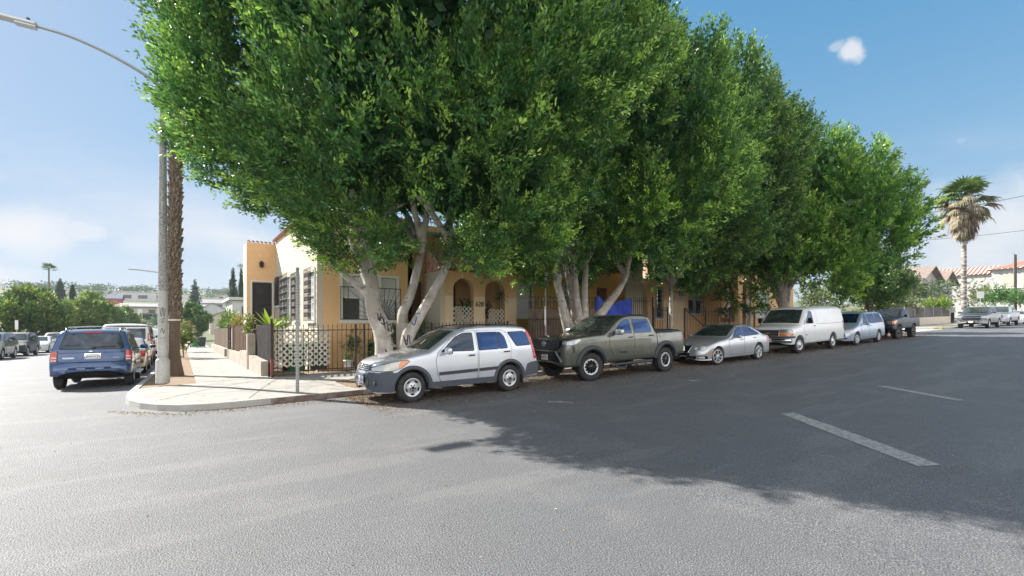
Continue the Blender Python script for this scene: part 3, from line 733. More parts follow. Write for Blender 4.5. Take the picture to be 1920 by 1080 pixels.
        for a in s.axles:
            Rw = s.r + S.get('gap', .065) + .012
            for sg in (-1, 1):
                pr = [(Rw, sg * (s.W - .045)), (Rw, sg * (s.W - .34)), (.05, sg * (s.W - .34))]
                ub.lathe(pr, (a - s.ox, 0, s.r), 'y', 20, 0, True, -R(8), math.pi + R(8))
            ub.tube([(a - s.ox, -s.W + .2, s.r), (a - s.ox, s.W - .2, s.r)], .05, 8)
        ub.build('underbody', C_dark, s.root)
        for ai, a in enumerate(s.axles):
            for sg in (-1, 1):
                s.wheel(a - s.ox, sg * (s.W - S['tw'] / 2 - S.get('winset', .015)), sg, S['rim'], S.get('steer', 0) if ai == 0 else 0)
    def wheel(s, x, y, sg, style, steer):
        S = s.S; r = s.r; tw = S['tw']; rr = S['rimr']
        h = MB(); h.lathe([(0, -.05), (.13, -.05), (.13, .0), (0, .0)], axis='y', n=16)
        o = h.build('wheel', C_dark, s.root, (x, y, r), (0, 0, steer + (math.pi if sg > 0 else 0)))
        # outer side is local -y
        t = MB(); hw = tw / 2; b = .028
        t.lathe([(rr - .005, hw - .02), (rr + .02, hw - .003), (r - .06, hw), (r - .02, hw - .012), (r - .002, hw - .045), (r, 0), (r - .002, -hw + .045), (r - .02, -hw + .012), (r - .06, -hw), (rr + .02, -hw + .003), (rr, -hw + .02), (rr - .02, -hw + .03)], axis='y', n=40)
        if S.get('tread'):
            for k in range(40):
                a = 2 * math.pi * k / 40
                for yy in (-hw * .72, hw * .72, 0):
                    a2 = a + (0 if yy else .08); rad = r + .001; c = Vector((math.cos(a2) * rad, yy, math.sin(a2) * rad)); tn = Vector((-math.sin(a2), 0, math.cos(a2))); t.bar(c - tn * .016, c + tn * .016, .07 if yy else .09, .018, 0, up=(math.cos(a2), 0, math.sin(a2)))
        t.build('tyre', C_tyre, o)
        m = MB(); yo = -hw
        big = style in ('steel', 'van')
        lip = 1 if style == 'tacoma' else 0
        # mats: 0 alloy,1 black backing,2 bright
        m.lathe([(rr + .006, yo + .012), (rr - .006, yo + .004), (rr - .022, yo + .012), (rr - .03, yo + .06)], axis='y', n=40, mi=2)
        m.lathe([(rr - .028, yo + .055), (0, yo + .07)], axis='y', n=30, mi=1)
        def spoke(a, w0, w1, r0, r1, d0=.012, d1=.03, mi=0):
            u = Vector((math.cos(a), 0, math.sin(a))); v = Vector((-math.sin(a), 0, math.cos(a))); q = []
            for (rad, wd, dep) in ((r0, w0, d0), (r1, w1, d1)):
                c = u * rad + Vector((0, yo + dep, 0))
                q += [c - v * wd, c - v * wd * .45 + Vector((0, -.012, 0)), c + v * wd * .45 + Vector((0, -.012, 0)), c + v * wd, c + v * wd + Vector((0, .035, 0)), c - v * wd + Vector((0, .035, 0))]
            m.add(q, [(i, (i + 1) % 6, 6 + (i + 1) % 6, 6 + i) for i in range(6)], mi, False)
        if style == 'five':
            m.lathe([(rr * .98, yo + .006), (rr * .88, yo + .012), (rr * .5, yo + .026), (rr * .40, yo + .014)], axis='y', n=40)
            for k in range(5):
                a = math.pi / 2 + math.pi / 5 + k * 2 * math.pi / 5; u = Vector((math.cos(a), 0, math.sin(a))); v = Vector((-math.sin(a), 0, math.cos(a)))
                q = [u * (rr * (.69 + .15 * math.cos(t))) + v * (rr * .23 * math.sin(t) * (1 + .25 * math.cos(t))) + Vector((0, yo + .021 - .011 * math.cos(t) * .9 - .004, 0)) for t in np.linspace(0, 2 * math.pi, 16, endpoint=False)]
                m.add(q, [tuple(range(16))[::-1]], 1)
            m.lathe([(rr * .42, yo + .016), (rr * .30, yo + .004), (0, yo + .002)], axis='y', n=24)
            m.lathe([(rr * .16, yo - .004), (0, yo - .006)], axis='y', n=16, mi=1)
            for k in range(5):
                a = math.pi / 2 + math.pi / 5 + k * 2 * math.pi / 5; m.lathe([(.018, yo + .0), (0, yo - .004)], (math.cos(a) * rr * .3, 0, math.sin(a) * rr * .3), 'y', 8, 1)
        elif style == 'tacoma':
            m.lathe([(rr * .99, yo + .004), (rr * .90, yo + .006), (rr * .88, yo + .03)], axis='y', n=40, mi=2)
            for k in range(6): 
                spoke(k * math.pi / 3 - .2, rr * .09, rr * .07, rr * .2, rr * .9, .012, .016); spoke(k * math.pi / 3 + .2, rr * .09, rr * .07, rr * .2, rr * .9, .012, .016)
            for k in range(12):
                a = k * math.pi / 6 + .25; m.lathe([(.017, yo + .002), (0, yo + .0)], (math.cos(a) * rr * .82, 0, math.sin(a) * rr * .82), 'y', 8, 2)
            m.lathe([(rr * .34, yo + .012), (rr * .25, yo + .0), (0, yo - .002)], axis='y', n=20)
        elif style == 'multi':
            for k in range(7):
                for d in (-.11, .11): spoke(math.pi / 2 + k * 2 * math.pi / 7 + d, rr * .055, rr * .05, rr * .2, rr * .97, .018, .01)
            m.lathe([(rr * .28, yo + .02), (rr * .22, yo + .006), (0, yo + .004)], axis='y', n=24)
        else:  # steel wheel with holes and bright hub
            m.lathe([(rr * .96, yo + .012), (rr * .86, yo + .03), (rr * .62, yo + .022), (rr * .46, yo + .004), (rr * .3, yo + .006), (rr * .26, yo - .02), (0, yo - .024)], axis='y', n=32)
            for k in range(8):
                a = k * math.pi / 4; m.lathe([(.024, yo + .0155), (0, yo + .0135)], (math.cos(a) * rr * .70, 0, math.sin(a) * rr * .70), 'y', 10, 1)
            for k in range(8):
                a = k * math.pi / 4 + .3; m.lathe([(.012, yo + .003), (0, yo - .006)], (math.cos(a) * rr * .38, 0, math.sin(a) * rr * .38), 'y', 8, 1)
        rm_ = S.get('rimmats', (C_alloy, C_dark, C_alloy)); m.build('rim', list(rm_), o)
    # ---- panels projected onto the body
    def proj(s, u, v, ax):
        if ax == 'L': o, d = Vector((u - s.ox, -4, v)), Vector((0, 1, 0))
        elif ax == 'R': o, d = Vector((u - s.ox, 4, v)), Vector((0, -1, 0))
        elif ax == 'F': o, d = Vector((-9, u, v)), Vector((1, 0, 0))
        elif ax == 'B': o, d = Vector((9, u, v)), Vector((-1, 0, 0))
        else: o, d = Vector((u - s.ox, v, 5)), Vector((0, 0, -1))
        h = s.bv.ray_cast(o, d); k = 0
        while h[0] is None and ax in 'FBT' and k < 14:
            k += 1; o = o.copy(); o.y *= .985; h = s.bv.ray_cast(o, d)
        if h[0] is None: return None
        n = h[1]
        if n.dot(d) > 0: n = -n
        return h[0], (n - d * .6).normalized(), d
    def panel(s, name, poly, ax, m, off=.006, parent=None, step=.09, skirt=.02, label=None, r=None, smooth=True):
        if r: poly = rpoly(poly, r, 3)
        V2 = []; k = len(poly); E = []
        for i in range(k):
            a = Vector(poly[i]); b = Vector(poly[(i + 1) % k]); n = max(1, int((b - a).length / step)); V2 += [a.lerp(b, j / n) for j in range(n)]
        nb = len(V2); x0, x1 = min(p[0] for p in V2), max(p[0] for p in V2); y0, y1 = min(p[1] for p in V2), max(p[1] for p in V2)
        def inside(p):
            c = False; j = nb - 1
            for i in range(nb):
                if (V2[i][1] > p[1]) != (V2[j][1] > p[1]) and p[0] < (V2[j][0] - V2[i][0]) * (p[1] - V2[i][1]) / (V2[j][1] - V2[i][1]) + V2[i][0]: c = not c
                j = i
            return c
        pts = []
        for X in np.arange(x0 + step / 2, x1, step):
            for Y in np.arange(y0 + step / 2, y1, step):
                if inside((X, Y)) and min((Vector((X, Y)) - q).length for q in V2[:nb]) > step * .3: pts.append(Vector((X, Y)))
        r_ = delaunay_2d_cdt(V2 + pts, [], [list(range(nb))], 1, 1e-6)
        ov = r_[0]; pv = []; ok = []
        for p in ov:
            h = s.proj(p[0], p[1], ax); ok.append(h is not None); pv.append(h)
        mb = MB(); F = [f for f in r_[2] if all(ok[i] for i in f)]
        V = [tuple(h[0] + h[1] * off) if h else (0, 0, 0) for h in pv]
        # orient
        out = []
        for f in F:
            n = (Vector(V[f[1]]) - Vector(V[f[0]])).cross(Vector(V[f[2]]) - Vector(V[f[0]]))
            out.append(tuple(f) if n.dot(pv[f[0]][1]) > 0 else tuple(f)[::-1])
        mb.add(V, out, 0, smooth)
        # skirt along boundary edges
        cnt = {}
        for f in out:
            for i in range(len(f)):
                e = (f[i], f[(i + 1) % len(f)]); kk = (min(e), max(e)); cnt.setdefault(kk, []).append(e)
        for kk, es in cnt.items():
            if len(es) == 1:
                a, b = es[0]; A, B = Vector(V[a]), Vector(V[b]); A2 = A - pv[a][1] * (off + skirt); B2 = B - pv[b][1] * (off + skirt)
                mb.add([A, A2, B2, B], [(0, 1, 2, 3)], 0, False)
        o = mb.build(name, m, parent or s.root)
        if label: o['label'] = label
        return o
    def sides(s, name, poly, m, off=.006, both=True, **k):
        return [s.panel(name, poly, a, m, off, **k) for a in (('L', 'R') if both else ('L',))]
    def seam(s, pts, ax, wd=.012, off=.004, m=None, name='panel_seam', parent=None):
        mb = MB()
        row = []
        P = []
        for a, b in zip(pts, pts[1:]):
            a, b = Vector(a), Vector(b); n = max(1, int((b - a).length / .06)); P += [a.lerp(b, j / n) for j in range(n)]
        P.append(Vector(pts[-1]))
        for i, p in enumerate(P):
            t = (P[min(i + 1, len(P) - 1)] - P[max(i - 1, 0)]).normalized(); q = Vector((-t.y, t.x)) * wd / 2
            h1 = s.proj(*(p + q), ax); h2 = s.proj(*(p - q), ax); row.append(None if h1 is None or h2 is None else (h1[0] + h1[1] * off, h2[0] + h2[1] * off))
        for a, b in zip(row, row[1:]):
            if a and b and (a[0] - b[0]).length < .25: mb.add([a[0], a[1], b[1], b[0]], [(0, 1, 2, 3)], 0, True)
        return mb.build(name, m or C_seam, parent or s.root) if mb.f else None
    def pt(s, u, v, ax, off=0):
        h = s.proj(u, v, ax); return h[0] + h[1] * off if h else Vector((u - s.ox, 0, v))
    def flare(s, m, wid=.07, thick=.025, name='wheel_arch_trim', z0=None):
        for a in s.axles:
            for ax in ('L', 'R'):
                R0 = s.r + s.S.get('gap', .065) - .004; R1 = R0 + wid; n = 22; zz = z0 if z0 else s.S['sill']
                sg = -1 if ax == 'L' else 1; V = []; F = []
                A0 = -math.asin(min(.95, (s.r - zz) / R1)); 
                for i in range(n + 1):
                    an = A0 + (math.pi - 2 * A0) * i / n
                    row = []
                    for (rad, of) in ((R1 + .004, -.012), (R1, thick * .5), ((R0 + R1) / 2, thick), (R0, thick), (R0 - .004, -.05)):
                        X, Z = a + math.cos(an) * rad, s.r + math.sin(an) * rad
                        h = s.proj(a + math.cos(an) * max(rad, R0 + .012), s.r + math.sin(an) * max(rad, R0 + .012), ax)
                        y = (h[0].y if h else sg * (s.W - .02)); 
                        if not h or abs(y) < s.W - .2: y = sg * (s.W - .03)
                        row.append((X - s.ox, y + sg * of, Z))
                    V += row
                for i in range(n):
                    for j in range(4): F.append((i * 5 + j, i * 5 + j + 1, (i + 1) * 5 + j + 1, (i + 1) * 5 + j))
                mb = MB(); mb.add(V, F, 0, True); mb.build(name, m, s.root)
    def mirrors(s, x, z, m, sz=(.12, .22, .15), inset=.0):
        for ax, sg in (('L', -1), ('R', 1)):
            h = s.proj(x, z - .02, ax); y = h[0].y if h else sg * s.W
            mb = MB(); mb.rbox((x - s.ox, y + sg * (sz[1] / 2 + .06), z + .02), sz, .05)
            mb.bar((x - s.ox, y, z - .03), (x - s.ox, y + sg * .1, z - .01), .05, .04)
            o = mb.build('side_mirror', m, s.root)
            g = MB(); g.rbox((x - s.ox + sz[0] / 2 + .002, y + sg * (sz[1] / 2 + .06), z + .02), (.008, sz[1] * .82, sz[2] * .78), .004); g.build('mirror_glass', C_glass, o)
    def handle(s, x, z, door_pair, m, w_=.17):
        for (ax, sg), d in zip((('L', -1), ('R', 1)), door_pair):
            p = s.pt(x, z, ax, .02); mb = MB(); mb.rbox((p.x, p.y + sg * .012, p.z), (w_, .035, .034), .016); mb.build('door_handle', m, d)
    def plate(s, u, v, ax, w_=.305, h=.155, txt='', m=None, tm=None, proud=.02):
        d = s.pt(u, v, ax, proud); mb = MB(); X = d.x; 
        sg = -1 if ax == 'F' else 1
        mb.rbox((X, u, v), (.008, w_, h), .004); o = mb.build('licence_plate', m or C_plate, s.root)
        if txt:
            t = MB(); text_mesh(txt, h * .62, .001, lambda a, b, c_: (X + sg * (.0055 + c_), u + (-a if sg < 0 else a), v - .005 + b), t); t.build('plate_lettering', tm or C_ptxt, o)
            t2 = MB(); text_mesh('California', h * .22, .001, lambda a, b, c_: (X + sg * (.0055 + c_), u + (-a if sg < 0 else a), v + h * .36 + b), t2); t2.build('plate_heading', C_redl, o)
        return o
    def place(s, x, y, heading=0.0):
        """heading 0: faces -X; ground-following"""
        dx = Vector((math.cos(heading), math.sin(heading), 0)); h = .9
        a = Vector((x, y, 0)) - dx * s.S['wb'] / 2; b = Vector((x, y, 0)) + dx * s.S['wb'] / 2
        za, zb = G(a.x, a.y), G(b.x, b.y); f = Vector((b.x - a.x, b.y - a.y, zb - za)).normalized(); up = Vector((0, 0, 1)); sd_ = up.cross(f).normalized(); up = f.cross(sd_)
        M = Matrix((f, sd_, up)).transposed().to_4x4(); M.translation = Vector((x, y, (za + zb) / 2 + .002)); s.root.matrix_world = M
        s.root.location = M.translation; s.root.rotation_euler = M.to_euler()
        return s
def doors_and_windows(c, doors, wins, pm, gm, hx=None, hz=None, hm=None, trim=None):
    """doors: list of polygons (x,z); wins: list of (door index or None, polygon, material)"""
    prs = []
    for i, d in enumerate(doors):
        for ax in ('L', 'R'): c.seam(list(d) + [d[0]], ax, .016, .0035)
        prs.append(c.sides('door', d, pm, .005, skirt=.0, r=.05))
    for (di, wpoly, wm) in wins:
        for k, ax in enumerate(('L', 'R')):
            par = prs[di][k] if di is not None else c.root
            f = c.panel('window_surround', grow(wpoly, .022), ax, trim or C_black, .0075, par, r=.045)
            c.panel('window', wpoly, ax, wm, .011, par, r=.035)
    if hx:
        for i, (x, z) in enumerate(zip(hx, hz)): c.handle(x, z, prs[i], hm or C_black)
    return prs
def grow(poly, d):
    cx = sum(p[0] for p in poly) / len(poly); cz = sum(p[1] for p in poly) / len(poly); out = []
    k = len(poly)
    ar = sum(poly[i][0] * poly[(i + 1) % k][1] - poly[(i + 1) % k][0] * poly[i][1] for i in range(k)); sg = 1 if ar > 0 else -1
    for i in range(k):
        a = Vector(poly[i - 1]); p = Vector(poly[i]); b = Vector(poly[(i + 1) % k]); e1 = (p - a).normalized(); e2 = (b - p).normalized()
        n1 = Vector((e1.y, -e1.x)) * sg; n2 = Vector((e2.y, -e2.x)) * sg; n = (n1 + n2); L_ = n.length
        n = n / L_ if L_ > .1 else n1; out.append(tuple(p + n * min(d / max(.35, n.dot(n1)), d * 2.2)))
    return out
def windscreen(c, x0, x1, y0, y1, m=None, name='windscreen', bow=.09, wip=True):
    P = []
    for i in range(9):
        y = -y0 + 2 * y0 * i / 8; P.append((x0 + bow * (y / y0) ** 2, y))
    for i in range(9):
        y = y1 - 2 * y1 * i / 8; P.append((x1 + bow * .6 * (y / y1) ** 2, y))
    c.panel(name + '_surround', grow(P, .02), 'T', C_black, .004)
    o = c.panel(name, P, 'T', m or C_wind, .008)
    if wip:
        for sg in (-.55, .15):
            a = c.pt(x0 + .03, y0 * sg, 'T', .03); b = c.pt(x0 + .16, y0 * (sg + .62), 'T', .03); mb = MB(); mb.tube([a, b], .008, 6); mb.build('wiper', C_black, o)
    return o
def lamp(c, name, poly, ax, m, off=.008, amber=None, label=None):
    for sg in (1, -1):
        pl = [(p[0], p[1] * 1) for p in poly] if ax in 'LR' else [(p[0] * sg, p[1]) for p in poly]
        o = c.panel(name, pl, ax, m, off, r=.02, step=.05)

CARS = []
# ---------- silver compact SUV
S = dict(name='compact_suv', paint=P_silver, L=4.54, W=1.80, wb=2.62, axf=.86, r=.34, tw=.215, rimr=.205, rim='five', sill=.29, fbot=.26, rbot=.34, zw=.62, tumble=.27, rc=.08, crown=.03, df=.5, dr=.26, pn=2.8, gap=.07,
         top=[(0, .50), (.02, .66), (.06, .80), (.12, .90), (.28, .97), (.6, 1.04), (1.0, 1.105), (1.22, 1.14), (1.42, 1.25), (1.78, 1.46), (2.02, 1.58), (2.3, 1.65), (2.8, 1.685), (3.4, 1.685), (3.9, 1.66), (4.14, 1.62), (4.26, 1.48), (4.37, 1.15), (4.42, .95), (4.45, .80), (4.52, .76), (4.54, .5)],
         belt=[(0, .9), (1.0, 1.02), (1.5, 1.06), (2.5, 1.08), (4.5, 1.12)], steer=R(4))
c = Car(S, 'silver compact SUV with black lower cladding parked nearest the corner', 'car', 'cars parked along the right-hand street kerb')
d1 = [(1.55, .42), (2.52, .42), (2.55, 1.08), (2.54, 1.56), (2.15, 1.53), (1.83, 1.36), (1.50, 1.08), (1.44, .9), (1.47, .6)]
d2 = [(2.56, .42), (3.18, .42), (3.28, .60), (3.48, .80), (3.56, 1.1), (3.44, 1.50), (3.3, 1.56), (2.58, 1.56), (2.59, 1.08)]
prs = doors_and_windows(c, [d1, d2], [(0, [(1.62, 1.11), (2.44, 1.10), (2.44, 1.50), (2.20, 1.495), (1.98, 1.41)], C_clear), (1, [(2.60, 1.10), (3.16, 1.11), (3.16, 1.50), (2.60, 1.50)], C_glass), (1, [(3.20, 1.11), (3.42, 1.12), (3.36, 1.38), (3.26, 1.49), (3.20, 1.50)], C_glass), (None, [(3.72, 1.16), (4.14, 1.17), (4.04, 1.47), (3.98, 1.50), (3.52, 1.49)], C_glass)], P_silver, C_glass, (2.38, 3.40), (.98, 1.02), C_trim)
windscreen(c, 1.27, 2.0, .66, .55)
c.flare(C_gtrim, .085, .022)
for ax in ('L', 'R'):
    c.seam([(1.50, .60), (2.53, .62)], ax, .075, .016, C_trim, 'door_moulding'); c.seam([(2.57, .62), (3.18, .635)], ax, .075, .016, C_trim, 'door_moulding')
    c.seam([(1.33, .365), (3.02, .365)], ax, .13, .014, C_gtrim, 'rocker_cladding')
c.sides('fuel_flap', [(3.83, .86), (3.98, .86), (3.99, 1.0), (3.84, 1.0)], P_silver, .006, r=.03)
c.sides('bumper_corner', [(3.94, .36), (4.5, .42), (4.535, .60), (4.50, .74), (4.2, .72), (4.03, .68)], C_gtrim, .02, r=.05)
c.panel('rear_bumper', rect(-.84, .84, .40, .74), 'B', C_gtrim, .02, r=.05)
c.sides('bumper_corner', [(.06, .29), (.42, .275), (.47, .52), (.42, .74), (.28, .73), (.045, .70)], C_gtrim, .014, r=.04)
c.panel('front_bumper', [(-.86, .285), (.86, .285), (.88, .70), (.40, .705), (.34, .66), (-.34, .66), (-.40, .705), (-.88, .70)], 'F', C_gtrim, .012)
c.panel('lower_grille', rect(-.46, .46, .40, .57), 'F', C_black, .022, r=.05)
gr = c.panel('grille', [(-.34, .72), (.34, .72), (.42, .86), (-.42, .86)], 'F', C_black, .012, r=.03)
for z in (.75, .79, .83):
    mb = MB(); mb.tube([c.pt(y, z, 'F', .02) for y in np.linspace(-.36, .36, 7)], .011, 6); mb.build('grille_slat', P_silver, gr)
mb = MB(); p = c.pt(0, .79, 'F', .03)
for sg in (-1, 1): mb.bar((p.x, sg * .045, p.z - .05), (p.x, sg * .058, p.z + .055), .022, .02, up=(1, 0, 0))
mb.bar((p.x, -.045, p.z), (p.x, .045, p.z), .022, .02, up=(1, 0, 0))
mb.tube([(p.x, .085 * math.cos(t), p.z + .07 * math.sin(t)) for t in np.linspace(0, 2 * math.pi, 17)], .008, 6); mb.build('emblem', C_chrome, gr)
for sg in (-1, 1):
    hl = c.panel('headlight', [(sg * .50, .735), (sg * .78, .745), (sg * .80, .85), (sg * .70, .86), (sg * .58, .82)], 'F', C_lamp, .012, step=.05, r=.02)
c.sides('headlight_surround', grow([(.08, .74), (.40, .745), (.62, .80), (.80, .93), (.76, .955), (.45, .92), (.25, .87), (.10, .80)], .014), C_gtrim, .006, r=.03, step=.04)
c.sides('headlight', [(.08, .74), (.40, .745), (.62, .80), (.80, .93), (.76, .955), (.45, .92), (.25, .87), (.10, .80)], C_lamp, .010, r=.03, step=.04)
c.sides('turn_signal', [(.54, .785), (.62, .80), (.80, .93), (.76, .955), (.62, .94), (.56, .88)], C_amber, .016, r=.02, step=.04)
c.plate(-.12, .53, 'F', txt='4ZDB517', proud=.04)
for sg in (-1, 1):
    mb = MB(); p = c.pt(sg * .62, .47, 'F', .012); mb.rbox((p.x, p.y, p.z), (.03, .2, .09), .015); mb.build('fog_lamp_cover', C_trim, c.root)
mb = MB(); mb.tube([c.pt(y, .48, 'F', .05) for y in (-.05, 0, .05)] + [c.pt(.06, .44, 'F', .05), c.pt(-.05, .43, 'F', .05)], .012, 6); mb.build('tow_hook', C_alloy, c.root)
for ax in ('L', 'R'):
    c.panel('tail_light', [(4.06, 1.50), (4.13, 1.54), (4.25, 1.34), (4.33, 1.1), (4.37, .80), (4.25, .80), (4.22, 1.02), (4.15, 1.28)], ax, C_redl, .014, r=.015, step=.05)
c.panel('rear_window', [(-.62, 1.12), (.62, 1.12), (.54, 1.5), (-.54, 1.5)], 'B', C_glass, .008, r=.05)
c.mirrors(1.68, 1.10, P_silver, (.13, .22, .16))
for sg, ax in ((-1, 'L'), (1, 'R')):
    mb = MB(); mb.tube([c.pt(x, sg * .60, 'T', .03) for x in np.linspace(2.15, 4.0, 12)], .018, 6); mb.build('roof_rail', C_black, c.root)
mb = MB(); a = c.pt(1.40, -.14, 'T', .012); mb.add([a, a + Vector((.03, .1, .02)), a + Vector((.17, .1, .12)), a + Vector((.14, 0, .11))], [(0, 1, 2, 3)]); mb.build('parking_ticket', C_paper, c.root)
for sg in (-1, 1):
    mb = MB(); mb.box(c.axles[1] + .40 - c.ox, c.axles[1] + .42 - c.ox, sg * .66, sg * .88, .19, .40) if sg > 0 else mb.box(c.axles[1] + .40 - c.ox, c.axles[1] + .42 - c.ox, -.88, -.66, .19, .40); mb.build('mud_flap', C_trim, c.root)
# the car is hollow-looking through the front side glass: dark cabin and seats are built as parts
SUV = c.place(5.50, 10.70)

# ---------- bronze-green crew cab pickup
S = dict(name='pickup_truck', paint=P_olive, L=5.42, W=1.96, wb=3.35, axf=.98, r=.40, tw=.27, rimr=.225, rim='tacoma', sill=.50, fbot=.44, rbot=.55, zw=.85, tumble=.26, rc=.07, crown=.035, df=.5, dr=.14, pn=3.4, gap=.10, tread=True, steer=R(-17), kw=.14, upin=.035,
         top=[(0, .72), (.02, 1.05), (.05, 1.20), (.12, 1.26), (.5, 1.31), (1.1, 1.345), (1.42, 1.36), (1.65, 1.47), (2.05, 1.72), (2.35, 1.85), (2.7, 1.895), (3.3, 1.895), (3.62, 1.87), (3.70, 1.80), (3.88, 1.40), (3.95, 1.345), (4.6, 1.35), (5.3, 1.37), (5.36, 1.36), (5.40, 1.2), (5.41, .8), (5.42, .7)],
         belt=[(0, 1.2), (1.4, 1.28), (3.6, 1.31), (5.4, 1.33)], rimmats=(C_black, C_dark, mat('bright_rim_ring', (.78, .78, .78), .3, .5)))
c = Car(S, 'bronze green crew cab pickup truck with black flared arches parked behind the silver SUV', 'pickup truck', 'cars parked along the right-hand street kerb')
d1 = [(1.88, .62), (2.78, .62), (2.79, 1.30), (2.76, 1.79), (2.42, 1.76), (2.1, 1.62), (1.72, 1.31), (1.70, .95)]
d2 = [(2.82, .62), (3.58, .62), (3.74, .95), (3.80, 1.31), (3.64, 1.76), (3.5, 1.80), (2.80, 1.79), (2.83, 1.30)]
doors_and_windows(c, [d1, d2], [(0, [(1.90, 1.335), (2.70, 1.335), (2.69, 1.74), (2.46, 1.73), (2.22, 1.60)], C_glass), (1, [(2.86, 1.335), (3.60, 1.34), (3.64, 1.42), (3.54, 1.74), (2.84, 1.745)], C_glass)], P_olive, C_glass, (2.64, 3.60), (1.20, 1.22), C_black)
windscreen(c, 1.50, 2.33, .72, .60)
c.flare(C_trim, .13, .05, z0=.5)
for ax in ('L', 'R'):
    c.seam([(3.90, .60), (3.90, 1.335)], ax, .025, .004); pass
    c.panel('rocker_accent', [(2.0, .72), (2.12, .80), (3.60, .86), (3.58, .70), (2.0, .66)], ax, P_olive, .02, r=.05)
    t = MB(); X = 2.26
    text_mesh('TACOMA', .075, .002, (lambda a, b, d_, ax=ax, X=X: tuple(c.pt(X + (a if ax == 'L' else -a), .76 + b, ax, .024 + d_))), t); t.build('door_lettering', C_black, c.root)
c.panel('fuel_flap', [(4.03, 1.12), (4.19, 1.12), (4.19, 1.28), (4.03, 1.28)], 'L', P_olive, .006, r=.07)
# front
fg = c.panel('grille', [(-.62, .96), (-.70, 1.08), (-.62, 1.2), (.62, 1.2), (.70, 1.08), (.62, .96), (.5, .90), (-.5, .90)], 'F', C_black, .03)
for z in (.95, 1.0, 1.05, 1.10, 1.15):
    mb = MB()
    for y in np.arange(-.56, .57, .07):
        p = c.pt(y, z, 'F', .035); mb.rbox((p.x, p.y, p.z), (.02, .045, .028), .008)
    mb.build('grille_mesh', C_trim, fg)
mb = MB(); p = c.pt(0, 1.08, 'F', .06)
for (a_, b_) in ((.10, .065), (.05, .06), (.095, .03)): mb.tube([(p.x, a_ * math.cos(t), p.z + (.02 if a_ > .09 and b_ < .05 else 0) + b_ * math.sin(t)) for t in np.linspace(0, 2 * math.pi, 19)], .008, 6)
mb.build('emblem', C_chrome, fg)
c.panel('lower_grille', [(-.60, .58), (.60, .58), (.66, .84), (.44, .86), (-.44, .86), (-.66, .84)], 'F', C_black, .02)
c.panel('skid_plate', rect(-.45, .45, .44, .56), 'F', C_gtrim, .025, r=.03)
for sg in (-1, 1):
    c.panel('headlight', [(sg * .69, 1.07), (sg * .86, 1.08), (sg * .86, 1.17), (sg * .70, 1.18)], 'F', C_lampd, .014, step=.05, r=.01)
    mb = MB(); p0 = c.pt(sg * .50, .88, 'F', .04); p1 = c.pt(sg * .70, .58, 'F', .04); mb.bar(p0, p1, .03, .03); mb.build('bumper_trim', C_alloy, c.root)
c.sides('headlight', [(.12, 1.07), (.36, 1.08), (.58, 1.19), (.52, 1.22), (.2, 1.17), (.10, 1.15)], C_lampd, .012, r=.015, step=.04)
c.sides('front_vent', [(.26, .86), (.33, .84), (.33, 1.03), (.27, 1.04)], C_trim, .012, step=.05)
c.plate(-.05, .70, 'F', txt='3A92F71', proud=.05)
c.mirrors(1.98, 1.36, C_alloy, (.15, .26, .17))
# bed
P_ = [(4.02, -.80), (5.28, -.80), (5.28, .80), (4.02, .80)]
c.panel('bed_cover', P_, 'T', C_trim, .012, r=.05)
for sg in (-1, 1):
    mb = MB(); mb.tube([(1.72 - c.ox, sg * .97, .40), (3.62 - c.ox, sg * .97, .42)], .045, 8)
    for x in (2.15, 3.05): mb.tube([(x - .25 - c.ox, sg * .99, .40), (x - .18 - c.ox, sg * 1.04, .31), (x + .18 - c.ox, sg * 1.04, .31), (x + .25 - c.ox, sg * .99, .40)], .028, 6)
    mb.build('side_step', C_trim, c.root)
for sg in (-1, 1): 
    c.panel('tail_light', [(sg * .80, 1.0), (sg * .90, 1.0), (sg * .90, 1.26), (sg * .80, 1.26)], 'B', C_redl, .012, step=.06)
c.sides('tail_light', [(5.27, 1.0), (5.35, 1.0), (5.35, 1.24), (5.25, 1.24)], C_redl, .008, step=.05)
c.panel('rear_bumper', rect(-.9, .9, .60, .78), 'B', C_chrome, .06, r=.03)
mb = MB(); mb.tube([c.pt(1.30, -.74, 'T', 0), c.pt(1.30, -.74, 'T', 0) + Vector((.02, 0, .4))], .006, 5); mb.build('antenna', C_black, c.root)
mb = MB(); mb.rbox((3.58 - c.ox, 0, 1.885), (.22, 1.3, .03), .012); mb.build('roof_spoiler', C_black, c.root)
c.place(11.40, 10.80)

# ---------- grey sedan
S = dict(name='sedan', paint=P_grey, L=4.84, W=1.82, wb=2.85, axf=.86, r=.325, tw=.235, rimr=.235, rim='multi', sill=.24, fbot=.20, rbot=.27, zw=.60, tumble=.42, rc=.09, crown=.05, df=.62, dr=.40, pn=2.5, gap=.045, steer=R(-12), kw=.2, kr=.16,
         top=[(0, .46), (.02, .56), (.08, .66), (.16, .74), (.4, .83), (.9, .93), (1.35, .985), (1.5, 1.01), (1.75, 1.12), (2.15, 1.32), (2.45, 1.42), (2.8, 1.46), (3.1, 1.455), (3.5, 1.38), (3.9, 1.21), (4.15, 1.09), (4.3, 1.06), (4.62, 1.03), (4.74, .98), (4.80, .8), (4.84, .5)],
         belt=[(0, .72), (1.0, .86), (1.5, .93), (3.0, .97), (4.0, .99), (4.8, .94)])
c = Car(S, 'grey silver four-door sedan with twin round headlights parked between pickup and white van', 'car', 'cars parked along the right-hand street kerb')
d1 = [(1.62, .34), (2.58, .34), (2.62, .95), (2.68, 1.36), (2.45, 1.35), (2.1, 1.18), (1.62, .95), (1.55, .7)]
d2 = [(2.62, .34), (3.25, .34), (3.42, .62), (3.62, .82), (3.86, 1.0), (3.60, 1.20), (3.2, 1.34), (2.9, 1.375), (2.72, 1.36), (2.66, .95)]
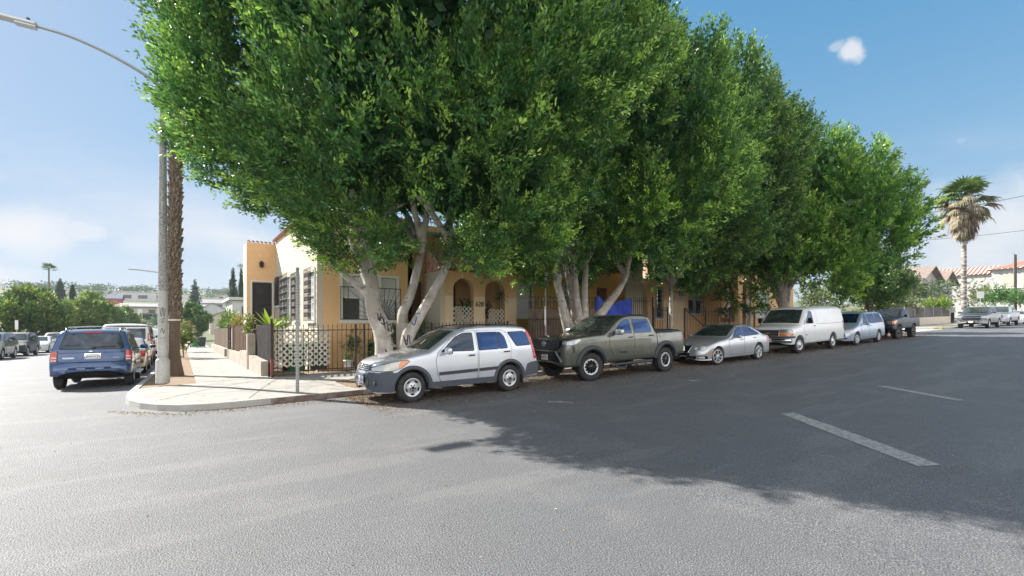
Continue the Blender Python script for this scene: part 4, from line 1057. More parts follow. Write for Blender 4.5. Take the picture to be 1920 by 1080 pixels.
doors_and_windows(c, [d1, d2], [(0, [(1.86, .985), (2.60, 1.0), (2.66, 1.345), (2.46, 1.325), (2.16, 1.19)], C_glass), (1, [(2.68, 1.0), (3.34, 1.02), (3.36, 1.25), (3.1, 1.34), (2.74, 1.35)], C_glass), (1, [(3.39, 1.02), (3.76, 1.03), (3.6, 1.14), (3.40, 1.235)], C_glass)], P_grey, C_glass, (2.46, 3.42), (.88, .91), C_alloy, trim=C_gtrim)
windscreen(c, 1.56, 2.42, .68, .54, bow=.16)
windscreen(c, 3.36, 4.1, -.5, -.62, m=C_glass, name='rear_window', bow=-.08, wip=False) if False else c.panel('rear_window', [(3.42, -.50), (3.42, .50), (4.05, .60), (4.05, -.60)], 'T', C_glass, .008, r=.08)
for ax in ('L', 'R'):
    c.seam([(1.56, .56), (3.3, .58)], ax, .03, .008, P_grey, 'side_moulding'); c.seam([(4.28, .96), (4.34, .62)], ax, .008, .003)
g_ = c.panel('grille', [(-.20, .47), (.20, .47), (.29, .71), (-.29, .71)], 'F', C_black, .012, r=.03)
for z in (.51, .55, .59, .63, .67):
    mb = MB(); w2 = .20 + (z - .47) * .33; mb.tube([c.pt(y, z, 'F', .018) for y in np.linspace(-w2, w2, 5)], .006, 5); mb.build('grille_slat', C_chrome, g_)
mb = MB(); mb.tube([c.pt(y, z, 'F', .018) for y, z in ((-.20, .47), (.20, .47), (.29, .71), (-.29, .71), (-.20, .47))], .014, 6); mb.build('grille_surround', C_chrome, g_)
mb = MB(); p = c.pt(.2, 0, 'T', 0)
p = c.pt(.24, 0, 'T', .05)
mb.tube([(p.x, .04 * math.cos(t), p.z + .04 * math.sin(t)) for t in np.linspace(0, 2 * math.pi, 15)], .004, 5)
for t in (90, 210, 330): mb.tube([p, (p.x, .04 * math.cos(R(t)), p.z + .04 * math.sin(R(t)))], .004, 5)
mb.tube([p - Vector((0, 0, .05)), p - Vector((0, 0, .04))], .008, 6); mb.build('bonnet_ornament', C_chrome, c.root)
for sg in (-1, 1):
    for (y, z, ra, xx) in ((.47, .62, .085, 0), (.68, .64, .115, 0)):
        pl = [(sg * (y + ra * .95 * math.cos(t)), z + ra * math.sin(t)) for t in np.linspace(0, 2 * math.pi, 14, endpoint=False)]
        o = c.panel('headlight', pl, 'F', C_lampd, .016, step=.04)
        pl = [(sg * (y + ra * .6 * math.cos(t)), z + ra * .6 * math.sin(t)) for t in np.linspace(0, 2 * math.pi, 12, endpoint=False)]
        c.panel('lamp_lens', pl, 'F', C_lamp, .026, parent=o, step=.04)
c.panel('bumper_intake', rect(-.5, .5, .25, .36), 'F', C_black, .008, r=.03)
for sg in (-1, 1): c.panel('fog_light', rect(sg * .56 if sg > 0 else -.74, sg * .74 if sg > 0 else -.56, .27, .34), 'F', C_lamp, .012, r=.03, step=.05)
for sg in (-1, 1): c.panel('bumper_intake', rect(.54 if sg > 0 else -.80, .80 if sg > 0 else -.54, .25, .36), 'F', C_black, .006, r=.03, step=.05)
c.sides('side_marker', [(.34, .45), (.56, .46), (.56, .50), (.36, .49)], C_amber, .008, step=.05)
mb = MB(); mb.box(-c.ox - .004, -c.ox + .02, -.26, .26, .37, .47); mb.build('plate_bracket', C_black, c.root)
c.mirrors(1.98, .98, P_grey, (.13, .2, .12))
c.sides('tail_light', [(4.36, .72), (4.66, .70), (4.74, .80), (4.62, .94), (4.38, .92)], C_redl, .01, step=.05, r=.03)
for sg in (-1, 1): c.panel('tail_light', rect(.5 if sg > 0 else -.82, .82 if sg > 0 else -.5, .70, .92), 'B', C_redl, .01, step=.06, r=.03)
c.place(17.55, 10.72)

# ---------- white cargo van
S = dict(name='cargo_van', paint=P_vanw, L=5.69, W=2.0, wb=3.43, axf=.84, r=.375, tw=.245, rimr=.215, rim='steel', sill=.42, fbot=.42, rbot=.42, zw=.85, tumble=.13, rc=.16, rcx=1.5, crown=.06, df=.36, dr=.16, pn=3.4, gap=.06, steer=R(-8), kw=.12, upin=.02, sig=.035,
         top=[(0, .60), (.02, .95), (.04, 1.08), (.10, 1.16), (.35, 1.22), (.8, 1.29), (.98, 1.33), (1.2, 1.52), (1.55, 1.87), (1.72, 1.99), (2.0, 2.06), (2.6, 2.10), (5.0, 2.11), (5.35, 2.09), (5.5, 2.02), (5.58, 1.7), (5.63, 1.2), (5.66, .8), (5.69, .6)],
         belt=[(0, 1.1), (.9, 1.2), (1.4, 1.26), (5.6, 1.26)])
c = Car(S, 'white cargo van with blank windowless sides and orange turn lamps parked behind the grey sedan', 'van', 'cars parked along the right-hand street kerb')
d1 = [(1.33, .60), (2.32, .60), (2.34, 1.25), (2.28, 1.90), (2.05, 1.95), (1.80, 1.85), (1.28, 1.33), (1.24, 1.0)]
doors_and_windows(c, [d1], [(0, [(1.50, 1.32), (2.18, 1.32), (2.12, 1.80), (2.02, 1.86), (1.86, 1.84), (1.50, 1.46)], C_glass)], P_vanw, C_glass, (2.22,), (1.18,), C_black)
windscreen(c, 1.02, 1.66, .80, .70, bow=.10)
for ax in ('L', 'R'):
    c.seam([(2.45, 1.26), (5.52, 1.26)], ax, .014, .004); c.panel('side_recess', [(2.52, 1.34), (5.36, 1.34), (5.30, 1.92), (2.58, 1.92)], ax, P_vanw, .008, r=.08)
    c.panel('side_badge', rect(.98 + .37, 1.1 + .42, .78, .81), ax, C_black, .008, step=.05)
g_ = c.panel('grille', [(-.44, .80), (.44, .80), (.46, 1.06), (-.46, 1.06)], 'F', C_trim, .012)
for z in (.84, .97, 1.03):
    mb = MB(); mb.tube([c.pt(y, z, 'F', .018) for y in np.linspace(-.43, .43, 5)], .01, 5); mb.build('grille_slat', C_gtrim, g_)
mb = MB(); mb.tube([c.pt(y, .91, 'F', .02) for y in np.linspace(-.45, .45, 5)], .03, 6); mb.build('grille_bar', C_chrome, g_)
mb = MB(); p = c.pt(0, .915, 'F', .055); mb.box(p.x - .008, p.x + .008, -.085, .085, p.z - .018, p.z + .018); mb.box(p.x - .0095, p.x + .0095, -.038, .038, p.z - .036, p.z + .036); mb.build('emblem', mat('gold_emblem', (.55, .38, .08), .35, .6), g_)
for sg in (-1, 1):
    a_, b_ = (.48, .90) if sg > 0 else (-.90, -.48)
    c.panel('headlight', rect(a_, b_, .94, 1.09), 'F', C_lampd, .014, r=.02, step=.05); c.panel('turn_signal', rect(a_, b_, .80, .92), 'F', C_amber, .014, r=.02, step=.05)
c.sides('headlight', [(.10, .95), (.27, .95), (.27, 1.10), (.10, 1.09)], C_lampd, .01, step=.05); c.sides('turn_signal', [(.10, .81), (.27, .81), (.27, .92), (.10, .92)], C_amber, .01, step=.05)
mb = MB(); P_ = [c.pt(y, .64, 'F', .05) for y in np.linspace(-.92, .92, 13)]; 
for z0, z1, k_ in ((.52, .68, 0),):
    q = []; 
    for p in P_: q += [(p.x - .05, p.y, z0), (p.x - .06, p.y, (z0 + z1) / 2), (p.x - .045, p.y, z1), (p.x + .06, p.y, z1 + .01), (p.x + .06, p.y, z0)]
    mb.add(q, [(i * 5 + j, i * 5 + (j + 1) % 5, (i + 1) * 5 + (j + 1) % 5, (i + 1) * 5 + j) for i in range(12) for j in range(5)], 0, True)
    mb.add(q[:5], [(0, 1, 2, 3, 4)]); mb.add(q[-5:], [(4, 3, 2, 1, 0)])
mb.build('front_bumper', C_chrome, c.root)
c.panel('bumper_pad', rect(-.9, .9, .70, .79), 'F', C_gtrim, .03, r=.02); c.sides('bumper_pad', rect(.1, .42, .70, .79), C_gtrim, .012, step=.06)
c.plate(-.05, .60, 'F', txt='8N20416', proud=.125)
c.mirrors(1.52, 1.42, C_black, (.12, .2, .26))
c.sides('tail_light', [(5.46, .95), (5.58, .95), (5.56, 1.35), (5.44, 1.35)], C_redl, .01, step=.06)
c.panel('rear_bumper', rect(-.95, .95, .50, .66), 'B', C_trim, .08, r=.03)
c.place(24.30, 10.85)

# ---------- pale blue minivan
S = dict(name='minivan', paint=P_bluesil, L=5.10, W=1.92, wb=3.0, axf=.98, r=.335, tw=.215, rimr=.205, rim='multi', sill=.28, fbot=.26, rbot=.32, zw=.65, tumble=.30, rc=.10, crown=.05, df=.55, dr=.26, pn=2.7, gap=.055, steer=R(-6), kw=.18,
         top=[(0, .52), (.02, .66), (.08, .78), (.2, .87), (.7, .98), (1.05, 1.06), (1.25, 1.14), (1.8, 1.44), (2.15, 1.62), (2.5, 1.71), (3.0, 1.74), (4.2, 1.73), (4.7, 1.68), (4.86, 1.5), (4.98, 1.1), (5.04, .85), (5.09, .75), (5.10, .5)],
         belt=[(0, .85), (1.1, 1.0), (2.0, 1.04), (5.0, 1.08)])
c = Car(S, 'pale blue silver minivan with a dark windscreen parked behind the white van', 'car', 'cars parked along the right-hand street kerb')
d1 = [(1.62, .40), (2.55, .40), (2.57, 1.05), (2.56, 1.62), (2.3, 1.58), (1.9, 1.38), (1.5, 1.08), (1.5, .7)]
d2 = [(2.60, .40), (3.40, .40), (3.60, .70), (3.66, 1.06), (3.62, 1.63), (2.62, 1.64), (2.62, 1.05)]
doors_and_windows(c, [d1, d2], [(0, [(1.78, 1.10), (2.50, 1.10), (2.50, 1.58), (2.30, 1.55), (2.02, 1.38)], C_glass), (1, [(2.62, 1.10), (3.62, 1.11), (3.58, 1.60), (2.62, 1.60)], C_glass), (None, [(3.72, 1.12), (4.68, 1.14), (4.52, 1.56), (4.40, 1.59), (3.70, 1.60)], C_glass)], P_bluesil, C_glass, (2.42, 2.72), (.96, .97), P_bluesil)
windscreen(c, 1.30, 2.16, .72, .60, bow=.14, m=C_glass)
c.panel('grille', [(-.36, .64), (.36, .64), (.42, .74), (-.42, .74)], 'F', C_trim, .01, r=.02); c.panel('bumper_intake', rect(-.4, .4, .36, .46), 'F', C_black, .008, r=.03)
for sg in (-1, 1):
    c.panel('headlight', [(sg * .48, .66), (sg * .84, .70), (sg * .86, .86), (sg * .6, .80)], 'F', C_lamp, .012, step=.05, r=.02)
    c.panel('fog_intake', rect(.56 if sg > 0 else -.76, .76 if sg > 0 else -.56, .36, .42), 'F', C_black, .01, step=.05, r=.02)
c.sides('headlight', [(.14, .66), (.40, .69), (.66, .84), (.5, .86), (.2, .78)], C_lampd, .01, r=.02, step=.04); c.sides('turn_signal', [(.46, .725), (.52, .75), (.66, .84), (.54, .855)], C_amber, .016, step=.04)
for ax in ('L', 'R'): c.seam([(3.7, 1.10), (4.95, 1.12)], ax, .015, .004)
c.mirrors(1.82, 1.08, P_bluesil)
c.sides('tail_light', [(4.80, .95), (4.98, .9), (4.90, 1.35), (4.78, 1.38)], C_redl, .01, step=.06)
c.place(30.30, 10.75)

# ---------- old black lifted pickup
S = dict(name='pickup_truck', paint=P_black, L=4.75, W=1.72, wb=2.62, axf=.86, r=.40, tw=.27, rimr=.19, rim='steel', sill=.62, fbot=.58, rbot=.66, zw=.95, tumble=.26, rc=.05, crown=.025, df=.2, dr=.10, pn=4, gap=.09, steer=R(-10), tread=True, kw=.08,
         top=[(0, .78), (.015, 1.05), (.03, 1.16), (.08, 1.20), (.9, 1.27), (1.2, 1.30), (1.42, 1.46), (1.72, 1.70), (1.95, 1.77), (2.6, 1.77), (2.72, 1.74), (2.84, 1.32), (2.92, 1.27), (4.6, 1.27), (4.70, 1.25), (4.74, .9), (4.75, .7)],
         belt=[(0, 1.1), (1.2, 1.25), (4.7, 1.25)], rimmats=(C_black, C_dark, C_gtrim))
c = Car(S, 'old lifted black pickup truck with an open bed parked behind the pale blue minivan', 'pickup truck', 'cars parked along the right-hand street kerb')
d1 = [(1.38, .70), (2.42, .70), (2.48, 1.26), (2.44, 1.70), (2.0, 1.70), (1.80, 1.62), (1.34, 1.28)]
doors_and_windows(c, [d1], [(0, [(1.54, 1.30), (2.42, 1.30), (2.38, 1.66), (1.98, 1.66), (1.82, 1.56)], C_glass)], P_black, C_glass, (2.3,), (1.14,), C_chrome)
windscreen(c, 1.24, 1.80, .66, .58, bow=.05)
c.panel('rear_window', rect(-.5, .5, 1.36, 1.68), 'B', C_glass, .008, r=.04)
c.panel('grille', rect(-.46, .46, .92, 1.12), 'F', C_trim, .012, r=.02)
for sg in (-1, 1): 
    c.panel('headlight', rect(.5 if sg > 0 else -.70, .70 if sg > 0 else -.5, .93, 1.11), 'F', C_lampd, .016, step=.06, r=.01); c.panel('turn_signal', rect(.72 if sg > 0 else -.83, .83 if sg > 0 else -.72, .90, 1.12), 'F', C_amber, .016, step=.05, r=.01)
c.sides('turn_signal', rect(.08, .2, .92, 1.08), C_amber, .014, step=.05)
mb = MB(); mb.rbox((-.06 - c.ox, 0, .72), (.14, 1.66, .14), .03); mb.build('front_bumper', C_black, c.root)
c.panel('bed_opening', [(3.02, -.72), (4.62, -.72), (4.62, .72), (3.02, .72)], 'T', C_dark, .008)
c.mirrors(1.62, 1.36, C_black, (.08, .16, .16))
for ax in ('L', 'R'): c.seam([(2.88, .72), (2.88, 1.26)], ax, .02, .004)
mb = MB(); mb.tube([(4.82 - c.ox, -.75, .72), (4.82 - c.ox, .75, .72)], .045, 8); mb.build('rear_bumper', C_black, c.root)
c.place(36.45, 10.68)

def simple_pickup(pt, label, x, y, lowsil=True, cat='pickup truck', name='pickup_truck', heading=0, group=None):
    S = dict(name=name, paint=pt, L=5.8, W=2.04, wb=3.72, axf=.98, r=.40, tw=.26, rimr=.24, rim='multi', sill=.48, fbot=.40, rbot=.5, zw=.85, tumble=.24, rc=.08, crown=.04, df=.4, dr=.14, pn=3.2, gap=.07, ns=50,
             top=[(0, .62), (.02, .95), (.05, 1.12), (.14, 1.19), (.6, 1.24), (1.4, 1.31), (1.62, 1.42), (2.1, 1.75), (2.4, 1.88), (2.9, 1.92), (3.5, 1.91), (3.85, 1.86), (3.95, 1.7), (4.08, 1.38), (4.14, 1.34), (5.7, 1.36), (5.78, 1.3), (5.80, .7)], belt=[(0, 1.1), (1.4, 1.24), (5.7, 1.28)])
    c = Car(S, label, cat, group)
    doors_and_windows(c, [[(1.9, .62), (2.8, .62), (2.82, 1.28), (2.78, 1.8), (2.4, 1.76), (1.8, 1.3)], [(2.86, .62), (3.7, .62), (3.9, 1.3), (3.76, 1.8), (2.84, 1.81)]],
                      [(0, [(2.0, 1.33), (2.74, 1.33), (2.72, 1.74), (2.46, 1.72)], C_glass), (1, [(2.9, 1.33), (3.74, 1.33), (3.66, 1.74), (2.88, 1.75)], C_glass)], pt, C_glass, (2.66, 3.6), (1.18, 1.2), C_chrome)
    windscreen(c, 1.5, 2.36, .76, .62)
    c.panel('grille', rect(-.58, .58, .78, 1.08), 'F', C_black, .012, r=.03)
    mb = MB(); mb.tube([c.pt(yy, .94, 'F', .03) for yy in np.linspace(-.6, .6, 7)], .03, 6); mb.build('grille_bar', C_chrome, c.root)
    for sg in (-1, 1): c.panel('headlight', rect(.62 if sg > 0 else -.95, .95 if sg > 0 else -.62, .92, 1.08), 'F', C_lampd, .014, step=.07, r=.02)
    c.panel('front_bumper', rect(-.96, .96, .46, .70), 'F', C_chrome if lowsil else pt, .05, r=.04)
    c.plate(0, .58, 'F', proud=.08); c.panel('bed_opening', [(4.25, -.8), (5.65, -.8), (5.65, .8), (4.25, .8)], 'T', C_dark, .008)
    c.mirrors(2.0, 1.38, pt, (.14, .24, .2)); c.sides('tail_light', rect(5.66, 5.77, .95, 1.28), C_redl, .008, step=.08)
    c.panel('rear_bumper', rect(-.9, .9, .52, .7), 'B', C_chrome, .06, r=.03)
    for sg in (-1, 1): c.panel('tail_light', rect(.84 if sg > 0 else -.98, .98 if sg > 0 else -.84, .92, 1.28), 'B', C_redl, .01, step=.08)
    c.place(x, y, heading)
    return c
FARG = 'vehicles parked beyond the driveway'
simple_pickup(P_dkgrey, 'dark grey crew cab pickup with chrome bumper, nearest the driveway beside the tall palm', 59.6, 10.85, group=FARG)
simple_pickup(P_grey, 'lighter grey pickup parked just behind the dark pickup with chrome bumper', 68.2, 10.85, False, group=FARG)

def simple_car(kind, pt, label, x, y, heading, name='parked_car', group=None, glass=C_glass, plate=True):
    if kind == 'suv':
        S = dict(name=name, paint=pt, L=4.7, W=1.88, wb=2.75, axf=.9, r=.36, tw=.23, rimr=.215, rim='multi', sill=.32, fbot=.3, rbot=.36, zw=.7, tumble=.26, rc=.08, crown=.04, df=.38, dr=.2, pn=3, gap=.06, ns=46,
                 top=[(0, .55), (.02, .85), (.06, .98), (.15, 1.03), (.9, 1.12), (1.2, 1.16), (1.9, 1.62), (2.2, 1.72), (2.7, 1.76), (4.0, 1.75), (4.35, 1.68), (4.5, 1.2), (4.6, .9), (4.68, .8), (4.7, .5)], belt=[(0, .95), (1.2, 1.08), (4.6, 1.14)])
        D = [[(1.55, .44), (2.5, .44), (2.52, 1.66), (2.1, 1.62), (1.5, 1.16)], [(2.54, .44), (3.2, .44), (3.5, .9), (3.5, 1.66), (2.56, 1.67)]]
        Wn = [(0, [(1.74, 1.17), (2.46, 1.17), (2.46, 1.62), (2.16, 1.58)], glass), (1, [(2.58, 1.17), (3.44, 1.18), (3.42, 1.63), (2.58, 1.63)], glass), (None, [(3.6, 1.2), (4.3, 1.22), (4.16, 1.6), (3.58, 1.62)], glass)]; ws = (1.26, 1.96, .68, .58); hz = (1.06, 1.08); hd = (.8, .98)
    elif kind == 'sedan':
        S = dict(name=name, paint=pt, L=4.75, W=1.80, wb=2.75, axf=.92, r=.325, tw=.21, rimr=.205, rim='multi', sill=.25, fbot=.22, rbot=.28, zw=.6, tumble=.4, rc=.09, crown=.05, df=.55, dr=.36, pn=2.6, gap=.05, ns=46,
                 top=[(0, .48), (.03, .62), (.12, .72), (.4, .82), (1.1, .95), (1.35, 1.0), (2.1, 1.36), (2.4, 1.43), (3.0, 1.44), (3.4, 1.36), (3.95, 1.1), (4.1, 1.06), (4.6, 1.03), (4.7, .85), (4.75, .5)], belt=[(0, .75), (1.2, .92), (3, .97), (4.7, .95)])
        D = [[(1.6, .35), (2.55, .35), (2.62, 1.34), (2.2, 1.26), (1.55, .95)], [(2.6, .35), (3.2, .35), (3.6, .85), (3.6, 1.12), (3.2, 1.32), (2.66, 1.35)]]
        Wn = [(0, [(1.84, .99), (2.54, 1.0), (2.58, 1.32), (2.22, 1.23)], glass), (1, [(2.64, 1.0), (3.5, 1.02), (3.2, 1.27), (2.68, 1.33)], glass)]; ws = (1.42, 2.14, .66, .52); hz = (.9, .92); hd = (.58, .72)
    elif kind == 'van':
        S = dict(name=name, paint=pt, L=5.4, W=2.0, wb=3.3, axf=.9, r=.37, tw=.24, rimr=.21, rim='steel', sill=.4, fbot=.4, rbot=.42, zw=.85, tumble=.14, rc=.14, rcx=1.5, crown=.06, df=.36, dr=.14, pn=3.6, gap=.06, ns=46,
                 top=[(0, .6), (.03, 1.0), (.1, 1.14), (.8, 1.27), (1.0, 1.33), (1.6, 1.9), (1.9, 2.03), (2.6, 2.08), (5.0, 2.08), (5.22, 2.0), (5.30, 1.6), (5.35, 1.0), (5.38, .7), (5.4, .6)], belt=[(0, 1.1), (1.2, 1.24), (5.4, 1.24)])
        D = [[(1.33, .6), (2.3, .6), (2.28, 1.88), (1.9, 1.9), (1.28, 1.33)]]
        Wn = [(0, [(1.52, 1.32), (2.16, 1.32), (2.12, 1.78), (1.9, 1.84)], glass), (None, rect(2.5, 3.7, 1.32, 1.78), glass), (None, rect(3.8, 5.05, 1.32, 1.78), glass)]; ws = (1.04, 1.6, .8, .7); hz = (1.18,); hd = (.8, 1.05)
    c = Car(S, label, 'van' if kind == 'van' else 'car', group)
    doors_and_windows(c, D, Wn, pt, glass, [2.35, 3.3][:len(hz)], hz, C_black)
    windscreen(c, *ws)
    c.panel('grille', rect(-.42, .42, hd[0] - .02, hd[1] - .04), 'F', C_black, .012, r=.03)
    for sg in (-1, 1): c.panel('headlight', rect(.5 if sg > 0 else -.84, .84 if sg > 0 else -.5, hd[0], hd[1]), 'F', C_lamp, .012, step=.07, r=.03)
    c.sides('headlight', rect(.2, .42, hd[0], hd[1] - .01), C_lamp, .01, step=.07, r=.03)
    c.panel('lower_grille', rect(-.5, .5, .40, .54), 'F', C_black, .01, r=.03)
    if plate: c.plate(0, .50, 'F', proud=.03)
    c.mirrors(1.8 if kind != 'van' else 1.5, hz[0] + .12 if kind != 'van' else 1.4, C_black if kind == 'van' else pt)
    c.place(x, y, heading)
    return c
simple_car('sedan', P_vanw, 'white car at the far right, parked behind the two grey pickups', 75.6, 10.75, 0, group=FARG)

# ---------- blue SUV seen from behind on the side street
S = dict(name='compact_suv', paint=P_blue, L=4.44, W=1.84, wb=2.62, axf=.86, r=.355, tw=.235, rimr=.215, rim='five', sill=.32, fbot=.3, rbot=.40, zw=.72, tumble=.27, rc=.085, crown=.04, df=.42, dr=.20, pn=3.6, gap=.06, kr=.05,
         top=[(0, .55), (.02, .85), (.06, .98), (.2, 1.05), (.9, 1.14), (1.15, 1.18), (1.75, 1.56), (2.05, 1.68), (2.6, 1.73), (3.5, 1.73), (3.95, 1.70), (4.06, 1.62), (4.20, 1.30), (4.27, 1.08), (4.30, .90), (4.335, .77), (4.42, .75), (4.435, .70), (4.44, .5)], belt=[(0, .95), (1.2, 1.08), (4.4, 1.12)], sig=.018)
c = Car(S, 'blue compact SUV seen from behind, parked at the corner beside the street lamp', 'car', 'cars parked along the side street kerb')
doors_and_windows(c, [[(1.5, .46), (2.42, .46), (2.44, 1.62), (2.0, 1.58), (1.44, 1.14)], [(2.46, .46), (3.1, .46), (3.4, .9), (3.4, 1.62), (2.48, 1.63)]],
                  [(0, [(1.68, 1.16), (2.38, 1.16), (2.38, 1.58), (2.1, 1.55)], C_glass), (1, [(2.5, 1.16), (3.34, 1.17), (3.32, 1.59), (2.5, 1.59)], C_glass), (None, [(3.46, 1.18), (4.0, 1.2), (3.86, 1.57), (3.46, 1.59)], C_glass)], P_blue, C_glass, (2.3, 3.26), (1.04, 1.06), C_black)
windscreen(c, 1.22, 1.85, .68, .58)
rw = c.panel('rear_window', [(-.70, 1.16), (.70, 1.16), (.58, 1.585), (-.58, 1.585)], 'B', C_rear, .010, r=.05)
c.panel('tailgate_surround', [(-.725, 1.135), (.725, 1.135), (.605, 1.60), (-.605, 1.60)], 'B', C_black, .005, r=.06)
mb = MB(); mb.bar(c.pt(.02, 1.20, 'B', .03), c.pt(.52, 1.215, 'B', .03), .02, .02); mb.rbox(tuple(c.pt(.03, 1.17, 'B', .03)), (.04, .08, .05), .015); mb.build('wiper', C_black, rw)
c.panel('brake_lamp', rect(-.2, .2, 1.605, 1.64), 'B', C_redl, .016, step=.06)
for y in (-.42, .42):
    mb = MB(); mb.rbox(tuple(c.pt(y, 1.575, 'B', .02)), (.03, .035, .05), .01); mb.build('glass_hinge', C_black, rw)
tg = c.panel('tailgate', [(-.72, .78), (.72, .78), (.735, 1.10), (-.735, 1.10)], 'B', P_blue, .008, r=.04)
c.seam([(-.735, 1.11), (-.735, .775), (.735, .775), (.735, 1.11)], 'B', .014, .006)
c.seam([(-.73, 1.045), (.73, 1.045)], 'B', .012, .0105, parent=tg, name='tailgate_crease')
pl_ = rpoly([(-.165, .865), (.165, .865), (.165, 1.015), (-.165, 1.015)], .03)
X = c.pt(.02, .94, 'B', .03).x
mb = MB(); mb.rbox((X, .02, .94), (.012, .36, .18), .006); o = mb.build('licence_plate', C_chrome, c.root)
mb = MB(); mb.rbox((X + .004, .02, .94), (.012, .30, .14), .006); mb.build('plate_face', C_plate, o)
t = MB(); text_mesh('5NAV127', .078, .001, lambda a, b, d_: (X + .0115 + d_, .02 + a, .93 + b), t); t.build('plate_lettering', C_ptxt, o)
mb = MB(); p = c.pt(-.02, 1.075, 'B', .022); mb.lathe([(.055, 0), (.05, .008), (0, .01)], (0, 0, 0), 'x', 20)
mb.v = [(p.x + v[0], p.y + v[1] * 1.1, p.z + v[2] * .5) for v in mb.v]; mb.build('emblem', C_chrome, tg)
mb = MB(); mb.rbox(tuple(c.pt(-.50, .895, 'B', .016)), (.008, .25, .045), .004); o = mb.build('dealer_badge', C_plate, tg)
t = MB(); p = c.pt(.52, .89, 'B', .014); text_mesh('HYBRID', .045, .001, lambda a, b, d_: (p.x + d_, .54 + a, .885 + b), t); mb_ = t; mb_.build('badge_lettering', C_alloy, tg)
for sg in (-1, 1):
    tl = c.panel('tail_light', [(sg * .745, .79), (sg * .875, .80), (sg * .875, 1.05), (sg * .84, 1.09), (sg * .745, 1.09)], 'B', C_redl, .016, step=.04, r=.02)
    for z in (.82, .90): c.panel('lens_band', rect(.755 if sg > 0 else -.865, .865 if sg > 0 else -.755, z, z + .03), 'B', C_lamp, .019, parent=tl, step=.05)
c.sides('tail_light', [(4.10, .82), (4.23, .82), (4.18, .98), (4.13, 1.07), (4.06, 1.08)], C_redl, .012, step=.05, r=.02)
c.panel('rear_bumper', [(-.91, .44), (.91, .44), (.91, .75), (-.91, .75)], 'B', P_blue, .018, r=.05)
for y in (-.58, -.22, .18, .54): c.panel('bumper_reflector', rect(y - .1, y + .1, .565, .60), 'B', C_seam, .022, step=.1)
for y in (-.58, -.22, .18, .54): c.panel('bumper_step_pad', rect(y - .095, y + .095, .575, .612), 'B', P_blue, .03, step=.1)
mb = MB(); p = c.pt(0, .46, 'B', .0); mb.rbox((p.x - .06, 0, .40), (.2, .09, .08), .015); mb.tube([(p.x - .3, -.5, .38), (p.x - .3, .5, .38)], .035, 8); mb.build('tow_hitch', C_dark, c.root)
mb = MB(); mb.tube([(p.x - .2, -.25, .38), (p.x - .5, -.2, .36)], .10, 10); mb.build('exhaust', C_dark, c.root)
for sg in (-1, 1):
    mb = MB(); P_ = [c.pt(x, sg * .60, 'T', .055) for x in np.linspace(2.1, 3.9, 10)]; P_ = [c.pt(2.0, sg * .60, 'T', .0)] + P_ + [c.pt(4.0, sg * .6, 'T', 0)]; mb.tube(P_, .018, 6); mb.build('roof_rail', C_black, c.root)
    mb = MB(); mb.rbox((2.3 - c.ox, sg * .95, .36), (1.5, .16, .05), .02); mb.build('side_step', C_alloy, c.root)
for x in (2.6, 3.6):
    mb = MB(); a = c.pt(x, -.60, 'T', .08); b = c.pt(x, .60, 'T', .08); mb.tube([a, (a + b) / 2 + Vector((0, 0, .03)), b], .014, 6); mb.build('roof_bar', C_alloy, c.root)
c.mirrors(1.72, 1.14, P_blue)
c.place(-2.12, 20.2, R(-90))

def rear_dress(c, hz, win=True, taill=None, w_=.72, plate=True):
    S = c.S
    if win: c.panel('rear_window', win, 'B', C_glass, .01, r=.05)
    for sg in (-1, 1):
        y0, y1, z0, z1 = taill; c.panel('tail_light', rect(y0 if sg > 0 else -y1, y1 if sg > 0 else -y0, z0, z1), 'B', C_redl, .014, step=.07, r=.02)
    if plate: c.plate(0, hz, 'B', proud=.025)
    c.panel('rear_bumper', rect(-c.W + .08, c.W - .08, .44, .60), 'B', C_gtrim, .025, r=.03)
SG = 'cars parked along the side street kerb'
c = simple_car('sedan', P_gold, 'champagne sedan parked between the blue SUV and the white passenger van', -2.05, 25.6, R(-90), group=SG, plate=False)
rear_dress(c, .75, None, (.5, .84, .70, .92)); c.sides('tail_light', rect(4.4, 4.66, .72, .93), C_redl, .01, step=.07, r=.03)
c.panel('rear_window', [(3.36, -.5), (3.36, .5), (3.95, .6), (3.95, -.6)], 'T', C_glass, .008, r=.06)
c = simple_car('van', P_vanw, 'white passenger van with tinted rear windows parked ahead of the champagne sedan', -2.2, 31.7, R(-90), name='passenger_van', group=SG, plate=False)
rear_dress(c, 1.0, None, (.84, .97, 1.22, 1.62)); 
for sg in (-1, 1): c.panel('rear_window', rect(.05 if sg > 0 else -.76, .76 if sg > 0 else -.05, 1.30, 1.84), 'B', C_rear, .012, r=.05)
c.panel('roof_edge_trim', rect(-.85, .85, 1.92, 1.97), 'B', C_dark, .012, r=.02)
c = simple_pickup(P_vanw, 'white pickup truck with red tail lights parked ahead of the white passenger van', -1.98, 38.4, True, heading=R(-90), group=SG)
c = simple_car('sedan', mat('red_car_paint', (.35, .03, .03), .3, .2, coat=1.0), 'red car farthest down the side street kerb, half hidden by the lamp pole', -1.95, 48.0, R(-90), group=SG)
LG = 'cars parked across the side street'
simple_car('suv', P_dkgrey, 'dark grey SUV with chrome bumper at the left edge of the picture', -10.25, 44.6, R(90), name='suv', group=LG)
simple_car('suv', P_black, 'black SUV parked second in the row across the side street', -10.25, 50.6, R(90), name='suv', group=LG)
simple_car('sedan', P_vanw, 'white sedan parked third in the row across the side street, after two dark SUVs', -10.2, 57.4, R(90), group=LG)
simple_car('suv', P_black, 'black car parked last in the row across the side street, behind the white sedan', -10.2, 64.6, R(90), group=LG)
simple_car('suv', P_teal, 'faded blue hatchback parked on the far cross street below the green hedge', -9.3, 170, R(180), name='hatchback')
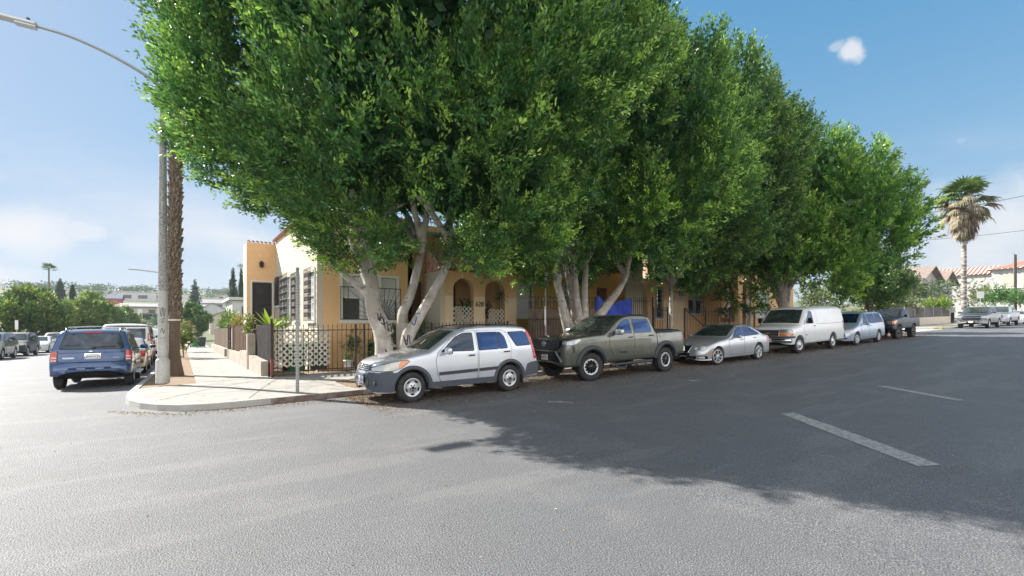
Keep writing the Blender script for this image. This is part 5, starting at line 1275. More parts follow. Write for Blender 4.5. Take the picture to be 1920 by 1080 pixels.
# ------------------------------------------------------------------ corner house (628)
def sash_window(parent, plane, a0, a1, z0, z1, depth, sgn=-1, mull=1, curtain=True, rail=True, fw=.09, screen_low=False):
    """plane: mapping (u,v,d) with d measured outwards into the wall; returns the frame object"""
    f = MB()
    def bx(u0, u1, v0, v1, d0, d1, mb, mi=0):
        P = [plane(u, v, d) for d in (d0, d1) for (u, v) in ((u0, v0), (u1, v0), (u1, v1), (u0, v1))]
        mb.add(P, [(0, 1, 2, 3), (7, 6, 5, 4), (0, 4, 5, 1), (1, 5, 6, 2), (2, 6, 7, 3), (3, 7, 4, 0)], mi)
    bx(a0 - .0, a0 + fw, z0, z1, -.035, depth, f); bx(a1 - fw, a1, z0, z1, -.035, depth, f)
    bx(a0 + fw, a1 - fw, z1 - fw, z1, -.033, depth, f); bx(a0 + fw, a1 - fw, z0, z0 + fw, -.033, depth, f)
    bx(a0 - .05, a1 + .05, z0 - .07, z0, -.08, depth, f)
    n = mull + 1; W = (a1 - a0 - 2 * fw) / n
    for i in range(1, n): bx(a0 + fw + W * i - .06, a0 + fw + W * i + .06, z0 + fw, z1 - fw, -.03, depth, f)
    if rail:
        zm = (z0 + z1) / 2
        for i in range(n): bx(a0 + fw + W * i + .065, a0 + fw + W * (i + 1) - .065, zm - .03, zm + .03, .02, depth, f)
    fr = f.build('window', M_white, parent)
    g = MB(); bx(a0 + fw, a1 - fw, z0 + fw, z1 - fw, depth * .6, depth * .6 + .01, g); g.build('pane', M_glass, fr)
    if curtain:
        for i in range(n):
            c_ = MB(); u0, u1 = a0 + fw + W * i + .03, a0 + fw + W * (i + 1) - .03
            bx(u0, u1, (z0 + z1) / 2 if curtain == 'top' or (curtain == 'mix' and i != 1) else z0 + fw, z1 - fw - .02, depth * .6 - .02, depth * .6 - .006, c_); c_.build('curtain', M_curt, fr)
    return fr
def bars(parent, plane, a0, a1, z0, z1, n, d=-.10, name='window_bars', hs=(.0, .5, 1.0), scroll=True):
    mb = MB()
    for i in range(n + 1):
        u = a0 + (a1 - a0) * i / n; mb.bar(plane(u, z0, d), plane(u, z1, d), .016, .016)
    for h in hs: mb.bar(plane(a0, z0 + (z1 - z0) * h, d - .012), plane(a1, z0 + (z1 - z0) * h, d - .012), .022, .008)
    if scroll:
        for i in range(n):
            for h in np.linspace(.12, .88, 6):
                u = a0 + (a1 - a0) * (i + .5) / n; zc = z0 + (z1 - z0) * h; r = (a1 - a0) / n * .42
                mb.tube([plane(u + r * math.cos(t) * (1 - t / 14), zc + r * 1.6 * math.sin(t) * (1 - t / 14), d) for t in np.linspace(0, 7.5, 10)], .007, 4, cap=False)
    for u in (a0, a1):
        for z in (z0, z1): mb.bar(plane(u, z, d), plane(u, z, .0), .016, .016)
    return mb.build(name, M_iron, parent)

H1 = thing('corner_house', 'orange stucco corner house with arched porch numbered 628 and side wall coloured pale as sunlit', 'house', (4.2, 18.8, 0))
def HP(mb, name, m, parent=H1):
    mb.v = [(x - 4.2, y - 18.8, z) for x, y, z in mb.v]; return mb.build(name, m, parent)
class Off:  # planes offset to the house origin
    pass
def X1(y): return lambda u, v, d: (u - 4.2, y - 18.8 + d, v)
def Y1(x): return lambda u, v, d: (x - 4.2 + d, u - 18.8, v)
# front wall with window opening
m = MB(); m.slab([(4.2, -.1), (8.0, -.1), (8.0, 6.2), (4.2, 6.2)], [rect(5.02, 7.42, 1.86, 3.74), rect(6.1, 6.9, .25, 1.0)], .22, X1(18.8)); m.build('front_wall', M_orange, H1)
# entrance recess
m = MB(); m.slab([(8.0, 1.0), (9.0, 1.0), (9.0, 6.2), (8.0, 6.2)], [rect(8.08, 8.78, 1.45, 3.65)], .2, X1(19.6)); m.slab([(18.8, -.1), (19.6, -.1), (19.6, 6.2), (18.8, 6.2)], [], .2, Y1(7.8)); m.build('recess_wall', M_orange, H1)
m = MB(); m.slab(rect(8.08, 8.78, 1.45, 3.65), [], .06, X1(19.66)); m.build('entry_door', M_brown, H1)
# side wall with openings, the orange paint coloured pale as sunlit
so = [rect(19.05, 20.4, 1.86, 3.88), rect(22.05, 23.1, 1.9, 3.95), rect(24.0, 26.1, 1.9, 4.1), rect(27.3, 28.1, 2.8, 4.2)]
m = MB(); m.slab([(18.8, -.3), (28.5, -.4), (28.5, 6.2), (18.8, 6.2)], so, .22, lambda u, v, d: (4.18 - 4.2 + d, u - 18.803, v)); m.build('side_wall', M_creamlit, H1)
for (a, b, z0, z1), mu_, cu in (((19.05, 20.4, 1.86, 3.88), 0, True), ((22.05, 23.1, 1.9, 3.95), 0, True), ((24.0, 26.1, 1.9, 4.1), 1, True)):
    wn = sash_window(H1, Y1(4.18), a, b, z0, z1, .15, mull=mu_, curtain=cu); bars(wn, Y1(4.18), a + .02, b - .02, z0 + .02, z1 + .05, 7 if mu_ == 0 else 11, -.16)
m = MB(); m.slab(rect(27.25, 28.2, 2.75, 4.25), [], .05, Y1(4.10)); m.build('shutter', M_dkdoor, H1)
m = MB(); m.slab(rect(27.2, 28.25, 2.63, 2.72), [], .12, Y1(4.06)); m.build('sill', M_white, H1)
# projecting rear wing facing the street with dark door
m = MB(); m.slab([(2.83, -.4), (4.18, -.4), (4.18, 6.1), (2.83, 6.1)], [rect(3.06, 4.02, 1.7, 3.98)], .2, X1(28.5)); m.build('wing_wall', M_orange, H1)
m = MB(); m.slab([(28.52, -.4), (30.2, -.5), (30.2, 6.1), (28.52, 6.1)], [], .2, lambda u, v, d: (2.81 - 4.2 + d, u - 18.8, v)); m.build('wing_side_wall', M_creamlit, H1)  # same orange paint, its sunlit tone put into the colour
m = MB(); m.slab([(3.04, 1.68), (4.04, 1.68), (4.04, 4.0), (3.04, 4.0)], [], .05, X1(28.56))
for z in (2.2, 2.75, 3.3): m.slab(rect(3.2, 3.88, z, z + .4), [], .02, X1(28.535))
d = m.build('wing_door', M_dkdoor, H1)
m = MB(); m.bar((3.02 - 4.2, 28.46 - 18.8, 1.7), (3.02 - 4.2, 28.46 - 18.8, 4.03), .09, .06); m.bar((4.06 - 4.2, 28.46 - 18.8, 1.7), (4.06 - 4.2, 28.46 - 18.8, 4.03), .09, .06); m.bar((2.98 - 4.2, 28.455 - 18.8, 4.06), (4.10 - 4.2, 28.455 - 18.8, 4.06), .06, .08); m.build('door_frame', M_white, H1)
m = MB(); L0 = (3.50 - 4.2, 28.36 - 18.8, 4.95); m.lathe([(0, .2), (.05, .17), (.12, .08), (.11, .07), (.09, -.12), (.06, -.16), (0, -.18)], L0, 'z', 10); m.tube([(L0[0], L0[1] + .14, L0[2] + .02), (L0[0], L0[1] + .1, L0[2] + .22), (L0[0], L0[1], L0[2] + .19)], .015, 6); m.build('wall_lantern', M_iron, H1)
# roof and parapet caps
m = MB(); m.box(4.2 - 4.2, 22.3 - 4.2, .1, 15, 5.7, 5.8); m.build('roof', mat('roof_felt', (.3, .28, .26), .9), H1)
m = MB()
for k in range(46):
    y = 18.85 - 18.8 + k * .21; m.lathe([(.085, -.16), (.07, .16)], (-.02, y, 6.22), 'x', 8, 0, True, 0, math.pi)
for k in range(7):
    m.lathe([(.085, -.16), (.07, .16)], (2.9 - 4.2 + k * .2, 28.5 - 18.8 + .1, 6.12), 'y', 8, 0, True, 0, math.pi)
m.build('parapet_tiles', M_tile, H1)
# front window: white triple sash with sunburst grille
wn = sash_window(H1, X1(18.8), 5.02, 7.42, 1.86, 3.74, .16, mull=2, curtain='mix', fw=.10)
for i in (0,):
    s_ = MB(); s_.box(5.14 - 4.2, 5.74 - 4.2, .075, .085, 1.97, 2.76); s_.build('screen', M_screen, wn)
g = MB(); cx, cz = 6.75 - 4.2, 1.95
g.bar((5.0 - 4.2, -.12, 3.2), (7.45 - 4.2, -.12, 3.2), .03, .03); g.bar((5.0 - 4.2, -.12, 1.95), (7.45 - 4.2, -.12, 1.95), .03, .03)
for ux in (5.02, 5.3, 7.43): g.bar((ux - 4.2, -.12, 1.95), (ux - 4.2, -.12, 3.2), .022, .022)
for a in np.linspace(8, 172, 17):
    dx, dz = math.cos(R(a)), math.sin(R(a)); t = 9
    if dz > 0: t = min(t, (3.2 - cz) / dz)
    if dx < 0: t = min(t, (cx - (5.3 - 4.2)) / -dx)
    if dx > 0: t = min(t, ((7.43 - 4.2) - cx) / dx)
    g.bar((cx + dx * .12, -.12, cz + dz * .12), (cx + dx * t, -.12, cz + dz * t), .014, .014)
g.lathe([(.13, -.012), (.13, .012)], (cx, -.12, cz), 'y', 20, 0, True, 0, math.pi)
g.build('sunburst_grille', M_iron, wn)
# vent door at the foundation
m = MB(); m.slab(rect(6.1, 6.9, .25, 1.0), [], .05, X1(18.9)); m.build('foundation_hatch', M_dkwood, H1)
# porch
PX0, PX1 = 8.82, 12.7
m = MB(); PZ = 4.0
m.slab([(PX0, -.1), (PX1, -.1), (PX1, PZ), (PX0, PZ)], [arch(9.42, 10.42, 1.75, 3.72), arch(11.0, 12.06, 1.75, 3.70)], .30, X1(17.8)); 
m.slab([(17.8 + .3, -.1), (18.8, -.1), (18.8, PZ), (17.8 + .3, PZ)], [], .2, Y1(PX1 - .2)); porch = m.build('porch_wall', M_orange, H1)
m = MB(); m.slab([(17.797, -.1), (19.6, -.1), (19.6, PZ), (17.797, PZ)], [], .2, Y1(PX0 - .01)); m.build('porch_side_wall', M_creamlit, H1)  # porch side coloured pale to stand for sunlight on the orange
for (a, b) in ((PX0 + .22, 9.41), (10.43, 10.99), (12.07, PX1 - .003)):
    m = MB(); m.slab(rect(a, b, .2, 2.95), [], .006, X1(17.792)); m.build('repainted_patch', M_peach, porch)
m = MB(); m.box(PX0 + .2 - 4.2, PX1 - .2 - 4.2, -.7, 1.2, 1.55, 1.7); m.build('porch_floor', M_conc, H1)
m = MB(); m.slab([(9.0, 1.7), (12.7, 1.7), (12.7, 6.2), (9.0, 6.2)], [rect(9.6, 10.5, 1.72, 3.8)], .2, X1(19.6)); m.build('porch_back_wall', M_orange, H1)
m = MB(); m.slab(rect(9.6, 10.5, 1.72, 3.8), [], .05, X1(19.66)); m.build('porch_door', mat('dark_blue_door', (.015, .018, .035), .5), H1)
t = MB(); text_mesh('628', .30, .012, lambda a, b, d_: (10.71 - 4.2 + a * .92, 17.8 - 18.8 - .02 - d_, 2.62 + b), t); t.build('house_number', M_iron, porch)
# porch tile roof
m = MB(); n = 20; 
for i in range(n):
    x = PX0 - .12 + (PX1 - PX0 + .28) * (i + .5) / n - 4.2
    for k in range(5):
        y0 = 17.62 - 18.8 + k * .27; z0 = PZ + .02 + k * .185; jx = random.uniform(-.01, .01); tl = .33
        a = Vector((x + jx, y0, z0)); b = Vector((x + jx, y0 + tl * .82, z0 + tl * .56))
        m.lathe([(.105, 0), (.085, 1)], (0, 0, 0), 'x', 8, 0, True, 0, math.pi)
        cnt = 18; dirv = (b - a); vv = m.v[-cnt:]; nv = []
        for (px_, py_, pz_) in vv: nv.append(tuple(a + dirv * px_ + Vector((py_, 0, 0)) + Vector((0, -.5, .85)) * pz_ * 1.05))
        m.v[-cnt:] = nv
m.build('porch_tiles', M_tile, H1)
m = MB(); m.add([(PX0 - .1 - 4.2, 17.66 - 18.8, PZ + .0), (PX1 + .1 - 4.2, 17.66 - 18.8, PZ + .0), (PX1 + .1 - 4.2, 19.0 - 18.8, PZ + .92), (PX0 - .1 - 4.2, 19.0 - 18.8, PZ + .92), (PX0 - .1 - 4.2, 19.0 - 18.8, PZ), (PX1 + .1 - 4.2, 19.0 - 18.8, PZ)], [(0, 1, 2, 3), (0, 3, 4), (1, 5, 2), (0, 4, 5, 1), (4, 3, 2, 5)]); m.build('porch_roof', M_tile, H1)
# mustard upper body behind the porch and right part
m = MB(); m.slab([(12.7, -.1), (22.3, -.1), (22.3, 6.2), (12.7, 6.2)], [rect(13.1, 15.2, 2.1, 3.9), rect(17.2, 18.8, 2.1, 4.0), rect(19.9, 20.8, 1.7, 3.9)], .2, X1(19.8)); m.build('right_wall', M_must, H1)
sash_window(H1, X1(19.8), 13.1, 15.2, 2.1, 3.9, .15, mull=1); w2 = sash_window(H1, X1(19.8), 17.2, 18.8, 2.1, 4.0, .15, mull=1); bars(w2, X1(19.8), 17.2, 18.8, 2.1, 4.0, 8)
m = MB(); m.slab(rect(19.9, 20.8, 1.7, 3.9), [], .05, X1(19.88)); m.build('rear_door', M_brown, H1)
m = MB(); m.slab([(21.4, .3), (22.9, .3), (22.9, 6.0), (21.4, 6.0)], [], .2, X1(18.9)); m.build('cream_end_wall', M_creamlit, H1)
# steps with handrail in front of the recessed entrance
st = thing('entry_steps', 'concrete entry steps with iron handrail left of the arched porch', 'steps', (8.35, 18.2, .15))
m = MB()
for k in range(8): m.box(-.42, .42, -1.0 + k * .25, 1.35, k * .17 - .2, .16 + k * .17)
m.build('steps', M_conc, st)
m = MB()
for sg in (-.4,):
    m.tube([(sg, -1.0, .95), (sg, 1.0, 2.35)], .02, 6)
    for k in range(9): m.bar((sg, -1.0 + k * .25, .1 + k * .17), (sg, -1.0 + k * .25, .95 + k * .175), .016)
m.build('handrail', M_iron, st)

# lattices on the porch
def lattice(mb, u0, u1, v0, v1, pl, pitch=.15, wd=.035, clip=None):
    """crossed slats clipped to the rectangle"""
    for sgn in (1, -1):
        k = -40
        while k < 60:
            c0 = u0 + k * pitch; k += 1
            # line: u = c0 + sgn*(v-v0)
            vs_ = [v0, v1]
            if sgn == 1: a = max(v0, v0 + (u0 - c0)); b = min(v1, v0 + (u1 - c0))
            else: a = max(v0, v0 + (c0 - u1)); b = min(v1, v0 + (c0 - u0))
            if b - a < .03: continue
            mb.bar(pl(c0 + sgn * (a - v0), a, 0 if sgn == 1 else .009), pl(c0 + sgn * (b - v0), b, 0 if sgn == 1 else .009), wd, .008, up=(0, 1, 0))
for (a, b, z1, lab) in ((9.40, 10.42, 2.52, 'cream lattice screen across the left porch arch'), (11.22, 12.06, 2.44, 'cream lattice screen across the right porch arch')):
    m = MB(); lattice(m, a, b, 1.72, z1, XZ(17.86), .20, .045); o = m.build('lattice_screen', M_offw); tag(o, lab, 'lattice', 'lattice screens')
# ------------------------------------------------------------------ plants
def leafy(name, label, cat, loc, shape, n, leaf, cols=((.035, .1, .02), (.06, .16, .03), (.2, .32, .06)), pot=None, stem=.4, seed=3, group=None, potm=None, clumps=12, rr=.35, up=.5):
    r = thing(name, label, cat, loc, 0, group); rng = np.random.default_rng(seed); sx, sy, sz = shape
    z0 = stem
    Cs = []; Rs = []
    for k in range(clumps):
        d = rng.normal(size=3); d /= np.linalg.norm(d); q = rng.random() ** .5 * .75
        Cs.append((d[0] * sx * q, d[1] * sy * q, z0 + sz + d[2] * sz * q)); Rs.append(np.array([sx, sy, sz]) * rr * rng.uniform(.8, 1.3))
    crown('leaves', r, Cs, Rs, max(4, n // 14), 14, leaf, None, cols, M_leaf2, seed, spl=(leaf * 1.5, leaf * 4), upb=up)
    m = MB()
    if pot:
        m.lathe([(pot[0] * .75, 0), (pot[0], pot[1]), (pot[0] * 1.06, pot[1]), (pot[0] * 1.06, pot[1] - .04)], (0, 0, 0), 'z', 16); m.lathe([(pot[0] * .97, pot[1] - .02), (0, pot[1] - .02)], n=16); m.build('pot', potm or M_pot, r); m = MB()
    for k in range(3):
        a = rng.uniform(0, 6.28); m.tube([(0, 0, (pot[1] - .03) if pot else 0), (math.cos(a) * sx * .2, math.sin(a) * sy * .2, z0 + sz * .6), (math.cos(a) * sx * .5, math.sin(a) * sy * .5, z0 + sz * 1.2)], [.02, .014, .006], 5)
    m.build('stem', M_dkbark, r)
    return r
leafy('porch_plant', 'leafy trailing plant behind the left porch lattice', 'plant', (10.2, 18.15, 1.7), (.3, .25, .45), 700, .09, pot=(.16, .25), stem=.35, seed=5)
leafy('porch_plant', 'low green plant with a pink flower behind the right porch lattice', 'plant', (11.35, 18.15, 1.7), (.3, .25, .3), 600, .07, pot=(.16, .3), stem=.4, seed=6)
# spiky dracaena on the right arch
def fan_plant(name, label, loc, h, n, ln, wd, m, cat='plant', droop=.6, seed=1, stemr=.03, group=None, lc=(.08, .16, .05)):
    r = thing(name, label, cat, loc, 0, group); rng = np.random.default_rng(seed); mb = MB()
    for k in range(n):
        a = rng.uniform(0, 6.28); e = rng.uniform(-.35, 1.35); L_ = ln * rng.uniform(.75, 1.1); P = []; d = Vector((math.cos(a) * math.cos(e), math.sin(a) * math.cos(e), math.sin(e))); s_ = Vector((-math.sin(a), math.cos(a), 0))
        V = []; p = Vector((0, 0, h))
        for i in range(6):
            t = i / 5; w_ = wd * (math.sin(math.pi * (.12 + .88 * t)) if i < 5 else 0.05); V += [p - s_ * w_ / 2, p + s_ * w_ / 2]; p = p + d * L_ / 5; d = (d + Vector((0, 0, -droop * .28))).normalized()
        mb.add(V, [(2 * i, 2 * i + 1, 2 * i + 3, 2 * i + 2) for i in range(5)], 0, True)
    mb.build('leaves', m, r); s2 = MB(); s2.tube([(0, 0, 0), (.01, .01, h * .5), (0, 0, h)], stemr, 7); s2.build('stem', M_dkbark, r)
    return r
M_spk = mat('spiky_leaf', (.09, .15, .06), .5, transl=.2); M_ban = mat('bright_broad_leaf', (.30, .42, .04), .4, transl=.4)
fan_plant('spiky_plant', 'tall spiky grey-green plant in the right porch arch', (11.9, 18.0, 1.7), 1.3, 60, .62, .035, M_spk, droop=1.0)
fan_plant('broad_leaf_plant', 'bright yellow-green broad-leaved plant above the dark board fence', (2.95, 21.4, 0), 1.55, 15, .85, .26, M_ban, droop=.25, seed=4)
leafy('yard_shrub', 'small yellowish shrub by the pale sunlit-toned side wall under the barred windows', 'shrub', (3.6, 22.3, -.1), (.42, .5, .45), 1100, .07, cols=((.12, .2, .03), (.2, .28, .05), (.42, .46, .1)), stem=1.35, seed=8)
leafy('potted_shrub', 'dark green shrub in a cream pot behind the iron fence, left of the tree', 'potted plant', (6.9, 17.9, .25), (.48, .4, .5), 1500, .075, pot=(.22, .38), stem=.5, seed=9)
leafy('potted_plant', 'small plant in a white pot at the foot of the iron fence', 'potted plant', (4.95, 17.4, .18), (.2, .2, .14), 300, .06, pot=(.17, .28), potm=M_potw, stem=.28, seed=10)
leafy('yard_bush', 'leggy green bush against the orange wall behind the iron fence', 'bush', (5.35, 18.1, .15), (.45, .3, .5), 1100, .07, stem=.35, seed=11)
leafy('yard_bush', 'bright light-green weeds beside the foundation hatch', 'bush', (6.15, 18.0, .15), (.38, .3, .55), 1500, .06, cols=((.1, .22, .03), (.16, .32, .04), (.3, .48, .08)), stem=.05, seed=12)
leafy('yard_bush', 'dark leafy bush between the tree trunk and the entry steps', 'bush', (7.7, 17.9, .2), (.5, .4, .8), 1600, .09, stem=.5, seed=13)
for (x, h_, lab) in ((17.0, 1.0, 'green plant behind the brown fence near the blue tarp'), ):
    pass
# wheelie bins inside the corner fence
def bin_(label, loc, rz, m, group=None):
    r = thing('wheelie_bin', label, 'bin', loc, rz, group); b = MB()
    b.add([(-.24, -.28, .06), (.24, -.28, .06), (.24, .25, .06), (-.24, .25, .06), (-.30, -.36, .95), (.30, -.36, .95), (.30, .36, .95), (-.30, .36, .95)], [(0, 3, 2, 1), (0, 1, 5, 4), (1, 2, 6, 5), (2, 3, 7, 6), (3, 0, 4, 7)])
    b.rbox((0, -.365, .90), (.62, .04, .06), .015); b.build('bin_body', m, r)
    l = MB(); l.rbox((0, -.02, .99), (.64, .78, .07), .03); l.rbox((0, .40, .96), (.5, .06, .05), .02); l.build('lid', m, r)
    for sg in (-1, 1):
        w_ = MB(); w_.lathe([(.0, -.025), (.11, -.025), (.11, .025), (0, .025)], (sg * .29, .27, .11), 'x', 14); w_.build('wheel', C_tyre, r)
    return r
bin_('green wheelie bin behind the iron fence and white lattice', (3.2, 17.62, .08), .1, M_green)
bin_('dark wheelie bin at the right end of the white lattice, behind the iron fence', (3.95, 17.62, .1), -.1, M_dkpl)
bin_('green wheelie bin standing on the far sidewalk', (1.05, 56.5, G(1, 56) + .13), .2, M_green)
bin_('dark wheelie bin on the far sidewalk, beside the green one', (1.65, 56.4, G(1, 56) + .13), .1, M_dkpl)

# ------------------------------------------------------------------ corner iron fence and lattice
def iron_fence(name, label, pts, h, pitch=.13, group=None, posts=True, finial=True, base=.06, dzf=.125, brace=None):
    r = thing(name, label, 'fence', (pts[0][0], pts[0][1], 0), 0, group); ox, oy = pts[0]
    pk = MB(); rl = MB()
    for a, b in zip(pts, pts[1:]):
        A, B = Vector(a), Vector(b); n = max(2, int((B - A).length / pitch))
        for i in range(n + 1):
            p = A.lerp(B, i / n); g = G(p.x, p.y) + dzf
            t = h + random.uniform(-.008, .008)
            pk.bar((p.x - ox, p.y - oy, g + base), (p.x - ox + random.uniform(-.008, .008), p.y - oy, g + t), .017)
            if finial: pk.lathe([(0, t + .03), (.018, t + .012), (.018, t - .01), (0, t - .02)], (p.x - ox, p.y - oy, g), 'z', 6)
        for hh in (.16, h - .17): rl.bar((A.x - ox, A.y - oy, G(*A) + dzf + hh), (B.x - ox, B.y - oy, G(*B) + dzf + hh), .035, .03)
    pk.build('pickets', M_iron, r); rl.build('rails', M_iron, r)
    if posts:
        for p in pts:
            m = MB(); g = G(*p) + dzf; m.box(p[0] - ox - .03, p[0] - ox + .03, p[1] - oy - .03, p[1] - oy + .03, g - .1, g + h + .03); m.build('post', M_iron, r)
    return r
iron_fence('iron_fence', 'black iron picket fence along the sidewalk in front of the corner house', [(2.38, 16.85), (5.05, 16.88), (5.35, 16.88), (8.0, 16.9), (11.6, 16.92)], 1.66, .155)
m = MB()
lt = thing('garden_lattice', 'large white lattice panel tied behind the corner iron fence', 'lattice', (2.45, 16.95, .0), 0)
ph = 1.42
for k in range(12):   # lattice columns stop lower to the left like the photo
    pass
lattice(m, 0, 1.75, .34, 1.60, lambda u, v, d: (u, .06 + d, v + .0), .20, .055); m.build('lattice_strips', M_offw, lt)
# dark board fence on low block wall along the side street
def board_fence(label, x, y0, y1, z0, z1, m, bw=.14, group=None, name='board_fence', t=.025, post=True, gaptop=.02):
    r = thing(name, label, 'fence', (x, y0, 0), 0, group); b = MB(); n = int((y1 - y0) / bw)
    for i in range(n):
        y = i * (y1 - y0) / n; g = G(x, y0 + y); b.box(-t / 2 + random.uniform(-.004, .004), t / 2, y + .006, y + (y1 - y0) / n - .006, g + z0, g + z1 + random.uniform(-gaptop, gaptop))
    b.build('boards', m, r); rl = MB()
    for zz in (z0 + .25, z1 - .25): rl.bar((.045, 0, G(x, y0) + zz), (.045, y1 - y0, G(x, y1) + zz), .06, .04)
    rl.build('rails', m, r)
    if post:
        for yy in (y0, y1): 
            p = MB(); g = G(x, yy); p.box(.03, .11, yy - y0 - .04, yy - y0 + .04, g, g + z1 + .03); p.build('post', m, r)
    return r
FG = 'board fences along the side street'
board_fence('black stained board fence at the corner, stepping down from the iron fence', 2.42, 16.9, 21.2, .13, 1.86, M_dkwood, .16, post=False)
board_fence('dark board fence section with yellow vine over it', 2.42, 22.2, 24.6, .5, 1.9, M_dkwood, .15)
board_fence('reddish brown board fence along the side street beyond the vine', 2.42, 24.7, 32.0, .5, 1.95, M_brwood, .15)
board_fence('grey-brown board fence farthest down the side street', 2.42, 34.2, 50.0, .45, 1.9, M_grwood, .15)
gt = thing('iron_gate', 'narrow rusty iron gate standing in the side street fence line', 'gate', (2.36, 32.2, G(2.3, 32.2) + .12)); m = MB()
for k in range(9): m.bar((0, k * .2, .05), (0, k * .2, 1.85), .022)
for z in (.1, .95, 1.8): m.bar((0, 0, z), (0, 1.7, z), .035)
for k in range(8):
    for z in (.4, .7, 1.2, 1.5): m.tube([(0, k * .2 + .1 + .07 * math.cos(t), z + .11 * math.sin(t)) for t in np.linspace(0, 6.28, 9)], .01, 4)
m.build('gate_panel', mat('rusty_iron', (.07, .03, .022), .8), gt)
m = MB(); m.box(-.03, .03, 1.7, 1.78, 0, 1.95); m.box(-.03, .03, -.08, 0, 0, 1.95); m.build('gate_post', M_iron, gt)
bw_ = thing('block_wall', 'low pale block wall under the side street fence, ending at the corner', 'wall', (2.25, 17.6, 0)); m = MB()
for (y0, y1, h) in ((17.6, 18.6, .62), (18.6, 19.8, .66), (19.8, 21.1, .70), (22.0, 24.6, .80), (24.6, 27, .66), (27, 32, .62), (34, 50, .6)):
    n = max(1, int((y1 - y0) / .8))
    for i in range(n):
        a = y0 + (y1 - y0) * i / n; b = y0 + (y1 - y0) * (i + 1) / n; g = G(2.2, (a + b) / 2); m.box(-.10 + random.uniform(-.004, .004), .12, a - 17.6 + .003, b - 17.6 - .003, g - .1, g + h + random.uniform(-.01, .01))
m.build('block_course', M_block, bw_)
p = MB(); g = G(2.2, 21.5); p.box(-.14, .14, 21.15 - 17.6, 21.5 - 17.6, g, g + 1.55); p.build('pillar', M_block, bw_)
rp = thing('fence_post', 'rusty red post at the corner where iron and board fences meet', 'post', (2.36, 16.84, .1)); m = MB(); m.box(-.03, .03, -.03, .03, 0, .55); m.build('post', mat('rust_red', (.30, .06, .03), .8), rp)
m = MB(); m.box(-.032, .032, -.032, .032, .55, 1.82); m.build('upper_post', M_iron, rp)
vn = leafy('vine', 'yellow-green vine hanging over the board fence beside the pillar', 'vine', (2.3, 22.3, .3), (.22, .55, .55), 1200, .08, cols=((.14, .2, .03), (.24, .3, .05), (.46, .46, .12)), stem=.9, seed=20, up=-.3)
# ------------------------------------------------------------------ brown fence with iron grille on the right street
bf = thing('plank_wall', 'weathered brown plank fence with iron pickets behind the pickup and the second tree', 'fence', (12.75, 16.9, 0)); m = MB()
n = 24; W_ = 4.1
for i in range(n):
    x = i * W_ / n; g = G(12.75 + x, 16.9); m.box(x + .004, x + W_ / n - .004, 0 + random.uniform(-.004, .004), .03, g + .1, g + 2.28 + (.0))
m.build('planks', M_wood, bf)
m = MB()
for i in range(28):
    x = i * W_ / 27; g = G(12.75 + x, 16.9); m.bar((x, -.06, g + .15), (x, -.06, g + 1.95), .018)
for z in (.35, 1.85): m.bar((0, -.06, G(12.75, 16.9) + z), (W_, -.06, G(12.75 + W_, 16.9) + z), .035)
m.build('pickets', M_iron, bf)
m = MB(); z0 = 2.3
for i in range(24):
    x = i * W_ / 23; g = G(12.75 + x, 16.9); m.bar((x, 0, g + z0), (x, 0, g + z0 + .62), .02)
    if i % 2 == 0: m.box(x - .012, x + .09, -.012, .004, g + z0 + .22, g + z0 + .42)
for z in (z0 + .05, z0 + .32, z0 + .56): m.bar((0, -.012, G(12.75, 16.9) + z), (W_, -.012, G(12.75 + W_, 16.9) + z), .028)
m.build('iron_grille', M_iron, bf)
m = MB(); m.bar((0, .015, G(12.75, 16.9) + 2.3), (W_, .015, G(12.75 + W_, 16.9) + 2.3), .08, .05); m.build('cap_rail', M_wood, bf)
# blue tarp hung on iron fence
tp = MB(); nx, nz = 70, 18; V = []
for j in range(nz + 1):
    for i in range(nx + 1):
        u = i / nx; v = j / nz; x = u * 2.5; top = 3.05 - .28 * math.sin(u * math.pi) ** 2 * (1 if u < .6 else .9) - .1 * abs(math.sin(u * 9)); z = 1.4 + (top - 1.4) * v
        V.append((x, .10 * math.sin(u * 21 + v * 2.5 + math.sin(u * 7) * 1.5) * (1 - v * .3) + .03 * math.sin(u * 57 + v * 4), z + .06 * math.sin(u * 11) * (1 - v)))
tp.add(V, [(j * (nx + 1) + i, j * (nx + 1) + i + 1, (j + 1) * (nx + 1) + i + 1, (j + 1) * (nx + 1) + i) for j in range(nz) for i in range(nx)], 0, True)
o = tp.build('tarp', M_tarp, None, (16.9, 16.8, .12)); tag(o, 'bright blue tarp hung over the iron fence behind the second tree', 'tarp')
iron_fence('iron_fence', 'tall black iron fence holding the blue tarp behind the second tree', [(16.95, 16.9), (21.3, 16.9)], 2.75, .15)
gr = iron_fence('iron_fence', 'black iron fence beside the blue tarp, behind the pickup', [(21.4, 16.9), (22.6, 16.9)], 2.2, .14)
# ------------------------------------------------------------------ second house
H2 = thing('stucco_house', 'orange and cream stucco house with dark arched doorway and barred windows behind the grey sedan', 'house', (23.2, 18.8, .4))
def X2(y): return lambda u, v, d: (u - 23.2, y - 18.8 + d, v - .4)
def Y2(x): return lambda u, v, d: (x - 23.2 + d, u - 18.8, v - .4)
m = MB(); m.slab([(23.2, .3), (29.0, .3), (29.0, 6.4), (23.2, 6.4)], [rect(23.9, 24.6, 2.1, 4.0), rect(27.2, 28.85, 2.4, 4.35)], .2, X2(18.8)); m.build('front_wall', M_orange, H2)
m = MB(); m.slab(rect(24.75, 26.9, 1.2, 3.25), [], .006, X2(18.79)); m.build('repainted_patch', M_peach, H2)
w1 = sash_window(H2, X2(18.8), 23.9, 24.6, 2.1, 4.0, .15, mull=0, curtain=False); bars(w1, X2(18.8), 23.92, 24.58, 2.12, 3.98, 5)
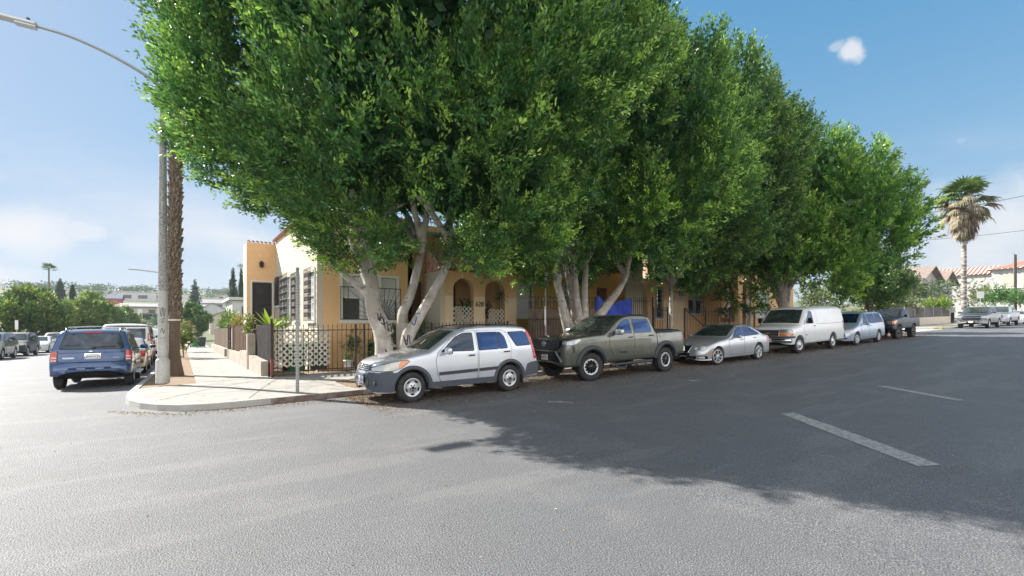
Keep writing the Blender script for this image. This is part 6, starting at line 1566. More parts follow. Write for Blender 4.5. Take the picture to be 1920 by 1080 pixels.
w1 = sash_window(H2, X2(18.8), 27.2, 28.85, 2.4, 4.35, .15, mull=1, curtain='top'); bars(w1, X2(18.8), 27.2, 28.85, 2.35, 4.4, 8)
m = MB(); m.slab([(27.0 + 1.9, .3), (31.2, .3), (31.2, 5.1), (28.9, 5.1)], [arch(29.05, 30.75, 1.9, 4.45)], .3, X2(17.6)); m.slab([(17.9, .3), (18.8, .3), (18.8, 5.1), (17.9, 5.1)], [], .2, Y2(28.9)); m.slab([(17.9, .3), (18.8, .3), (18.8, 5.1), (17.9, 5.1)], [arch(18.05, 18.7, 2.2, 4.3)], .2, Y2(31.0)); m.build('porch_wall', M_orange, H2)
m = MB(); m.slab([(28.8, 1.0), (31.2, 1.0), (31.2, 5.5), (28.8, 5.5)], [rect(29.5, 30.4, 1.9, 4.0)], .2, X2(19.6)); m.build('recess_wall', M_brown, H2)
m = MB(); m.slab(rect(29.5, 30.4, 1.9, 4.0), [], .05, X2(19.66)); m.build('entry_door', M_dkdoor, H2)
m = MB(); m.box(28.95 - 23.2, 31.15 - 23.2, -1.15, .8, 1.2, 1.48); m.build('porch_floor', M_conc, H2)
m = MB(); m.slab([(31.2, .3), (42.0, .3), (42, 6.4), (31.2, 6.4)], [rect(32.0, 33.4, 2.3, 4.3), rect(36, 38, 2.3, 4.3)], .2, X2(18.9)); m.build('right_wall', M_orange, H2)
for (a, b) in ((32.0, 33.4), (36, 38)): w1 = sash_window(H2, X2(18.9), a, b, 2.3, 4.3, .15, mull=1); 
m = MB(); m.slab([(31.2 + .3, .3), (32.3, .3), (32.3, 5.0), (31.5, 5.0)], [], .25, X2(17.2)); m.build('pillar', M_peach, H2)
m = MB(); m.slab([(18.9, .3), (30, .3), (30, 6.4), (18.9, 6.4)], [], .2, Y2(23.19)); m.build('side_wall', M_creamlit, H2)
m = MB(); m.box(0, 18.8, .1, 12, 5.4, 5.5); m.build('roof', mat('roof_felt'  , (.3, .28, .26), .9), H2)
m = MB(); m.slab(rect(26.05, 26.85, 3.3, 3.98), [], .01, X2(18.77)); wsn = m.build('warning_sign', M_sign); wsn.location = (23.2, 18.8, .4); tag(wsn, 'white warning sign with red blots on the orange wall of the second house', 'sign')
m = MB()
for (a, b, r_) in ((26.22, 3.82, .10), (26.42, 3.84, .12), (26.66, 3.80, .11), (26.35, 3.66, .08), (26.58, 3.66, .09)): m.lathe([(r_, 0), (0, -.001)], (a - 23.2, 18.757 - 18.8, b - .4), 'y', 10)
m.build('sign_print', M_red, wsn)
m = MB(); text_mesh('BEWARE OF DOG', .085, .001, lambda a, b, d_: (26.45 - 23.2 + a, -.045 - d_, 3.42 - .4 + b), m); m.build('sign_lettering', M_iron, wsn)
iron_fence('iron_fence', 'tall black iron gate fence in front of the second house behind the sedan', [(23.9, 16.7), (26.0, 16.7), (28.6, 16.7), (31.6, 16.7)], 2.12, .15)
dg_ = thing('gate_brace', 'diagonal black iron handrail behind the tall iron fence', 'handrail', (24.1, 16.85, 0)); m = MB(); m.bar((0, 0, 2.7), (2.2, 0, 1.5), .04); m.bar((2.2, 0, 1.5), (2.2, 0, .6), .04); m.bar((0, 0, 2.7), (0, 0, .5), .05); m.build('rail', M_iron, dg_)
iron_fence('iron_fence', 'lower iron fence right of the orange pillar behind the white van', [(32.6, 17.2), (38.0, 17.2), (45.5, 17.2)], 1.9, .17)
pl = MB(); pl.tube([(0, 0, 0), (0, 0, 3.9)], .045, 8); o = pl.build('white_post', M_white, None, (30.2, 16.2, G(30, 16.2) + .12)); tag(o, 'plain white post standing before the arched doorway of the second house', 'post')
leafy('potted_plant', 'dark leafy plant climbing beside the arched doorway of the second house', 'plant', (31.35, 17.0, .9), (.45, .4, .6), 900, .1, stem=1.2, seed=31)
leafy('potted_plant', 'small bushy plant on the ground before the barred window of the second house', 'plant', (28.8, 17.2, .8), (.5, .4, .5), 700, .1, stem=1.3, seed=32)

# ------------------------------------------------------------------ street furniture
sl = thing('street_lamp', 'tall speckled concrete street lamp with long curved arm at the corner', 'street lamp', (-.43, 16.31, .12))
m = MB(); m.lathe([(.165, 0), (.165, .62), (.15, .66), (.122, .68)], n=20); m.build('base', M_polew, sl)
m = MB(); m.lathe([(.121, .68), (.111, 2.55)], n=20, smooth=True); lowp = m.build('painted_shaft', M_polew, sl)
m = MB(); m.lathe([(.111, 2.55), (.074, 8.15), (.074, 8.2)], n=20); m.build('shaft', M_polec, sl)
m = MB(); m.lathe([(.095, 8.15), (.10, 8.25), (.08, 8.32), (.09, 8.42), (.07, 8.5), (0, 8.55)], n=14); m.lathe([(.105, 7.9), (.105, 8.16)], n=14); m.build('cap', M_polec, sl)
ad = Vector((-1, 0, 0)); P_ = [Vector((0, 0, 8.22)), Vector((-.55, 0, 8.52)), Vector((-1.2, 0, 8.78)), Vector((-1.9, 0, 8.96)), Vector((-2.55, 0, 9.0))]
m = MB(); m.tube(smooth_path(P_, 5), [.05, .034], 8) if False else m.tube(smooth_path(P_, 5), list(np.linspace(.045, .03, 21)), 8); m.build('arm', M_galv, sl)
m = MB(); m.rbox((-2.85, 0, 9.02), (.72, .26, .10), .05); m.rbox((-2.7, 0, 8.96), (.4, .2, .07), .03); m.build('lamp_head', mat('pale_aluminium', (.62, .63, .64), .4, .5), sl)
m = MB(); m.tube([(-2.66, 0, 9.06), (-2.66, 0, 9.15)], .035, 8); m.build('photocell', C_black, sl)
for z, r_ in ((.72, .125), (2.9, .113)):
    m = MB(); m.lathe([(r_, z), (r_, z + .05)], n=20); m.build('band', M_galv, sl)
graf = [[(-.1, 2.3), (-.05, 2.0), (0, 2.32), (.04, 2.0), (.09, 2.28)], [(-.08, 1.9), (.08, 1.95), (-.06, 1.8), (.08, 1.84)], [(-.1, 1.45), (-.02, 1.6), (.02, 1.42), (.08, 1.58)], [(-.1, 1.25), (.1, 1.28)], [(-.08, .9), (.06, 1.0)]]
_rot = lambda l: [(p[0], p[1]) for p in l]
strokes(sl, lowp, [[(p[0] * .6, 1.2 + (p[1] - 1.2) * .8) for p in g_] for g_ in graf[:4]], .010, M_ink, 'graffiti')
m = MB(); m.add([(-.09, -.172, 1.28), (.10, -.168, 1.28), (.10, -.168, 1.5), (-.09, -.172, 1.5)], [(0, 1, 2, 3)]); 

up = thing('utility_pole', 'brown wooden utility pole half hidden behind the street lamp', 'pole', (-.45, 35.4, G(0, 35) + .1)); m = MB(); m.lathe([(.17, 0), (.13, 9.0), (0, 9.02)], n=12); m.build('shaft', M_dkbark, up); m = MB(); m.bar((-.5, 0, 7.6), (.5, 0, 7.6), .1, .1); m.build('cross_arm', M_dkbark, up)

def perforated_post(label, loc, h, sgn=None, group=None):
    r = thing('sign_post', label, 'sign post', loc, R(20), group); m = MB(); m.box(-.028, .028, -.028, .028, 0, h); 
    for k in range(int(h / .07)):
        z = .05 + k * .07
        for a in range(4):
            q = [(-.009, -.0295), (.009, -.0295)]; ca, sa = math.cos(a * math.pi / 2), math.sin(a * math.pi / 2)
            m.add([(x * ca - y * sa, x * sa + y * ca, zz) for (x, y), zz in (((-.009, -.0287), z), ((.009, -.0287), z), ((.009, -.0287), z + .02), ((-.009, -.0287), z + .02))], [(0, 1, 2, 3)], 1)
    m.build('post', [M_galv, C_dark], r)
    return r
perforated_post('bare perforated steel sign post on the corner sidewalk', (2.27, 12.2, .13), 2.98)
r = thing('parking_sign', 'narrow edge-on red and white parking sign on a steel post before the plank fence', 'sign', (11.6, 14.3, G(11.6, 14.3) + .12)); m = MB(); m.box(-.025, .025, -.025, .025, 0, 3.05); m.build('post', M_galv, r)
m = MB(); m.box(-.075, .075, -.045, -.035, 2.98, 3.48); pn_ = m.build('sign_plate', M_sign, r)
t = MB()
for i, ch in enumerate('NOPKG'):
    text_mesh(ch, .11, .001, lambda a, b, d_: (a, -.047 - d_, 3.42 - i * .095 + b), t)
t.build('sign_lettering', M_red, pn_)
# ------------------------------------------------------------------ the street trees
def limb(p0, p1, p2, r0, r1, r2, p3=None, r3=None):
    P = [p0, p1, p2] + ([p3] if p3 else []); return (P, [r0, r1, r2] + ([r3] if p3 else []))
g = .12
t1 = thing('fig_tree', 'huge dense fig tree with white-washed forked trunk behind the silver SUV', 'tree', (5.14, 13.6, g), 0, 'fig trees along the street')
# local x along street, y away from the road
L1 = [limb((-.12, 0, -.2), (-.22, 0, .5), (-.28, -.02, 1.15), .40, .30, .25, (-.46, 0, 1.85), .22),
      limb((-.2, 0, 1.3), (-.55, 0, 2.1), (-.62, .0, 2.9), .30, .24, .20, (-.95, .1, 4.6), .13), limb((-.58, 0, 2.35), (-1.0, .1, 2.75), (-1.5, .2, 3.2), .13, .11, .09, (-2.6, .3, 4.4), .05),
      limb((.30, -.02, -.2), (.36, -.04, .45), (.42, -.04, 1.1), .34, .25, .21, (.62, 0, 1.6), .18),
      limb((.44, 0, 1.1), (.85, -.1, 1.9), (1.30, -.2, 2.7), .19, .165, .15, (2.0, -.4, 4.2), .11),
      limb((.36, .1, .9), (.42, .25, 1.9), (.78, .4, 2.6), .18, .16, .145, (1.3, .6, 4.3), .12),
      limb((.0, .3, .9), (-.1, .8, 1.9), (-.3, 1.6, 3.2), .2, .16, .13, (-.6, 2.6, 4.8), .08)]
TIP1 = [(-.92, .08, 4.4), (1.9, -.35, 4.0), (1.25, .55, 4.1), (1.2, .5, 4.0), (-.9, .1, 4.3)]
for k in range(10):
    tp_ = TIP1[k % 5]; a = k * .63 + (0 if tp_[0] > 0 else .6); L1.append(limb(tp_, (tp_[0] * .6 + math.cos(a) * 1.0, tp_[1] + math.sin(a) * 1.0, 5.4), (math.cos(a) * 2.8, math.sin(a) * 2.6, 6.6), .12, .09, .06, (math.cos(a) * 4.0, math.sin(a) * 3.8, 9.2), .03))
for k in range(6):
    a = k * 1.05 + .4; L1.append(limb((0, 0, -.05), (math.cos(a) * .5, math.sin(a) * .4, -.1), (math.cos(a) * .85, math.sin(a) * .7, -.2), .2, .1, .05))
tr1 = trunk_mesh(t1, L1, M_barkw, .04)
tag_ = [[(-.52, 1.95), (-.48, 1.75), (-.42, 1.95)], [(-.46, 1.72), (-.38, 1.85), (-.34, 1.62), (-.42, 1.68)], [(-.34, 1.78), (-.30, 1.5)], [(-.36, 1.62), (-.24, 1.68)], [(-.24, 1.72), (-.20, 1.42)], [(-.2, 1.6), (-.1, 1.62), (-.12, 1.4)], [(-.12, 1.5), (.0, 1.5), (-.06, 1.3), (.02, 1.36)],
        [(.3, 1.3), (.36, 1.0), (.42, 1.32)], [(.32, 1.14), (.42, 1.16)], [(.46, 1.3), (.48, 1.0), (.56, 1.1)], [(.34, .9), (.5, .8), (.36, .7)], [(.5, .95), (.58, .75)], [(.3, .6), (.46, .5), (.34, .42), (.52, .4)], [(-.1, 1.2), (.02, 1.0), (.06, .7), (-.02, .5)], [(-.3, .9), (-.2, .7)], [(-.25, .55), (-.1, .45), (-.22, .3)]]
strokes(t1, tr1, tag_, .034, M_ink)
strokes(t1, tr1, [[(.55, 1.75), (.62, 1.6), (.7, 1.85)], [(.66, 2.0), (.8, 1.95)], [(.44, .75), (.52, .62), (.58, .8)]], .03, M_inkb)
prof1 = [(3.95, 2.4), (4.35, 3.4), (5.0, 4.5), (6.0, 5.0), (7.2, 5.4), (8.5, 5.6), (10, 5.75), (11.5, 5.7), (13, 5.1), (14.2, 3.8), (15, 1.4)]
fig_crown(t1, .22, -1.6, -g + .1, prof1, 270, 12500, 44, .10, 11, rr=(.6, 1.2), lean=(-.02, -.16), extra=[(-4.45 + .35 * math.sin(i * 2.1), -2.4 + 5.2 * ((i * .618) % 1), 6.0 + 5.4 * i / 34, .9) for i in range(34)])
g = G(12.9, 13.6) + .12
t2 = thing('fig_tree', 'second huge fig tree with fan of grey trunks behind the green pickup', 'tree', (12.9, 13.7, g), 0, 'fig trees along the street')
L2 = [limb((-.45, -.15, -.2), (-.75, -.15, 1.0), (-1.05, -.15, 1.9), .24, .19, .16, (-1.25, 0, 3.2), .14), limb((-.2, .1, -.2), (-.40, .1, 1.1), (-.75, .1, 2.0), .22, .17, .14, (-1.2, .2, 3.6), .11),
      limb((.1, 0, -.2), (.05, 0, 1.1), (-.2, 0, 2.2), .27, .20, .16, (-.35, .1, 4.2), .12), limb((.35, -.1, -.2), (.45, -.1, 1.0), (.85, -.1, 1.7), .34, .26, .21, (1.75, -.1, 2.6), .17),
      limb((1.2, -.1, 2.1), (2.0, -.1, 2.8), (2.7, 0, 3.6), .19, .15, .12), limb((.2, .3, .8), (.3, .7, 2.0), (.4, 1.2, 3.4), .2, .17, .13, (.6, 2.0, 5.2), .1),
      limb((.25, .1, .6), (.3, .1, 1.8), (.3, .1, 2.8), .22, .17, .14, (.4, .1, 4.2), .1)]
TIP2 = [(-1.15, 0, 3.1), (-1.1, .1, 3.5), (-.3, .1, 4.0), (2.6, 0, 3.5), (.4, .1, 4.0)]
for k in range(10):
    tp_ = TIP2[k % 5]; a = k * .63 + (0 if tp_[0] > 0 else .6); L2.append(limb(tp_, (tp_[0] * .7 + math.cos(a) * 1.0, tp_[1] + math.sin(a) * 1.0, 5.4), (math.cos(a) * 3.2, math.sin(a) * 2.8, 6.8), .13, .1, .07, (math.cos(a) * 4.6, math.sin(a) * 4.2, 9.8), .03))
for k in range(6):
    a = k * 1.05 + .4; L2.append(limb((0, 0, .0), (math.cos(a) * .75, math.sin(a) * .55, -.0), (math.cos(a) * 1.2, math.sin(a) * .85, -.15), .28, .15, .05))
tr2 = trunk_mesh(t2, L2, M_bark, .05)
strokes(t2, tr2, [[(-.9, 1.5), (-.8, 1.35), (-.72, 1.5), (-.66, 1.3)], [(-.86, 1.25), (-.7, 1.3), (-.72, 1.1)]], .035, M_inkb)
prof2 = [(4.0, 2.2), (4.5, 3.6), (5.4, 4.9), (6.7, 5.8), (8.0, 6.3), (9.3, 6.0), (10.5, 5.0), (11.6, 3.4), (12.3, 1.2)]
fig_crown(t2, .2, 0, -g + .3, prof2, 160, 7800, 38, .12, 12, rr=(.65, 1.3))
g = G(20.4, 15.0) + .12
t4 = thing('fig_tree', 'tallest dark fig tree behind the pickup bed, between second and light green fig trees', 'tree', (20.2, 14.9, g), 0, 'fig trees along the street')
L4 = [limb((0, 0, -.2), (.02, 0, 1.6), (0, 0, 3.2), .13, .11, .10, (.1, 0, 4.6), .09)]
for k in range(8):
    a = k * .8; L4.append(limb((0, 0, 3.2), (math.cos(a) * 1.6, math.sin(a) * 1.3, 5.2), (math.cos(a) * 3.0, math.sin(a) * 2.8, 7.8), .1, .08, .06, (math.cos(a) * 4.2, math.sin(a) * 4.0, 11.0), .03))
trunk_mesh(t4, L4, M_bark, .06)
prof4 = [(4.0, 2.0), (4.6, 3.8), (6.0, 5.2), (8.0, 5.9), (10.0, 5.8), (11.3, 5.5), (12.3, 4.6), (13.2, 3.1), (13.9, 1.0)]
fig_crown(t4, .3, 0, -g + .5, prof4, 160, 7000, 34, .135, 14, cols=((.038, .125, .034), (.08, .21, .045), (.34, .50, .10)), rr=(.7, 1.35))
g = G(28.6, 13.6) + .12
t3 = thing('fig_tree', 'rounded light green fig tree over the white van, rightmost of the big street fig trees', 'tree', (29.2, 13.7, g), 0, 'fig trees along the street')
L3 = [limb((0, 0, -.2), (.1, 0, 1.0), (0, 0, 2.2), .35, .27, .22, (-.6, 0, 3.6), .15), limb((.0, 0, 1.5), (.5, 0, 2.6), (1.2, .2, 4.2), .22, .17, .1), limb((0, 0, 1.8), (-.2, .5, 3.2), (-.4, 1.5, 5), .2, .15, .1)]
for k in range(8):
    a = k * .8; L3.append(limb((0, 0, 2.6), (math.cos(a) * 1.6, math.sin(a) * 1.3, 4.6), (math.cos(a) * 3.0, math.sin(a) * 2.8, 6.8), .13, .1, .07, (math.cos(a) * 4.2, math.sin(a) * 4.0, 9.2), .03))
trunk_mesh(t3, L3, M_bark, .06)
FIGL = ((.065, .19, .03), (.14, .33, .045), (.52, .72, .12))
prof3 = [(2.8, 2.0), (3.2, 3.8), (4.0, 5.2), (5.2, 6.0), (6.8, 6.3), (8.2, 5.9), (9.6, 4.8), (10.6, 3.2), (11.3, 1.2)]
fig_crown(t3, 0, 0, -g + .9, prof3, 150, 5200, 26, .17, 13, cols=FIGL, rr=(.75, 1.4))
def dark_tree(label, loc, h, rad, seed, n=1400, leaf=.18, cols=((.03, .075, .02), (.05, .11, .03), (.11, .19, .05)), z0=2.0, group=None, nl=18, name='street_tree', bark=M_dkbark, clumps=40, tr=.18, rr=(.5, 1.0)):
    r = thing(name, label, 'tree', loc, 0, group)
    L_ = [limb((0, 0, -.2), (.1, 0, z0 * .5), (.25, 0, z0 * .9), tr, tr * .8, tr * .65, (.7, .1, z0 * 1.5), tr * .4), limb((0, 0, z0 * .5), (-.4, 0, z0 * .8), (-.9, 0, z0 * 1.4), tr * .7, tr * .55, tr * .3), limb((.1, 0, z0 * .6), (.2, .4, z0 * 1.1), (.1, .8, z0 * 1.7), tr * .6, tr * .5, tr * .3)]
    trunk_mesh(r, L_, bark, .07)
    prof = [(z0, rad * .45), (z0 + (h - z0) * .2, rad * .85), (z0 + (h - z0) * .5, rad), (z0 + (h - z0) * .8, rad * .72), (h, rad * .2)]
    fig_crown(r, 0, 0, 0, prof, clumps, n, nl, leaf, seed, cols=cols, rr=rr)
    return r
dark_tree('dark crooked tree with twisted trunk behind the old black pickup', (42.0, 13.5, G(42, 13.5) + .1), 5.4, 2.6, 41, z0=2.2, cols=((.05, .12, .03), (.09, .18, .04), (.2, .3, .07)))
# ------------------------------------------------------------------ palms
M_frond = mat('palm_frond', (.09, .18, .035), .5, transl=.3, layers=[(1.2, .45, .65, (.30, .36, .08), .7)])
M_dead = mat('dead_frond', (.40, .33, .22), .8, layers=[(.9, .5, .58, (.24, .27, .08), .8), (3, .4, .6, (.22, .15, .10), .8), (5, .5, .7, (.62, .58, .52), .7)], transl=.2)
def fan_frond(mb, o, d, L, n=13, spread=1.15, droop=.25, wd=.09, rng=random, mi=0):
    d = Vector(d).normalized(); up = Vector((0, 0, 1)); s = d.cross(up)
    if s.length < .1: s = Vector((1, 0, 0))
    s.normalize(); u = s.cross(d)
    pet = Vector(o) + d * L * .5; mb.bar(o, pet, .045, .03, mi)
    for k in range(n):
        a = (k / (n - 1) - .5) * 2 * spread; q = (d * math.cos(a) + s * math.sin(a)).normalized(); ln = L * .62 * (1 - .25 * abs(a) / spread) * rng.uniform(.85, 1.1)
        V = []; p = pet.copy(); w_ = wd * L
        sd_ = q.cross(u).normalized()
        for i in range(4):
            t = i / 3; ww = w_ * (.35, 1, .7, .05)[i]; V += [p - sd_ * ww / 2, p + sd_ * ww / 2 + u * ww * .3]; p = p + q * ln / 3; q = (q + Vector((0, 0, -droop * (i + 1) * .5))).normalized()
        mb.add(V, [(2 * i, 2 * i + 1, 2 * i + 3, 2 * i + 2) for i in range(3)], mi, False)
def palm(label, loc, h, r0, r1, crown_r, n_green, n_dead, seed, boots=False, rings=False, lean=(0, 0), skirt=2.2, simple=False, group=None, flare=1.25):
    rng = random.Random(seed); r = thing('palm_tree', label, 'palm tree', loc, 0, group)
    top = Vector((lean[0], lean[1], h)); m = MB(); path = []; rad = []
    N_ = 40 if not simple else 8
    for i in range(N_ + 1):
        t = i / N_; path.append(Vector((lean[0] * t * t, lean[1] * t * t, h * t))); rr = r0 + (r1 - r0) * t
        if t * h < .9: rr *= 1 + (flare - 1) * (1 - t * h / .9) ** 1.5
        if rings: rr *= 1 + .05 * math.sin(i * 2.4)
        rad.append(rr)
    m.tube(path, rad, 18 if not simple else 6)
    tk = m.build('trunk', M_palmlow if boots else (mat('ringed_palm_bark', (.42, .39, .36), .9, layers=[(3.2, .45, .55, (.13, .105, .09), .95, (.5, .5, 2.6), 2)]) if rings else M_dkbark), r)
    if boots:
        b = MB(); z = 1.95; row = 0
        while z < min(h - .3, 13):
            t = z / h; c = Vector((lean[0] * t * t, lean[1] * t * t, z)); rr = r0 + (r1 - r0) * t; nb = 11
            for k in range(nb):
                a = 2 * math.pi * (k + .5 * (row % 2) + rng.uniform(-.08, .08)) / nb; e = Vector((math.cos(a), math.sin(a), 0)); s = Vector((-math.sin(a), math.cos(a), 0)); tw = rng.uniform(-.25, .25) + (.35 if row % 2 else -.35)
                ln = .30 * rng.uniform(.8, 1.2); w_ = .055 * rng.uniform(.8, 1.15); p = c + e * (rr - .03); q = c + e * (rr + rng.uniform(.02, .045)) + Vector((0, 0, ln)) + s * tw * .3
                b.add([p - s * w_, p + s * w_, q + s * w_ * .55, q - s * w_ * .55, p - s * w_ * .8 - e * .03, p + s * w_ * .8 - e * .03, q + s * w_ * .5 - e * .05, q - s * w_ * .5 - e * .05], [(0, 1, 2, 3), (4, 7, 6, 5), (3, 2, 6, 7), (0, 3, 7, 4), (1, 5, 6, 2)])
            z += .12; row += 1
        b.build('leaf_bases', M_palmb, r)
        bd = MB(); bd.lathe([(r0 + .03, 1.92), (r0 + .03, 1.98)], n=20); bd.build('tape_band', M_white, r)
    g_ = MB()
    for k in range(n_green):
        a = rng.uniform(0, 6.28); e = rng.uniform(-.1, 1.25); fan_frond(g_, top, (math.cos(a) * math.cos(e), math.sin(a) * math.cos(e), math.sin(e)), crown_r * rng.uniform(.75, 1.0), 7 if simple else 14, 1.15, .25 if simple else .55, rng=rng)
    g_.build('crown', M_frond, r)
    if n_dead:
        d_ = MB()
        for k in range(n_dead):
            a = rng.uniform(0, 6.28); dz = rng.uniform(0, skirt * .55); e = rng.uniform(-1.2, .12) if dz < .9 else rng.uniform(-1.45, -1.0); rr_ = crown_r * (1.02 if dz < .9 else .8)
            fan_frond(d_, top - Vector((0, 0, dz)), (math.cos(a) * math.cos(e), math.sin(a) * math.cos(e), math.sin(e)), rr_ * rng.uniform(.7, 1.05), 8, .55, .9, .07, rng)
        d_.build('dead_skirt', M_dead, r)
    return r
palm('tall palm with rough crisscross trunk standing beside the street lamp', (-.22, 20.4, -.05), 17.5, .17, .14, 2.2, 34, 30, 3, boots=True, lean=(.3, .1), flare=1.8)
PR = palm('tall fan palm with shaggy dead fronds above the grey pickups', (64.8, 12.9, 1.65), 12.6, .25, .16, 2.85, 46, 190, 5, rings=True, skirt=3.8)
palm('small distant palm on the hill above the left-hand trees', (-39.2, 234.9, 10.5), 11, .3, .22, 3.0, 40, 0, 6, simple=True)
palm('tiny faraway palm on the horizon left of the twin cypresses', (38, 430, 27), 20, .4, .3, 3.5, 30, 0, 7, simple=True)

# ------------------------------------------------------------------ trees and shrubs down the side street
def cypress(label, x, y, g, h, r, seed, group=None):
    t = thing('cypress_tree', label, 'cypress', (x, y, g), 0, group); rng = np.random.default_rng(seed); Cs = []; Rs = []
    for k in range(46):
        u = k / 46; z = .6 + (h - .6) * u; rr = r * (1 - u) ** .7 + .08; a = rng.uniform(0, 6.28); q = rr * .35
        Cs.append((q * math.cos(a), q * math.sin(a), z)); Rs.append(np.array([rr * .8, rr * .8, h / 12]))
    crown('crown', t, Cs, Rs, 1300, 14, .26, None, ((.018, .05, .022), (.03, .075, .03), (.05, .11, .04)), M_leaf2, seed, spl=(.4, .8), upb=1.6)
    m = MB(); m.lathe([(.16, -1.5), (.1, h * .8), (0, h * .97)], n=6); m.build('trunk', M_dkbark, t)
cypress('slender dark cypress rising above the green tree beyond the sidewalk', 3.2, 168, 2.5, 11.8, 2.1, 1)
cypress('taller of the two cypresses beside the orange wall', 9.8, 127.4, -.5, 14.6, 1.5, 2)
cypress('thin cypress touching the corner house wall', 11.6, 128.5, -.5, 14.4, 1.0, 3)
cypress('leaning grey-green cypress on the hill below the small palm', -31.6, 205, 7.5, 8.2, 1.6, 4)
cypress('small dark cypress poking above the light green bushy tree', -21, 150, 3, 7.6, .8, 5)
TG = 'trees along the far side of the side street'
dark_tree('broad dark green tree at the left edge behind the dark SUVs', (-14.9, 79, -.9), 6.0, 4.4, 51, n=2600, leaf=.26, cols=((.06, .14, .03), (.12, .22, .05), (.38, .46, .10)), z0=1.2, group=TG, clumps=70, rr=(.7, 1.3))
dark_tree('light green bushy tree right of the broad dark tree', (-11.0, 93, -1.1), 6.3, 3.8, 52, n=2600, leaf=.30, cols=((.10, .20, .05), (.18, .30, .07), (.46, .52, .14)), z0=.6, group=TG, clumps=60, rr=(.7, 1.3))
dark_tree('yellow-green shrubby tree cut by the left picture edge', (-18.6, 70, -.8), 4.2, 3.0, 53, n=1400, leaf=.22, cols=((.14, .24, .05), (.24, .34, .07), (.48, .52, .12)), z0=.6, group=TG)
dark_tree('small round tree in front of the white-door house', (-9.8, 128, -.9), 5.6, 2.6, 54, n=1100, leaf=.3, cols=((.08, .17, .05), (.14, .26, .07), (.3, .42, .12)), z0=1.0, group=TG)
dark_tree('green street tree beyond the sidewalk bins', (1.3, 103, -1.2), 5.9, 3.2, 55, n=1500, leaf=.28, cols=((.06, .15, .04), (.11, .23, .05), (.28, .40, .09)), z0=1.4)
for i, (x, y, g_, rx, rz, lab, cl) in enumerate(((-31, 262, 11, 9, 5.5, 'dark green tree clump on the hilltop right of the small palm', 0), (-27.5, 262, 12.5, 3, 4.2, 'spindly hilltop tree poking above the clump', 0), (-24, 330, 17, 12, 3.2, 'low wide olive tree on the skyline over the long white building', 1), (-48, 215, 8, 14, 5, 'far green tree mass on the hill at the left edge', 0), (-62, 230, 8, 14, 5.5, 'far tree mass cut by the left edge of the picture', 0), (-6, 300, 15, 7, 3, 'small olive skyline tree left of the street lamp', 1), (7, 210, 8, 5, 3, 'green tree between the palm trunk and the slender cypress', 0), (15, 205, 8.5, 2.2, 2.4, 'yellow-green tree among the far roofs', 1), (20, 180, 6, 5, 3.4, 'green tree beside the twin cypresses among the roofs', 0), (12, 330, 18, 10, 2.5, 'bluish skyline tree above the far white gable', 0), (24, 340, 18, 12, 3.5, 'bluish skyline tree cluster left of the twin cypresses', 0), (-10, 165, 5, 3, 2.2, 'yellow-green garden shrub above the white-door house roof', 1), (-3.5, 160, 5.5, 4.5, 3, 'green garden tree right above the white-door house roof', 0))):
    cols = ((.08, .15, .08), (.12, .2, .09), (.24, .32, .14)) if cl == 0 else ((.18, .22, .09), (.26, .29, .11), (.38, .4, .17))
    leafy('far_tree', lab, 'tree', (x, y, G(x, y) - 1), (rx, rx * .7, rz * .55), 2200, .55, cols=cols, stem=rz * .25, seed=60 + i, group='far trees on the hillside', clumps=26, rr=.34, up=.4)
def hedge(label, x0, x1, y0, y1, z0, h, n, leaf, cols, seed, name='hedge', group=None, rz=0):
    r = thing(name, label, 'hedge' if name == 'hedge' else 'shrub', ((x0 + x1) / 2, (y0 + y1) / 2, z0), rz, group); rng = np.random.default_rng(seed); X, Y = (x1 - x0) / 2, (y1 - y0) / 2
    P = np.c_[rng.uniform(-X, X, n), rng.uniform(-Y, Y, n), rng.uniform(0, h, n)]; f = rng.integers(0, 3, n); P[f == 0, 2] = h + rng.normal(0, h * .05, (f == 0).sum()); s = rng.choice([-1, 1], n)
    P[f == 1, 1] = s[f == 1] * Y; P[f == 2, 0] = s[f == 2] * X
    V = leaf_quads(P, unit(rng.normal(size=(n, 3))), rng.uniform(.6, 1.2, n) * leaf, rng.uniform(.6, 1.2, n) * leaf * .5, rng); C = np.array(cols)[rng.integers(0, len(cols), n)] * rng.uniform(.7, 1.2, (n, 1))
    quads('leaves', V, C, M_leaf2, None, r, None); m = MB(); m.box(-X * .93, X * .93, -Y * .8, Y * .8, -1, h * .94); m.build('inner_twigs', mat('twig_dark', (.03, .045, .02), .95), r)
hedge('long clipped dark hedge below the white-door house, above the blue hatchback', -10.2, 8, 178.5, 180.5, 1.9, 2.9, 7000, .3, ((.03, .07, .03), (.05, .1, .04)), 1)
hedge('dark hedge left of the entry path under the white-door house', -17.5, -12, 178.5, 180, 1.9, 3.2, 3000, .3, ((.03, .06, .03), (.05, .09, .04)), 2)
GRG = 'shrubs behind the parked cars across the side street'
for i, (x, y, sx, sz, lab, cols) in enumerate(((-14.2, 62, 1.3, .8, 'green shrub behind the sign post across the street', ((.05, .11, .03), (.12, .2, .05), (.3, .36, .1))), (-14.6, 70, 1.6, .8, 'yellowish bush behind the white sedan across the street', ((.12, .18, .04), (.2, .26, .06), (.42, .45, .12))), (-14.4, 80, 1.8, 1.0, 'green bush under the light green tree', ((.05, .12, .03), (.1, .18, .05), (.25, .32, .09))), (-13.5, 100, 2.0, 1.2, 'rusty dry shrub behind the blue SUV roof', ((.2, .14, .08), (.3, .22, .13), (.3, .34, .12))))):
    leafy('roadside_shrub', lab, 'shrub', (x, y, G(x, y)), (sx, sx * .9, sz), 1600, .2, cols=cols, stem=.1, seed=80 + i, group=GRG)
